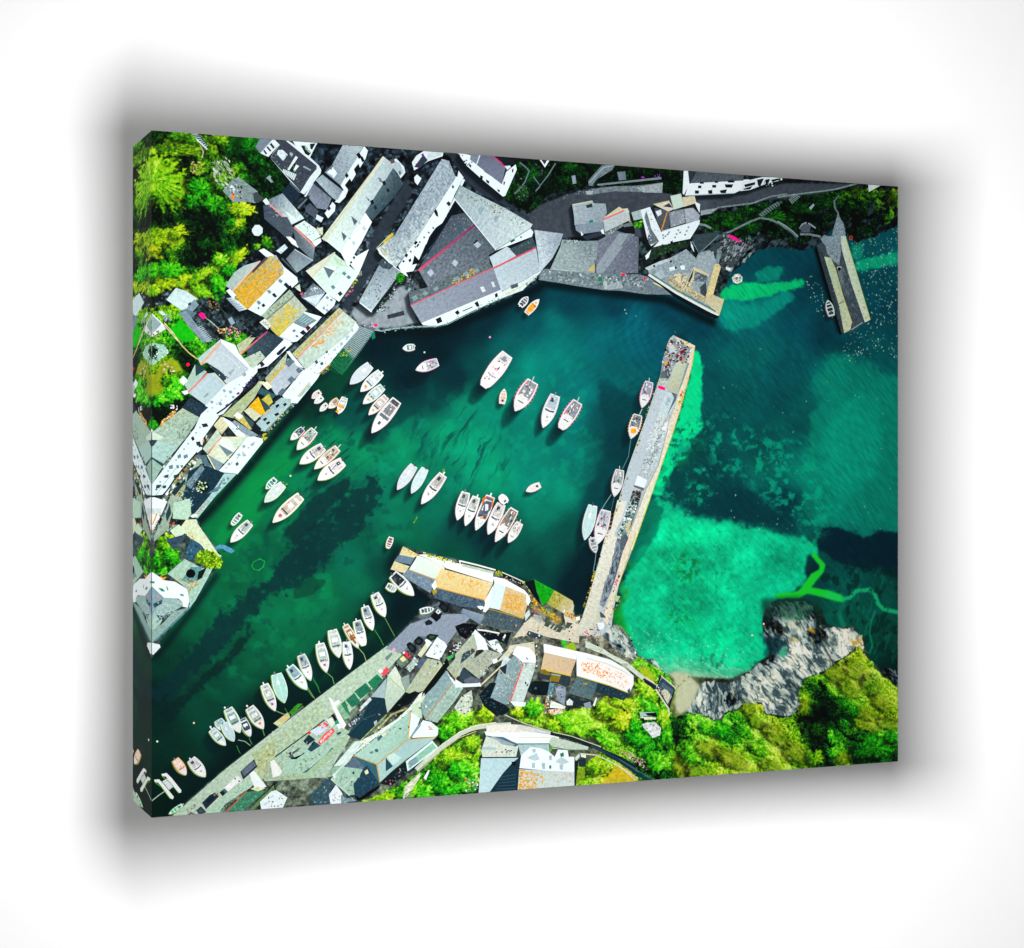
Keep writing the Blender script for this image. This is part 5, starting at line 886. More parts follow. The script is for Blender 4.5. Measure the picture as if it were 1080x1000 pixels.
g('o', '285 490 330 475 400 480 440 520 432 580 372 602 340 560 300 520', '#dfdcd8', .2); spk('o', '290 490 400 470 440 540 370 595', 44, 1.8, ['#f4f4f2', '#1c2c34', '#8f9aa4', '#e8d0c8', '#c9ccd0', '#4a5a62'], 187); g('o', '265 392 380 390 400 425 300 425 275 440', '#a9c0b4', .2); g('o', '310 400 400 395 412 430 330 420', '#0a1014'); g('o', '280 430 395 435 400 450 290 455', '#e6e0c4', .2); g('o', '280 440 300 440 310 470 285 470', '#0a1418')

house('large teal slate house with gold ridge lines in the lower town')
g('l', '255 502 300 398 420 338 600 220 720 108 780 20 812 -5 800 60 760 130 600 262 420 372 340 440', '#e2e5d4', .2); spk('l', '260 500 310 400 600 225 770 40 790 60 600 270 340 440', 90, 1.6, ['#f4f4ea', '#b9bfa8', '#c9c89c', '#8f9a7a', '#e6e6da'], 188); line('l', '420 330 560 180 690 130', 2.0, '#9faa70', .4)
s('roof', 'l', '255 512 716 150 692 382 440 582', ['#aad0c0', '#a0c8b8', '#96bfaa', '#a6ccba'], .12); s('roof', 'l', '440 582 692 386 922 364 670 552 560 642 465 732', ['#a9cac6', '#9fc2c2', '#a6c8c6', '#a3c6c0', '#a6cac4', '#a9ccc6'], .08); spk('l', '280 510 700 180 680 380 440 570', 120, 1.1, ['#93bca8', '#b4d8c8', '#86ae9a', '#a9bfa0'], 189)
s('roof', 'l', '692 382 720 158 792 212 762 292 715 375', '#e3efe8', .06); s('roof', 'l', '725 370 765 295 815 228 922 358', '#e6f2ec', .06); g('l', '700 375 718 372 805 262 785 255 760 285', '#8499a4', .2); g('l', '720 110 790 60 800 130 808 205 790 215 720 155', '#c3d0b4', .15); line('l', '800 80 810 200 790 250', .9, '#6d8272')
s('ridge', 'l', '250 512 440 577 442 588 250 520', '#c9a045'); s('ridge', 'l', '436 584 690 380 696 386 442 592', '#c99a50'); s('ridge', 'l', '688 382 712 152 722 152 698 384', '#cfa865'); s('ridge', 'l', '692 380 922 358 924 366 694 388', '#c9a23c'); s('ridge', 'l', '434 584 446 584 470 730 458 730', '#c9a23c')
s('hip', 'l', '255 518 436 588 462 732 330 612', '#2f6272', .2); s('dormer', 'l', '513 530 572 600 513 642', '#1f4552'); s('dormer', 'l', '520 522 572 488 642 532 572 592', '#bfe2d8', .08); w('l', '440 372 475 345 488 360 455 398;420 465 445 455 455 480 432 488', '#3c6478', 'skylight'); g('l', '380 490 405 475 415 490 390 500', '#5c7c80'); g('l', '480 345 510 325 520 340 490 360', '#e2e0c0')
s('extension', 'l', '676 560 890 390 942 452 690 642', '#dcebe0', .08); g('l', '690 572 890 412 925 450 700 622', '#8dc2aa', .14); g('l', '700 560 760 520 780 560 710 615', '#7d9aa6', .2); s('chimney', 'l', '810 225 880 240 940 290 935 345 922 358', '#f0f2ea', .05); spk('l', '850 270 900 280 895 310 860 300', 8, 1.4, ['#e8a0b0', '#c97a90'], 190); g('l', '688 642 880 520 940 470 700 662', '#16303c', .2)
g('l', '560 648 672 560 690 650 560 760 465 740', '#0e1c22', .3); spk('l', '500 730 670 580 680 650 540 760', 30, 1.6, ['#4a6068', '#1c2c34', '#c96a7a', '#8fa0a4', '#0a1014'], 191)
house('blue-green slate house at the bottom edge of the print')
s('roof', 'l', '68 702 172 600 332 630 312 680 250 740 260 830 220 835', ['#a9cab6', '#a0c0ac', '#a6c6b4', '#a3c4b2', '#98bca8', '#93b8a4', '#a3c6b4'], .18); s('roof', 'l', '168 602 250 528 332 612 302 632', '#5f7b8e', .2); s('roof', 'l', '325 630 360 590 462 742 300 852 262 832 255 745', '#1d3f50', .3); spk('l', '80 700 180 610 310 640 230 820', 40, 1.4, ['#86aa94', '#bcd8c8', '#5d8270', '#2c5040'], 192); spk('l', '260 820 330 640 450 740 300 840', 30, 1.6, ['#12303e', '#356070', '#0a1c26'], 193)
line('l', '175 770 320 625', .8, '#c9d8c4'); g('l', '340 640 365 625 375 655 350 668', '#e6e4b0'); line('l', '68 705 220 838', .9, '#c3d4c0'); g('l', '90 600 270 395 310 400 170 590', '#d8e2da', .12); line('l', '150 600 330 410', .8, '#6c8c94'); g('l', '255 830 300 855 470 745 460 775 330 870 285 880', '#05090a')
house('white-topped house with blue side roofs at the bottom edge')
g('l', '40 850 110 748 162 822 152 905 60 925', '#f0f0f2', .06); s('roof', 'l', '-20 880 50 820 70 930 -20 945', '#3a5868', .3); s('roof', 'l', '150 830 200 860 240 850 280 880 150 905', '#6d8a94', .25); spk('l', '70 820 150 800 140 880 80 880', 14, 1.3, ['#c9b04a', '#8fa0a8', '#c9d0d0'], 194); spk('l', '150 840 280 870 250 900 160 900', 18, 1.5, ['#2c4a58', '#dfe8ea', '#a0b8bc'], 195)
part('printed_tent', 'big dark teal tarpaulin roofs in the shade of the lower quay')
g('l', '200 345 250 280 320 210 395 45 440 42 507 52 522 160 440 250 320 392', '#14303c', .2); line('l', '210 340 330 215 430 180', .7, '#2c5462'); line('l', '320 215 350 130 400 50', .7, '#27505e'); line('l', '330 215 440 245', .6, '#3c6a74'); g('l', '215 355 330 225 430 215 410 290 310 388', '#123440', .15); line('l', '300 150 395 55', 1.8, '#d3dedc', .2); g('l', '200 290 300 160 330 190 300 220 260 280', '#2a4854', .3); spk('l', '210 280 300 170 320 200 250 270', 24, 1.6, ['#0c1a20', '#a9bcc0', '#3c5a66'], 196); g('l', '415 240 440 225 445 260 425 275', '#9fb8b8', .3)
g('l', '530 165 600 80 700 10 750 -10 700 60 620 140', '#060f12', .2); line('l', '310 390 430 270 520 180', 1.0, '#9fb06a', .4)
part('printed_boat', 'red and white rowing boat pictured ashore on the lower quay', 'boats pictured in the printed harbour')
g('j', '425 715 470 650 540 595 562 622 500 690 440 732', '#f0405a', .1); sub('cockpit'); g('j', '440 700 530 612 545 625 460 705', '#f6b0b8', .15); spk('j', '440 700 540 610 550 630 460 710', 14, 1.5, ['#f03a60', '#e8d020', '#f4e0e0', '#f07020'], 197)
part('printed_gear', 'pile of white and red gear beside the boat on the lower quay')
g('j', '358 622 480 558 502 600 420 662', '#ccd8e8', .12); g('j', '335 632 355 620 370 640 350 650', '#e82a2a'); spk('j', '420 570 500 540 520 590 450 600', 24, 1.7, ['#f05060', '#f0a0a8', '#e02a3a', '#e8e8ec'], 198); g('j', '490 530 540 510 565 560 530 590', '#d5e4d8', .12); g('j', '530 490 550 485 620 590 600 600', '#0b1418'); g('j', '560 545 580 530 612 590 600 600', '#1f9a70'); g('j', '570 570 600 560 620 595 590 605', '#e6ecec')
g('j', '305 702 350 650 402 690 340 735 312 712', '#183038', .1); g('j', '340 770 390 700 430 730 445 740 370 790', '#1f4450', .1); g('j', '185 830 210 800 275 755 280 765 225 810 215 850', '#3a5a54', .2); g('j', '200 850 225 825 250 850 310 795 320 800 245 850', '#1f343c', .2); w('j', '185 800 205 790 215 805 195 815', '#12262c', 'shadow'); g('j', '575 640 610 625 615 640 585 655', '#22424c')
part('printed_house', 'long mint roof with red gutter line at the bottom left of the print', 'houses pictured in the printed town')
g('i', '425 835 790 556 815 600 640 700 560 800 555 830', '#a6cab2', .12); g('i', '600 825 770 655 910 640 925 650 740 812', '#3c8062', .25); line('i', '590 830 640 780 770 650', .9, '#c9604a'); spk('i', '620 820 780 660 900 650 740 805', 34, 1.5, ['#5a9a7c', '#8ab89c', '#28604a'], 199); spk('i', '450 830 780 570 800 600 560 820', 50, 1.2, ['#98bea6', '#b9d8c0'], 200); g('i', '790 500 830 482 902 570 932 612 842 642 810 560', '#f2f4ee', .06); g('i', '800 630 850 610 925 625 860 650', '#d9d9b0', .2)
g('i', '810 350 1000 210 1000 390 930 420 900 560 830 480 850 440', '#a9b98e', .3); spk('i', '830 350 1000 250 1000 380 900 540 850 470', 50, 1.7, ['#8fa06a', '#c9a860', '#c3ccaa', '#6f8a4a'], 201); g('i', '760 820 900 690 1000 570 1000 620 860 780', '#0a1418', .2); g('i', '790 800 990 600 1000 640 830 800', '#5d8050', .35)
part('printed_house', 'white house at the bottom edge beside the dark alley', 'houses pictured in the printed town')
g('i', '878 735 970 650 1010 640 1100 700 1060 790 890 802', '#f0f2f0', .06); w('i', '910 750 930 735 940 750 920 768;960 690 985 675 995 690 970 705', '#c3d4d0'); spk('i', '930 700 1060 680 1060 770 950 780', 20, 1.5, ['#2c8a3a', '#c9d8cc', '#3a6a4a'], 202)
part('printed_house', 'grey and white houses at the bottom edge left of the blue slate house', 'houses pictured in the printed town')
g('l', '-60 940 -100 830 -20 760 20 700 75 720 90 760 40 830 60 925', '#31505c', .3); spk('l', '-100 900 -20 770 70 730 50 920', 40, 1.7, ['#5d7c84', '#14262e', '#a9c0c0', '#3a5a4a'], 203); g('j', '540 980 620 900 740 700 780 720 680 860 560 1010', '#cfdcd0', .15); g('j', '630 910 720 830 800 910 740 925', '#596c7e', .25); g('j', '560 990 620 910 780 930 760 1000', '#9cc2ac', .2); w('j', '700 960 715 945 725 965 710 975', '#1d4a3a')
spk('h', '700 1000 820 860 1000 800 1000 860 860 980', 30, 1.6, ['#c3d2b4', '#a9c09c', '#4a7a4a'], 204)

# ---- white villa and paths bottom centre
house('big white-topped house at the bottom edge with blue-grey side roof')
g('m', '545 395 1000 398 1150 430 1150 490 810 492 700 455 560 432', '#fbf9f5', .03); line('m', '830 445 1150 440', .6, '#d8d0a4'); line('m', '560 430 700 452 810 494 1150 496', .8, '#2c8a5a')
s('roof', 'm', '518 612 822 610 770 650 600 885 498 895', ['#b9d2d4', '#b4ccd0', '#b9ced0', '#bfd4d4', '#c3d8d8'], .1); g('m', '518 552 560 432 642 462 822 510 802 600 530 602', '#d0d4c4', .14); spk('m', '620 550 790 530 800 590 640 590', 30, 1.6, ['#10201c', '#2a5a3a', '#e6ece6', '#8fa8a0', '#c05a4a'], 205); g('m', '525 520 640 525 640 545 522 545', '#a9c0bc')
g('m', '558 432 700 440 822 502 800 518 690 500 640 462', '#4d6c80', .2); hatch('m', '600 430 790 500 770 525 590 470', 7, .45, '#c9d0c4'); g('m', '820 612 852 560 812 882 585 890 690 740 770 650', '#15303f', .2); hatch('m', '680 760 800 740 800 880 640 885', 5, .25, '#2a4a5c'); g('m', '765 640 800 640 800 670 768 668', '#0a1014')
house('white dormered villa with orange lichen on its front roof slope')
g('n', '60 692 75 580 150 520 235 520 300 560 345 600 372 542 450 545 460 600 505 600 507 725 270 712', '#fbfbfb', .03); g('n', '48 500 300 498 302 560 230 530 150 520 70 590', '#a6c2c6', .14); s('roof', 'n', '45 880 58 700 270 712 508 724 505 850', ['#cfd0c0', '#cdd2c4', '#c3cdc8', '#c6d0ce', '#c9d3d0'], .1)
spk('n', '60 870 60 700 170 710 280 790 200 860', 120, 1.9, ['#e8a81c', '#e0a02a', '#e8b43c', '#dc9a18'], 206); spk('n', '270 740 480 740 470 800 300 810', 14, 1.6, ['#e0b050', '#e8a83a'], 207); spk('n', '70 860 80 720 490 735 490 840', 110, 1.1, ['#b4c0bc', '#d9e0de', '#a9b5b0'], 208)
s('dormer', 'n', '120 610 200 568 222 622 180 632', '#bccacb', .1); s('dormer', 'n', '350 642 402 598 462 642 412 662', '#b9c8c6', .1); w('n', '388 575 417 563 422 595 395 602;300 672 318 668 318 695 302 698', '#2c7a5a'); w('n', '240 650 268 650 268 700 245 700;385 665 412 662 412 705 388 702;300 590 322 588 322 625 302 628;165 540 190 535 190 565 168 568;160 650 185 648 185 690 162 690', '#a9bcc0'); g('n', '385 662 412 660 415 678 388 675', '#d8a040')
g('n', '300 470 325 440 450 468 622 520 610 545 320 535', '#bcc7b2', .14); line('n', '320 520 460 545 600 545', .9, '#4c7a64'); g('n', '510 610 545 570 550 600 520 640', '#c9d0c0', .2); g('n', '540 622 602 618 596 682 545 682', '#1b2f36', .2); g('n', '555 570 600 580 600 610 560 600', '#f2f4f2'); g('n', '525 705 590 700 590 770 520 830', '#7a9a1c', .3); g('n', '505 640 540 620 515 850 505 850', '#14221c', .2)
g('n', '300 560 310 500 330 520 310 570', '#5a9a2c', .3)
part('printed_footpath', 'curving pale lane above the villa and the teal slate house')
line('m', '-10 705 60 640 130 580 200 520 280 460 350 412 420 380 480 362 560 350 640 343 760 338', 4.6, '#c3cebc', .12); line('m', '10 720 200 545 340 445 480 392', 1.0, '#a9b47a', .3); line('m', '60 625 200 500 350 395 480 345 640 322', 1.0, '#dfe0cc', .2)
g('m', '560 345 700 335 830 340 1000 380 1150 420 1150 440 1000 400 560 398', '#e6e4d8', .1); hatch('m', '820 335 1100 400 1100 425 800 380', 16, .25, '#7f9098'); line('m', '830 340 1000 375 1150 415', .8, '#a9b8b4'); line('n', '-60 260 100 330 330 400 480 440 640 490 720 520', 1.0, '#b9c4a4', .3)
part('printed_sunken_lane', 'dark sunken lane curving along the hillside at the bottom of the print')
line('n', '310 408 450 440 560 475 640 505 760 562 880 612 1000 685', 3.8, '#12242d', .25); line('n', '640 505 760 570 1000 700', 2.8, '#1d3c48', .25); line('o', '-10 735 100 790 200 860 300 925 380 960', 3.0, '#14313e', .25); line('o', '100 775 220 850 390 950', .9, '#3c6a7c'); line('n', '330 400 480 432 640 490 680 505', .8, '#c9d2a0'); line('o', '-20 770 100 830 190 890 250 930', 1.2, '#cdd4a4', .3)
line('n', '560 575 680 585 800 640 900 700 1000 790', 1.2, '#d0d4a8', .3)
for lbl, t_, p_, sd in (('stone wall corner pictured beside the villa garden', 'n', '270 120 300 100 290 260 265 250', 209),):
    part('printed_garden_wall', lbl); spk(t_, p_, 26, 1.7, ['#d8902a', '#e0c8a8', '#5a3a2a', '#c9d0c8'], sd)
part('printed_patio', 'pale patio with white furniture pictured in the lower gardens')
g('m', '300 200 360 110 440 60 450 130 440 200 400 260 330 240', '#c3cfbe', .25); spk('m', '300 200 380 90 450 80 440 230 380 250', 44, 1.8, ['#2c9a7a', '#eef0ea', '#8fa89a', '#3a5a50', '#e0d8c8', '#1c3a34'], 210); part('printed_patio', 'planted patio at the bottom edge of the print'); spk('m', '380 770 500 740 490 870 400 890', 40, 1.8, ['#3a7a70', '#e6ece0', '#5a9a3a', '#a9c4a0', '#e0902a'], 211)
part('printed_bench', 'white garden bench at the bottom edge'); g('m', '50 770 90 705 100 712 70 790', '#e6ecec'); part('printed_patio', 'pale garden terrace below the teal slate house'); g('l', '670 760 790 650 800 665 790 690 700 830 650 870', '#cfd3b8', .3); spk('l', '660 830 740 790 740 840 670 870', 16, 1.5, ['#e8e0e4', '#c95a8a', '#7a8a84', '#3a4c44'], 212)
part('printed_flowers', 'pink heather patch pictured on the hillside lane bank')
spk('o', '70 670 200 720 310 790 320 860 220 800 100 710', 70, 1.4, ['#e8a0c0', '#d080a0', '#c9b08a', '#f0c0d0', '#8fae4a'], 213)

for p_, n_, sd_ in (('395 745 420 735 450 745 430 770 400 780', 26, 401), ('500 655 520 645 560 655 550 680 520 690', 24, 402), ('556 668 570 660 568 720 552 735', 24, 403), ('640 655 668 672 690 700 680 706 650 690', 30, 404), ('430 690 460 680 470 700 440 720', 20, 405), ('300 790 340 770 350 790 310 815', 22, 406), ('590 660 625 662 640 680 600 684', 22, 407)):
    part('printed_clutter', None, 'clutter pictured between the lower town houses'); BASE = None
    spk('px', p_, n_, 1.8, ['#0e161a', '#e6eae6', '#6f7c78', '#3a4a3c', '#b4a888', '#2a3238', '#8f9a8c', '#c98a4a'], sd_)

# ------------------------------------------------------------------ cars
def car(tile, p, col, label, glass='#0c1216'):
    part('printed_car', label, 'cars pictured on the printed quay')
    g(tile, p, col, .15)
    P = pts(tile, p); c_ = np.mean(P, 0)
    sub('windscreen'); add([tuple(c_ + (np.array(q) - c_) * .5) for q in P], glass, .1)


car('k', '512 195 550 158 592 188 572 232 540 235 520 215', '#0b1318', 'black car parked beside the khaki roofed house', '#25323a')
car('k', '450 225 480 205 535 255 520 300 490 290 460 255', '#0b1318', 'black car parked next to the red awning', '#25323a')
car('k', '610 160 640 140 715 150 690 180 650 200 620 185', '#0d1a18', 'black car tangled in greenery by the white-topped house', '#2c4a34')
car('d', '545 602 588 568 640 620 632 655 605 665', '#0a1015', 'black van parked below the quay building', '#1d262c')
car('d', '490 692 540 640 582 672 575 705 540 738', '#0a1015', 'black car with a white roof mark on the quay corner', '#0c1014'); g('d', '532 655 553 632 578 655 555 675', '#eef2f2'); g('d', '545 650 555 642 564 654 553 662', '#5a646a')
car('d', '445 738 478 716 512 738 500 758 455 765', '#0a1015', 'small black car on the quay edge', '#1d262c')
car('d', '440 700 540 590 560 570 570 590 460 710', '#5c6a74', 'grey car parked along the shaded quay edge', '#2a363e')
car('i', '718 490 830 388 857 450 742 555', '#232f42', 'long navy van parked on the lower quay', '#3c4a5c'); hatch('i', '730 490 820 400 850 440 750 530', 7, .35, '#8797a8')
car('i', '560 650 690 520 732 555 610 660', '#f0f2f2', 'white van parked on the lower quay', '#f4f6f6'); g('i', '570 640 590 625 620 655 600 665', '#2c6a5a'); g('i', '668 545 678 538 684 550 674 556', '#1c4a30'); g('i', '700 565 712 558 716 570 704 574', '#1c4a30'); g('i', '550 660 570 640 600 665 575 690', '#13222c')
car('i', '408 742 470 680 512 660 547 690 440 795', '#1c2a3a', 'navy pickup truck parked on the lower quay', '#10202c'); spk('i', '490 650 545 660 540 700 510 700', 10, 1.5, ['#c96a3a', '#3a8a3a', '#8f9aa4'], 214)
car('i', '360 805 400 770 445 820 385 838', '#2a3644', 'dark car parked at the bottom corner of the quay', '#44525e')
car('i', '285 845 320 815 360 840 350 855', '#4a5c54', 'small car half cut off by the bottom edge', '#c9704a')
car('d', '690 770 760 745 880 760 840 820 780 880 730 850 700 800', '#06090d', 'black cars crowded in the shaded alley mouth', '#14101c'); spk('d', '700 770 870 760 800 870 740 850', 24, 1.5, ['#1c2a30', '#2a1420', '#3a4a52', '#000000'], 215)
part('printed_clutter', 'bins and bikes pictured in the dark alley mouth')
spk('k', '790 270 870 200 890 240 800 350', 20, 1.7, ['#f0d8d8', '#1c9a3a', '#0a1014', '#dfe6e6', '#3a1c30'], 216); g('k', '775 335 820 310 830 330 790 360', '#3cb05a', .3); spk('d', '690 930 740 890 720 990 660 990', 20, 1.8, ['#eef0f0', '#0c1014', '#5a2a44', '#b9c2c4'], 217)
spk('j', '650 560 760 470 770 520 680 590', 20, 1.6, ['#0c1c20', '#c9d6d6', '#3a5a60'], 218); spk('i', '270 800 350 750 360 770 290 830', 18, 1.6, ['#3c4c58', '#6d7c80', '#8fa092'], 219)

# ------------------------------------------------------------------ mooring lines
for t_, p_, c_ in (('g', '660 395 700 470 740 545', '#5a8a4a'), ('g', '575 490 620 560 650 620', '#3a8a3a'), ('g', '445 640 490 690 510 750', '#8fa870'), ('g', '185 838 235 880 250 935', '#6a9a5a'), ('g', '75 880 120 950 130 1000', '#1a6a2a'), ('j', '340 265 380 330 400 360', '#6f9a5a'), ('j', '385 200 420 260 445 315', '#1f7a34'), ('j', '335 280 385 350', '#4a8a4a'), ('h', '615 455 660 475 700 490', '#7f9a6a'), ('h', '515 605 530 660', '#5f9a5a'), ('h', '405 680 430 730', '#3f8a4a'), ('h', '315 695 370 705 415 740', '#8fb08a'), ('h', '305 740 320 780 335 805', '#2f7a3a'), ('h', '695 435 720 480', '#2c7a34'), ('h', '770 420 780 460', '#2c7a34'),
                   ('i', '0 728 60 680 105 650', '#b9ccc4'), ('b', '580 95 560 240 510 345', '#4c7a80'), ('b', '420 550 380 610 345 665', '#6d9aa0'), ('b', '445 560 420 680', '#3c5a60'), ('c', '375 170 365 250 350 330', '#6a8a90'), ('a', '285 700 265 750', '#c9c8b8')):
    part('printed_mooring_line', None, 'mooring lines pictured in the printed harbour')
    line(t_, p_, .8, c_)

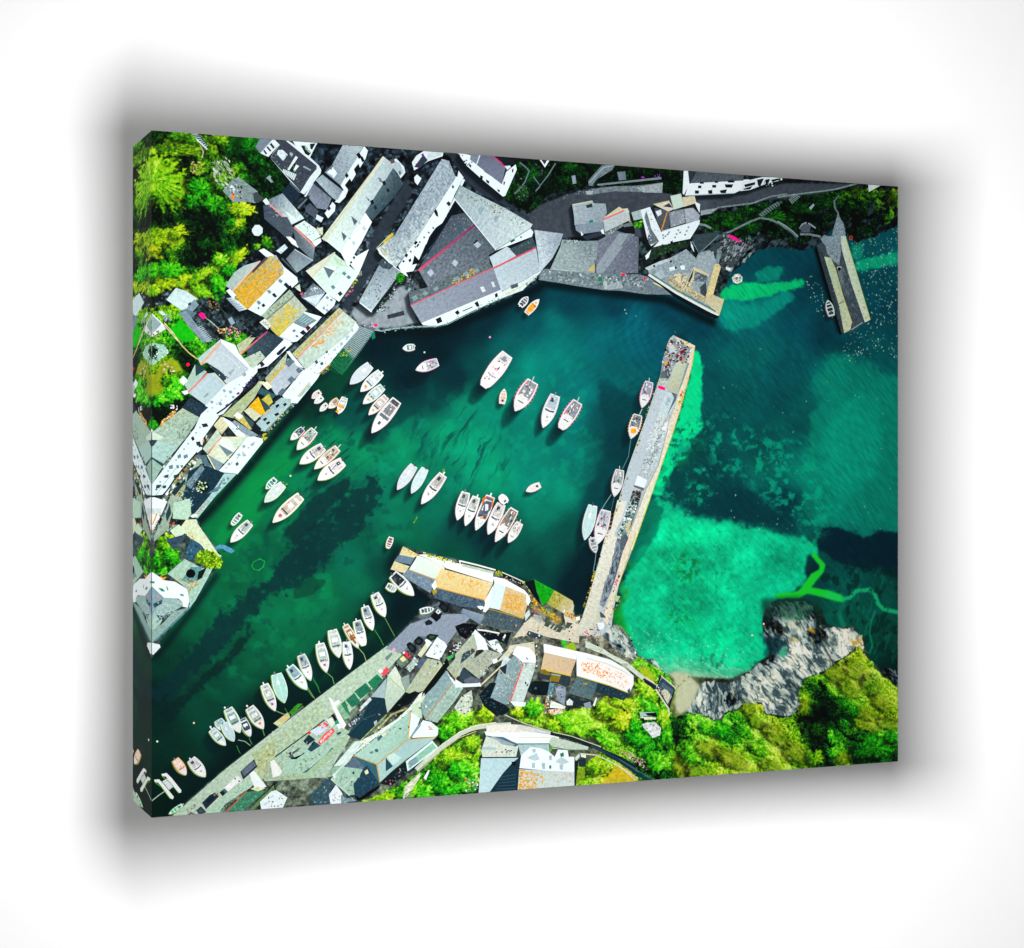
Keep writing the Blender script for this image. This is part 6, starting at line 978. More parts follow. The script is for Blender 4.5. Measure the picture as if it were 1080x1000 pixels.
# ------------------------------------------------------------------ boats on the water
W_ = '#eef2f0'
for args in (
    ('U', (300, 500), (465, 345), 95, 'cover', '#e9efee', '#c6d3da', None, 'white covered boat topmost of the five rafted near the slipway'),
    ('U', (385, 560), (550, 405), 90, 'open', '#eef2e6', '#c3d2d6', '#d8803a', 'white open boat second from the top of the five rafted together'),
    ('U', (405, 660), (565, 520), 85, 'open', '#c9ece0', '#a9c4c4', '#e0b01c', 'pale turquoise boat with a yellow buoy, middle of the raft of five'),
    ('U', (450, 750), (595, 600), 75, 'open', '#f0dcd8', '#b9b4a8', '#d8a83a', 'narrow pinkish boat beside the big motor yacht'),
    ('U', (475, 895), (680, 630), 115, 'yacht', '#f4ece8', '#e0e0dc', None, 'big white motor yacht with grey canopy, lowest of the raft of five'),
    ('U', (728, 210), (825, 198), 60, 'open', '#d8ece0', '#7f9a9a', None, 'small pale dinghy alone below the curved quay'),
    ('U', (835, 385), (1015, 320), 85, 'fishing', '#eef2ee', '#a9aeb8', '#d0208a', 'grey-white boat with a magenta fender below the curved quay'),
    ('U', (-10, 615), (60, 560), 55, 'dinghy', '#f4f0ee', '#c9bcb0', None, 'top dinghy of the small cluster by the waterfront row'),
    ('U', (10, 655), (80, 605), 50, 'dinghy', '#f2f4f2', '#c9d4cc', None, 'middle dinghy of the small cluster by the waterfront row'),
    ('U', (55, 720), (115, 660), 48, 'dinghy', '#eef0ec', '#bfc4b8', None, 'lowest dinghy of the small cluster by the waterfront row'),
    ('U', (125, 695), (205, 625), 60, 'fishing', '#f2e0a8', '#b9a08a', '#d8a02a', 'yellowish boat left of the pair by the waterfront row'),
    ('U', (205, 742), (258, 608), 66, 'open', '#eef0e0', '#a9b4b4', '#e8a81c', 'white boat with yellow stripes right of the pair by the waterfront row'),
    ('W', (512, 22), (448, 98), 62, 'dinghy', '#eef2f2', '#4c5660', None, 'small white dinghy beside the orange boat under the top quay'),
    ('W', (602, 42), (498, 160), 62, 'open', '#e6e4d0', '#e8981c', '#e8981c', 'orange-decked sailing boat under the top quay'),
    ('W', (150, 752), (348, 488), 135, 'cruiser', '#f8f4f2', '#eceeee', '#e05a60', 'largest white cabin cruiser with a red roundel in mid harbour'),
    ('W', (322, 768), (303, 892), 60, 'dinghy', '#f0d8d0', '#c9b89a', None, 'small pink dinghy right of the largest cruiser'),
    ('W', (410, 948), (555, 708), 130, 'fishing', '#f0e2e2', '#8f9298', '#d85a6a', 'fishing boat with pink gunwale in mid harbour'),
    ('X', (175, 622), (275, 358), 108, 'cuddy', '#f2f4f6', '#a9bcc4', '#e05070', 'white boat with red fenders between two fishing boats in mid harbour'),
    ('X', (318, 632), (458, 412), 112, 'fishing', '#ecdcdc', '#8a8c98', '#d86a7a', 'blunt pink fishing boat, right-hand end of the mid harbour four'),
    ('a', (285, 692), (345, 480), 88, 'fishing', '#ece8ea', '#8f98a4', '#d0408a', 'fishing boat moored nearest the pier head'),
    ('a', (195, 942), (252, 748), 92, 'fishing', '#e9e9e4', '#6d7c8a', '#e8a81c', 'fishing boat with yellow deck moored along the pier'),
    ('b', (445, 566), (490, 348), 92, 'fishing', '#eceeec', '#9aa0a2', None, 'grey-decked boat moored halfway down the pier'),
    ('b', (205, 918), (272, 636), 98, 'cover', '#eaf4f2', '#b4d8d6', None, 'pale blue covered boat, outer of the pair by the lower pier'),
    ('b', (307, 952), (378, 676), 108, 'fishing', '#eeecf0', '#b4b8c0', '#c05a7a', 'white fishing boat, inner of the pair by the lower pier'),
    ('c', (372, 178), (338, 52), 66, 'dinghy', '#cfd4d6', '#8a9498', '#d86a2a', 'little grey dinghy tied below the pair by the lower pier'),
    ('Y', (70, 356), (205, 160), 88, 'cover', '#e9efee', '#c9d2d6', None, 'leftmost of three white boats in the lower middle of the harbour'),
    ('Y', (184, 386), (296, 184), 82, 'cover', '#e9f0ee', '#c3dadc', None, 'middle of three white boats in the lower middle of the harbour'),
    ('Y', (265, 472), (442, 234), 98, 'cuddy', '#f4f0ee', '#b4b0ac', '#c9a890', 'white boat with bow rails, rightmost of the three in the lower middle'),
    ('Z', (95, 372), (165, 145), 92, 'cuddy', '#f2f2f0', '#a3a8a8', None, 'leftmost white boat of the tight row of six'),
    ('Z', (160, 418), (250, 183), 86, 'cuddy', '#f4f2f0', '#b4bab4', None, 'second white boat in the tight row of six'),
    ('Z', (245, 454), (365, 178), 98, 'open', '#f0e8e0', '#5d6674', None, 'orange boat in the tight row of six'),
    ('Z', (345, 488), (452, 240), 98, 'cuddy', '#f0eeec', '#c3c0be', None, 'white boat right of the orange one in the row of six'),
    ('Z', (440, 170), (492, 232), 72, 'dinghy', '#f0eeee', '#d9d6d4', None, 'round white dinghy behind the row of six'),
    ('Z', (403, 548), (558, 283), 98, 'fishing', '#eeece8', '#7a7a74', '#c9784a', 'fishing boat with wheelhouse in the tight row of six'),
    ('Z', (508, 555), (602, 393), 78, 'fishing', '#f0ecea', '#c9c4c0', None, 'smallest boat, right-hand end of the tight row of six'),
    ('Z', (652, 138), (768, 85), 62, 'dinghy', '#f4ecea', '#d8d0cc', None, 'small white dinghy alone right of the row of six'),
    ('V', (588, 182), (688, 92), 62, 'fishing', '#dfe8ea', '#4c5a68', None, 'small grey boat at the top of the left mooring rafts'),
    ('V', (640, 262), (782, 103), 90, 'fishing', '#eef4ee', '#8fa8a0', '#e05a50', 'boat with red floats at the top of the left mooring rafts'),
    ('V', (662, 376), (852, 238), 98, 'cuddy', '#f4f2f0', '#c0bcb8', None, 'upper of three white boats with bow rails at the left moorings'),
    ('V', (780, 418), (970, 250), 84, 'fishing', '#f2efe8', '#b9b09a', '#d83a3a', 'middle boat with red seats at the left moorings'),
    ('V', (808, 508), (1012, 358), 108, 'cuddy', '#f6f2f2', '#d6d0d0', None, 'lowest and largest of three white boats at the left moorings'),
    ('V', (388, 580), (468, 498), 58, 'dinghy', '#e3f2ec', '#3c8a84', None, 'pale teal dinghy tied beside a covered boat near the white hall'),
    ('V', (378, 688), (528, 543), 88, 'cover', '#e6efe8', '#c9d8d4', None, 'pale covered boat with a teal dinghy beside it near the white hall'),
    ('V', (445, 852), (672, 638), 104, 'open', '#f2eede', '#c3b4a0', '#d04a5a', 'long cream boat alone at the left moorings'),
    ('V', (110, 872), (182, 783), 54, 'dinghy', '#eef4f0', '#6a8a8c', None, 'tiny white dinghy above a motor boat off the blue-shaded yard'),
    ('V', (100, 1012), (258, 852), 88, 'cuddy', '#f2f6f2', '#a9b8b0', None, 'white motor boat nearest the left garden quay'),
    ('g', (662, 388), (578, 198), 92, 'cuddy', W_, '#c9d0cc', None, 'white boat, right-hand end of the lower quay moorings'),
    ('g', (562, 497), (498, 303), 82, 'cuddy', W_, '#8fa4a8', None, 'white boat with dark cockpit, second from the right end of the lower quay moorings'),
    ('g', (490, 622), (433, 418), 84, 'cuddy', '#f2f6f0', '#7f9a98', None, 'square-bowed white boat beside the wooden one'),
    ('g', (447, 642), (338, 453), 66, 'open', '#eae4c8', '#b0783a', '#8a4a2a', 'varnished wooden boat on the lower quay moorings'),
    ('g', (290, 718), (233, 492), 98, 'open', '#eef2ec', '#b4c4bc', None, 'white open boat with an orange bag left of the wooden boat'),
    ('g', (375, 813), (348, 588), 82, 'cuddy', '#eef4f4', '#d4dee2', None, 'white boat moored closest below the wooden boat'),
    ('g', (187, 838), (133, 603), 92, 'open', '#eef2e6', '#a9bcb4', '#d060a0', 'white boat with a curved green mooring line'),
    ('j', (368, 212), (288, 3), 86, 'cuddy', '#eef2ee', '#93a4a4', None, 'white boat overlapping a teal-rimmed one on the lower quay moorings'),
    ('j', (338, 287), (195, 98), 96, 'cuddy', '#cfeeee', '#86a8b0', None, 'teal-rimmed white boat on the lower quay moorings'),
    ('j', (155, 393), (88, 158), 112, 'cover', '#d8f0e6', '#a3d8ca', None, 'broad mint-green covered boat on the lower quay moorings'),
    ('h', (617, 458), (528, 243), 88, 'open', '#eef4e6', '#b4bfb4', '#c03a9a', 'white boat with a magenta rail left of the mint-covered boat'),
    ('h', (522, 604), (408, 428), 98, 'open', '#eef2ea', '#9fb4ac', '#e07a2a', 'white boat with an orange bag near the landing steps'),
    ('h', (417, 668), (350, 518), 78, 'open', '#7d9498', '#33464e', None, 'dark grey boat between white ones near the landing steps'),
    ('h', (332, 634), (233, 438), 98, 'open', '#dfeede', '#7fa8a0', None, 'pale green boat, top of the tangled raft at the lower left'),
    ('h', (200, 615), (152, 530), 84, 'fishing', '#dff0f0', '#8fb8b8', '#4aa8b0', 'cluttered turquoise boat inside the tangled raft at the lower left'),
    ('h', (283, 704), (198, 560), 84, 'cover', '#e6f2f2', '#b4cfd4', None, 'pale covered boat, lower right of the tangled raft'),
    ('h', (215, 738), (98, 608), 76, 'open', '#dff4f4', '#9fc0bc', None, 'cyan-rimmed white boat, lowest of the tangled raft'),
    ('d', (358, 522), (185, 350), 104, 'cuddy', '#eef2f0', '#1f2830', '#c06a4a', 'white motor boat with a black cockpit by the quay building'),
    ('d', (212, 482), (138, 438), 62, 'dinghy', '#eef4f0', '#7f9490', None, 'round white tender beside the black-cockpit motor boat'),
    ('d', (145, 140), (175, 48), 52, 'dinghy', '#eeeaea', '#8a5a4a', None, 'little square white punt alone off the quay building'),
    ('g', (1060, 322), (945, 345), 56, 'dinghy', '#dfe8e6', '#5d7478', None, 'small pale dinghy tucked against the shaded quay'),
    ('i', (280, 518), (190, 388), 82, 'open', '#e0901c', '#f0c0a0', None, 'orange boat beside a white motor boat in the bottom left corner'),
    ('i', (436, 532), (318, 388), 98, 'cuddy', '#eef4ec', '#c3c0c4', None, 'white motor boat beside the orange boat in the bottom left corner'),
    ('i', (138, 835), (252, 758), 42, 'dinghy', '#1f9a3a', '#a9e0c0', None, 'bright green dinghy against the quay in the bottom left corner'),
    ('O', (405, 510), (440, 640), 66, 'dinghy', '#c3d4cc', '#1d2a30', None, 'dark dinghy ringed with white fenders by the outer breakwater'),
):
    t_, b_, s_, wd_, st_, rim_, dk_, ac_, lb_ = args
    boat(t_, b_, s_, wd_, st_, rim_, dk_, ac_, lb_, blunt=.5 if ('square' in lb_ or 'round' in lb_ or 'tiny' in lb_ or 'punt' in lb_ or 'blunt' in lb_) else .08,
         sh=(22 if st_ in ('yacht', 'cruiser', 'fishing') and t_ in 'UWXZ' else 13) if wd_ > 70 else 7)
    if 'orange boat in the tight' in lb_:
        cursub = cur['own']
        g('Z', '300 195 335 175 390 195 385 250 350 300 330 360 300 385 265 375 262 345 290 270', '#ea6a1c', .08)
        sub('console'); g('Z', '325 215 375 225 365 290 330 320 300 320 305 270', '#4a5462', .2); g('Z', '320 240 345 245 345 290 320 300', '#eceef0'); g('Z', '275 345 300 340 300 360 280 365', '#f0a878')
    if 'orange-decked' in lb_:
        sub('deck_cover'); g('W', '505 120 545 80 560 95 545 130 520 145 505 140', '#f0a01c', .1)
    if 'yellow stripes' in lb_:
        sub('stripe'); g('U', '200 670 215 655 245 685 232 698', '#e8a81c'); g('U', '180 720 200 705 212 720 195 735', '#e8981c')
    if 'yellow deck' in lb_:
        sub('net_pile'); g('a', '190 860 235 860 240 890 215 905 195 895', '#eda51c', .2)
    if 'wooden' in lb_:
        sub('thwart'); g('g', '365 515 385 530 430 600 420 610 390 570', '#8a5a2a', .2)

part('printed_catamaran', 'white twin-hulled pontoon boat in the bottom left corner')
s('deck', 'i', '85 570 125 545 180 610 140 640', '#b9c6c8', .15); hatch('i', '90 568 125 548 175 608 140 635', 4, .4, '#dfe6e6')
s('hull', 'i', '20 555 60 552 95 590 180 695 170 715 150 705 80 610 50 578 25 575', '#f0f4ea', .06); s('hull', 'i', '78 510 120 500 160 540 240 640 238 660 220 662 150 575 115 530 85 525', '#f2f0f4', .06)
line('i', '30 580 80 615 150 710', .7, '#4fae2a'); line('i', '85 528 150 580 220 665', .7, '#5aae3a')
for t_, x_, y_, c_ in (('W', 205, 350, '#e8a0c8'), ('U', 905, 242, '#b9c8a0'), ('V', 587, 475, '#c9d8a8'), ('i', 342, 95, '#e8c8b0'), ('i', 45, 245, '#e6f0d8'), ('h', 388, 418, '#eef4ea'), ('r', 102, 538, '#e8c8a0'), ('r', 195, 445, '#d8d0b0'), ('h', 208, 432, '#dff0ea'), ('g', 125, 603, '#e6ece6'), ('h', 92, 588, '#e6ece6')):
    part('printed_buoy', None, 'mooring buoys pictured in the printed harbour')
    g(t_, ' '.join('%f %f' % (x_ + 9 * math.cos(th), y_ + 9 * math.sin(th)) for th in np.arange(6) * 1.047), c_, .05)
part('printed_buoy_ring', 'bright green submerged ring pictured in the left harbour'); line('T', '965 285 980 250 1030 225 1070 245 1060 290 1020 320 985 310 965 285', 1.1, '#0c9a3c', .4)
for a_, b_ in (('Y', '430 225 440 190 455 185 450 210'), ('Y', '195 625 230 570 235 580 205 630'), ('V', '540 550 560 530 565 545 548 555')):
    part('printed_weed', 'bright weed on a mooring rope in the printed harbour'); g(a_, b_, '#5aa01c', .5)

# ================================================================== GROUND LAYER OF THE PICTURE
STEP = 0.7
NX, NY = int(WV / STEP) + 1, int(2 * HV / STEP) + 1
gx = np.linspace(0, WV, NX); gy = np.linspace(HV, -HV, NY)
GX, GY = np.meshgrid(gx, gy)
zz = F + SA * GX
PX = (540.0 + F * (LX + CA * GX) / zz).astype(np.float32)
PY = (499.8 - F * GY / zz).astype(np.float32)
del zz
rng = np.random.default_rng(5)
TAB = rng.random((256, 256)).astype(np.float32)


def vn(x, y, sd=0):
    x = x + sd * 37.3; y = y + sd * 91.7
    ix, iy = np.floor(x), np.floor(y)
    fx, fy = (x - ix).astype(np.float32), (y - iy).astype(np.float32)
    ix = ix.astype(np.int32); iy = iy.astype(np.int32)
    fx = fx * fx * (3 - 2 * fx); fy = fy * fy * (3 - 2 * fy)
    a0, b0 = ix & 255, iy & 255
    a1, b1 = (ix + 1) & 255, (iy + 1) & 255
    return (TAB[b0, a0] * (1 - fx) + TAB[b0, a1] * fx) * (1 - fy) + (TAB[b1, a0] * (1 - fx) + TAB[b1, a1] * fx) * fy


def fbm(x, y, o=4, sd=0, gain=.5):
    r = 0; a_ = 1; t = 0
    for k_ in range(o):
        r = r + a_ * vn(x, y, sd + k_ * 3 + 1); t += a_; a_ *= gain; x = x * 2.03; y = y * 2.03
    return r / t


def worley(x, y, sd=0):
    ix, iy = np.floor(x).astype(np.int32), np.floor(y).astype(np.int32)
    d = np.full(x.shape, 9, np.float32); idv = np.zeros(x.shape, np.float32)
    for dx in (-1, 0, 1):
        for dy in (-1, 0, 1):
            cx, cy = ix + dx, iy + dy
            px_ = cx + TAB[(cy + sd * 7) & 255, (cx + sd * 13) & 255]; py_ = cy + TAB[(cy + 71 + sd * 5) & 255, (cx + 33 + sd * 3) & 255]
            q = ((x - px_) ** 2 + (y - py_) ** 2).astype(np.float32)
            m_ = q < d
            idv = np.where(m_, TAB[(cy + 11) & 255, (cx + 57 + sd) & 255], idv); d = np.where(m_, q, d)
    return np.sqrt(d), idv


def box1(a, r, ax):
    if r < 1:
        return a
    p = np.concatenate([np.repeat(np.take(a, [0], ax), r + 1, ax), a, np.repeat(np.take(a, [-1], ax), r, ax)], ax)
    c = np.cumsum(p, ax, dtype=np.float64)
    n = a.shape[ax]
    return ((np.take(c, range(2 * r + 1, 2 * r + 1 + n), ax) - np.take(c, range(0, n), ax)) / (2 * r + 1)).astype(np.float32)


def blur(a, r):
    r = int(round(r))
    for _ in range(2):
        a = box1(box1(a, r, 0), r, 1)
    return a


def rast(C):
    """even-odd fill of a print-space polygon: (rows, cols, bool block)"""
    P = np.array([(x / (WV / (NX - 1)), (HV - y) / (2 * HV / (NY - 1))) for x, y in C])
    x0, y0 = np.maximum(np.floor(P.min(0)).astype(int), 0)
    x1 = min(int(P[:, 0].max()) + 2, NX); y1 = min(int(P[:, 1].max()) + 2, NY)
    if x1 <= x0 or y1 <= y0:
        return None
    X, Y = np.meshgrid(np.arange(x0, x1), np.arange(y0, y1))
    m_ = np.zeros(X.shape, bool)
    j_ = len(P) - 1
    for i_ in range(len(P)):
        (xa, ya), (xb, yb) = P[i_], P[j_]
        if ya != yb:
            m_ ^= ((ya > Y) != (yb > Y)) & (X < (xb - xa) * (Y - ya) / (yb - ya) + xa)
        j_ = i_
    return slice(y0, y1), slice(x0, x1), m_


def mask(P, soft=1.0):
    """soft mask of a photo-pixel polygon"""
    M_ = np.zeros((NY, NX), np.float32)
    r = rast([cv(*p) for p in P])
    if r:
        M_[r[0], r[1]] = r[2]
        if soft > 0:
            pad = int(soft * 5) + 4
            ys = slice(max(r[0].start - pad, 0), min(r[0].stop + pad, NY)); xs = slice(max(r[1].start - pad, 0), min(r[1].stop + pad, NX))
            M_[ys, xs] = blur(M_[ys, xs], max(1, soft / STEP))
    return M_


def strokes(tile, p, width, soft=1):
    P = pts(tile, p); M_ = np.zeros((NY, NX), np.float32)
    for a_, b_ in zip(P[:-1], P[1:]):
        dx, dy = b_[0] - a_[0], b_[1] - a_[1]; d = math.hypot(dx, dy) + 1e-6
        nx, ny = -dy / d * width / 2, dx / d * width / 2; ex, ey = dx / d * width * .3, dy / d * width * .3
        M_ = np.maximum(M_, mask([(a_[0] + nx - ex, a_[1] + ny - ey), (b_[0] + nx + ex, b_[1] + ny + ey), (b_[0] - nx + ex, b_[1] - ny + ey), (a_[0] - nx - ex, a_[1] - ny - ey)], soft))
    return M_


def idw(P, power=3.2):
    k_ = 8
    cx, cy = PX[::k_, ::k_].astype(np.float64), PY[::k_, ::k_].astype(np.float64)
    num = 0; den = 0
    for p in P:
        w_ = 1.0 / (((cx - p[0]) ** 2 + (cy - p[1]) ** 2 + 60) ** (power / 2))
        num = num + w_[..., None] * np.array(p[2:], float); den = den + w_
    c = num / den[..., None]
    yi = np.arange(NY) / k_; xi = np.arange(NX) / k_
    y0 = np.minimum(yi.astype(int), c.shape[0] - 2); x0 = np.minimum(xi.astype(int), c.shape[1] - 2)
    fy = np.clip(yi - y0, 0, 1)[:, None, None]; fx = np.clip(xi - x0, 0, 1)[None, :, None]
    c = c[y0] * (1 - fy) + c[y0 + 1] * fy
    return (c[:, x0] * (1 - fx) + c[:, x0 + 1] * fx).astype(np.float32)


def hx(h):
    return tuple(int(h.lstrip('#')[n:n + 2], 16) / 255. for n in (0, 2, 4))


IMG = np.zeros((NY, NX, 3), np.float32)      # working in display values until the end


def mixin(m_, c):
    global IMG
    c = np.array(hx(c), np.float32) if isinstance(c, str) else c
    IMG = IMG * (1 - m_[..., None]) + c * m_[..., None]


def sstep(a, lo, hi):
    t = np.clip((a - lo) / (hi - lo), 0, 1)
    return t * t * (3 - 2 * t)


def wpatch(P, col, soft, rough=.0, alpha=1., scale=9, sd=0):
    m_ = mask(P, soft)
    if rough:
        n_ = fbm(PX / scale, PY / scale, 4, sd)
        m_ = sstep(m_ + (n_ - .5) * rough * 2 * (m_ > .02), .18, .8)
    mixin(m_ * alpha, col)


# ---- water colours read off the photograph
WC = [(450, 348, '#00131b'), (400, 365, '#00161f'), (430, 400, '#001822'), (460, 375, '#001620'), (480, 345, '#001620'), (480, 395, '#00232c'), (520, 325, '#001f2a'), (510, 345, '#00242e'), (560, 315, '#002834'), (600, 322, '#003644'), (650, 320, '#003646'), (700, 325, '#00394a'),
      (740, 345, '#003a4a'), (560, 342, '#004850'), (585, 340, '#006a66'), (530, 365, '#005a58'), (500, 385, '#00403f'), (590, 370, '#00706a'), (640, 355, '#00626a'), (670, 340, '#005a68'), (690, 355, '#005060'),
      (560, 385, '#007a6c'), (610, 410, '#006a68'), (640, 400, '#005a5c'), (600, 440, '#006a64'), (560, 430, '#007866'), (520, 430, '#007a62'), (490, 430, '#007a5c'), (460, 425, '#005248'), (440, 450, '#006a50'), (425, 470, '#008458'),
      (470, 460, '#008f62'), (500, 470, '#009068'), (520, 500, '#008a62'), (560, 470, '#007a66'), (600, 480, '#006e62'), (640, 440, '#00484c'), (655, 470, '#003438'), (630, 500, '#005650'), (560, 505, '#00806a'), (590, 520, '#00866a'),
      (570, 540, '#007058'), (540, 560, '#005040'), (510, 570, '#002c30'), (480, 555, '#003a38'), (460, 540, '#00604a'), (420, 540, '#006a4c'), (400, 520, '#00604a'), (440, 575, '#00543c'), (480, 585, '#004434'), (530, 590, '#004038'), (580, 590, '#004a3e'), (600, 560, '#00443c'),
      (610, 620, '#001c24'), (600, 600, '#002c30'), (630, 560, '#002430'), (570, 600, '#003a34'), (390, 470, '#007850'), (370, 440, '#00403c'), (350, 470, '#00784e'), (320, 500, '#006a44'), (300, 470, '#007040'), (270, 500, '#007a3c'), (250, 540, '#007038'), (300, 540, '#00623c'),
      (340, 520, '#005c44'), (360, 540, '#00503c'), (280, 580, '#005438'), (240, 600, '#005a34'), (230, 640, '#00603c'), (210, 660, '#005a38'), (190, 690, '#003a28'), (330, 590, '#003e36'), (300, 640, '#00643f'), (340, 620, '#00683f'), (370, 590, '#00644a'), (390, 570, '#00503c'), (400, 600, '#003a30'), (380, 620, '#006444'),
      (300, 680, '#00603a'), (340, 660, '#005638'), (260, 700, '#005034'), (240, 730, '#004430'), (220, 760, '#003a2a'), (200, 740, '#003c2c'), (180, 790, '#00281f'), (180, 820, '#002018'), (165, 850, '#001812'), (165, 760, '#00251e'), (250, 790, '#001c16'), (300, 740, '#001f18'), (360, 710, '#003826'), (400, 670, '#004028'), (420, 640, '#001a20'), (440, 620, '#00161e'), (400, 640, '#002a24'), (270, 760, '#001a16'),
      (170, 700, '#002e22'), (165, 730, '#001c1a'), (330, 430, '#002a20'), (350, 400, '#003a28'),
      (780, 275, '#003c48'), (800, 275, '#00444e'), (840, 275, '#003a48'), (860, 290, '#00303e'), (800, 330, '#00505a'), (770, 330, '#00887a'), (800, 345, '#005a60'), (760, 360, '#004a52'), (840, 340, '#004450'), (870, 350, '#003644'), (800, 370, '#005a58'), (770, 375, '#00605c'), (830, 390, '#004e54'), (750, 400, '#004a4e'), (780, 420, '#004c4e'), (820, 420, '#00484c'), (760, 445, '#00484a'), (840, 450, '#00504e'),
      (790, 470, '#004c4a'), (730, 500, '#003c3c'), (760, 510, '#003a3e'), (800, 500, '#005a50'), (780, 530, '#00303a'), (830, 530, '#00303a'), (850, 545, '#00544a'), (850, 500, '#00806a'), (880, 400, '#006e66'), (920, 370, '#004c50'), (930, 330, '#003c48'), (920, 300, '#004450'), (910, 270, '#004a50'), (940, 255, '#004a54'), (900, 360, '#003e48'), (880, 480, '#008a70'), (930, 450, '#00725f'), (900, 430, '#00806c'), (880, 530, '#00846c'), (930, 520, '#006050'), (940, 480, '#006454'),
      (900, 575, '#00222e'), (940, 590, '#001c28'), (870, 590, '#004640'), (890, 610, '#00524a'), (930, 620, '#004038'), (920, 645, '#004c40'), (880, 640, '#005848'), (930, 680, '#003c30'), (940, 710, '#00201c'), (905, 660, '#00483a'), (870, 620, '#003c3c')]
wx = PX + 14 * (fbm(PX / 40, PY / 40, 3, 1) - .5); wy = PY + 14 * (fbm(PX / 40, PY / 40, 3, 9) - .5)
keepP = PX, PY
IMG = idw([(x, y) + hx(h) for x, y, h in WC], 3.4)

wob = fbm(PX / 22, PY / 22, 5, 21)
IMG *= 1 + .28 * (wob - .5)[..., None] * np.array([.4, 1, .9], np.float32)
# sandy, weedy ground showing through the harbour water
n1 = fbm(PX / 10, PY / 10, 5, 31)
mid = mask(pts('px', [(400, 470), (440, 400), (500, 410), (560, 380), (640, 380), (640, 450), (600, 540), (520, 520), (430, 530), (390, 500)]), 14)
mixin(mid * sstep(n1, .5, .72) * .3, '#00a078')
lef = mask(pts('px', [(205, 690), (250, 560), (330, 430), (400, 460), (440, 560), (400, 580), (300, 700), (220, 740)]), 10)
mixin(lef * sstep(fbm(PX / 14, PY / 14, 4, 41), .5, .75) * .35, '#008a50'); mixin(lef * sstep(fbm(PX / 9, PY / 9, 4, 45), .58, .75) * .4, '#003a34')
for (P_, c_, so, ro, al, sc_, sd_) in (
        ([(160, 728), (190, 700), (215, 668), (250, 634), (285, 610), (305, 580), (330, 556), (352, 534), (380, 512), (398, 500), (404, 515), (388, 545), (380, 562), (345, 588), (330, 606), (300, 624), (275, 637), (250, 667), (225, 692), (195, 722), (166, 748)], '#02282c', 5, .9, .82, 5, 51),
        ([(168, 752), (200, 726), (235, 694), (262, 664), (268, 668), (240, 702), (205, 732), (172, 765)], '#021c1e', 3, .7, .7, 5, 53),
        ([(300, 560), (330, 525), (352, 512), (372, 500), (366, 520), (340, 545), (312, 575)], '#03262a', 3, .6, .8, 8, 54),
        ([(308, 620), (330, 608), (345, 612), (330, 628), (312, 632)], '#033428', 2, .6, .6, 7, 56),
        ([(225, 575), (258, 520), (290, 482), (318, 470), (300, 505), (270, 545), (240, 590)], '#008440', 8, .5, .75, 14, 57),
        ([(430, 400), (470, 390), (500, 400), (470, 425), (430, 440), (395, 470), (380, 460)], '#00282e', 7, .5, .6, 12, 58),
        ([(630, 395), (670, 420), (668, 470), (640, 540), (625, 560), (612, 540), (640, 460)], '#00323a', 9, .3, .7, 12, 59),
        ([(615, 570), (635, 575), (625, 640), (605, 640), (585, 618), (600, 600)], '#001922', 8, .2, .8, 12, 60),
        # sandy cove
        ([(692, 520), (712, 534), (735, 546), (769, 549), (799, 555), (842, 566), (864, 575), (856, 592), (852, 604), (845, 615), (830, 628), (818, 636), (808, 645), (803, 662), (806, 680), (814, 692), (800, 700), (785, 710), (765, 716), (740, 718), (705, 716), (690, 704), (665, 690), (655, 668), (652, 640), (662, 600), (668, 590), (684, 560)], '#04bd84', 8, .45, 1, 6, 61),
        ([(684, 524), (700, 536), (694, 560), (676, 588), (664, 602), (664, 585), (676, 552)], '#006a52', 3, .5, .9, 7, 62),
        ([(733, 366), (738, 376), (741, 395), (738, 440), (744, 449), (730, 464), (726, 487), (712, 492), (706, 506), (698, 522), (688, 520), (705, 470), (722, 420)], '#00d084', 2.6, .6, 1, 6, 63),
        # light seabed at the right
        ([(862, 392), (870, 380), (885, 373), (905, 380), (925, 384), (950, 402), (950, 562), (925, 566), (905, 566), (880, 560), (862, 552), (848, 520), (850, 495), (858, 470), (856, 440), (864, 420), (858, 405)], '#008069', 10, .5, .8, 9, 64),
        ([(872, 440), (900, 420), (930, 440), (925, 500), (890, 530), (868, 510)], '#009478', 12, .2, .7, 14, 65),
        ([(866, 558), (880, 556), (898, 561), (910, 566), (925, 562), (950, 560), (950, 612), (930, 602), (905, 598), (882, 592), (862, 578)], '#001f2b', 2.5, .5, .95, 8, 66),
        ([(756, 306), (780, 299), (806, 299), (830, 297), (848, 292), (847, 302), (815, 311), (790, 316), (764, 317)], '#00bc6c', 3, .5, .95, 5, 67),
        ([(758, 322), (800, 318), (835, 306), (838, 315), (812, 335), (800, 345), (765, 346)], '#00937c', 5, .5, .75, 9, 68),
        ([(794, 290), (812, 280), (826, 282), (822, 296), (800, 298)], '#008a70', 3, .5, .8, 6, 69),
        ([(900, 276), (947, 265), (950, 277), (902, 287)], '#00a878', 2.5, .5, .85, 4, 70),
        ([(898, 258), (912, 258), (908, 272), (899, 274)], '#009070', 2, .4, .8, 5, 71)):
    wpatch(P_, c_, so, ro, al, sc_, sd_)
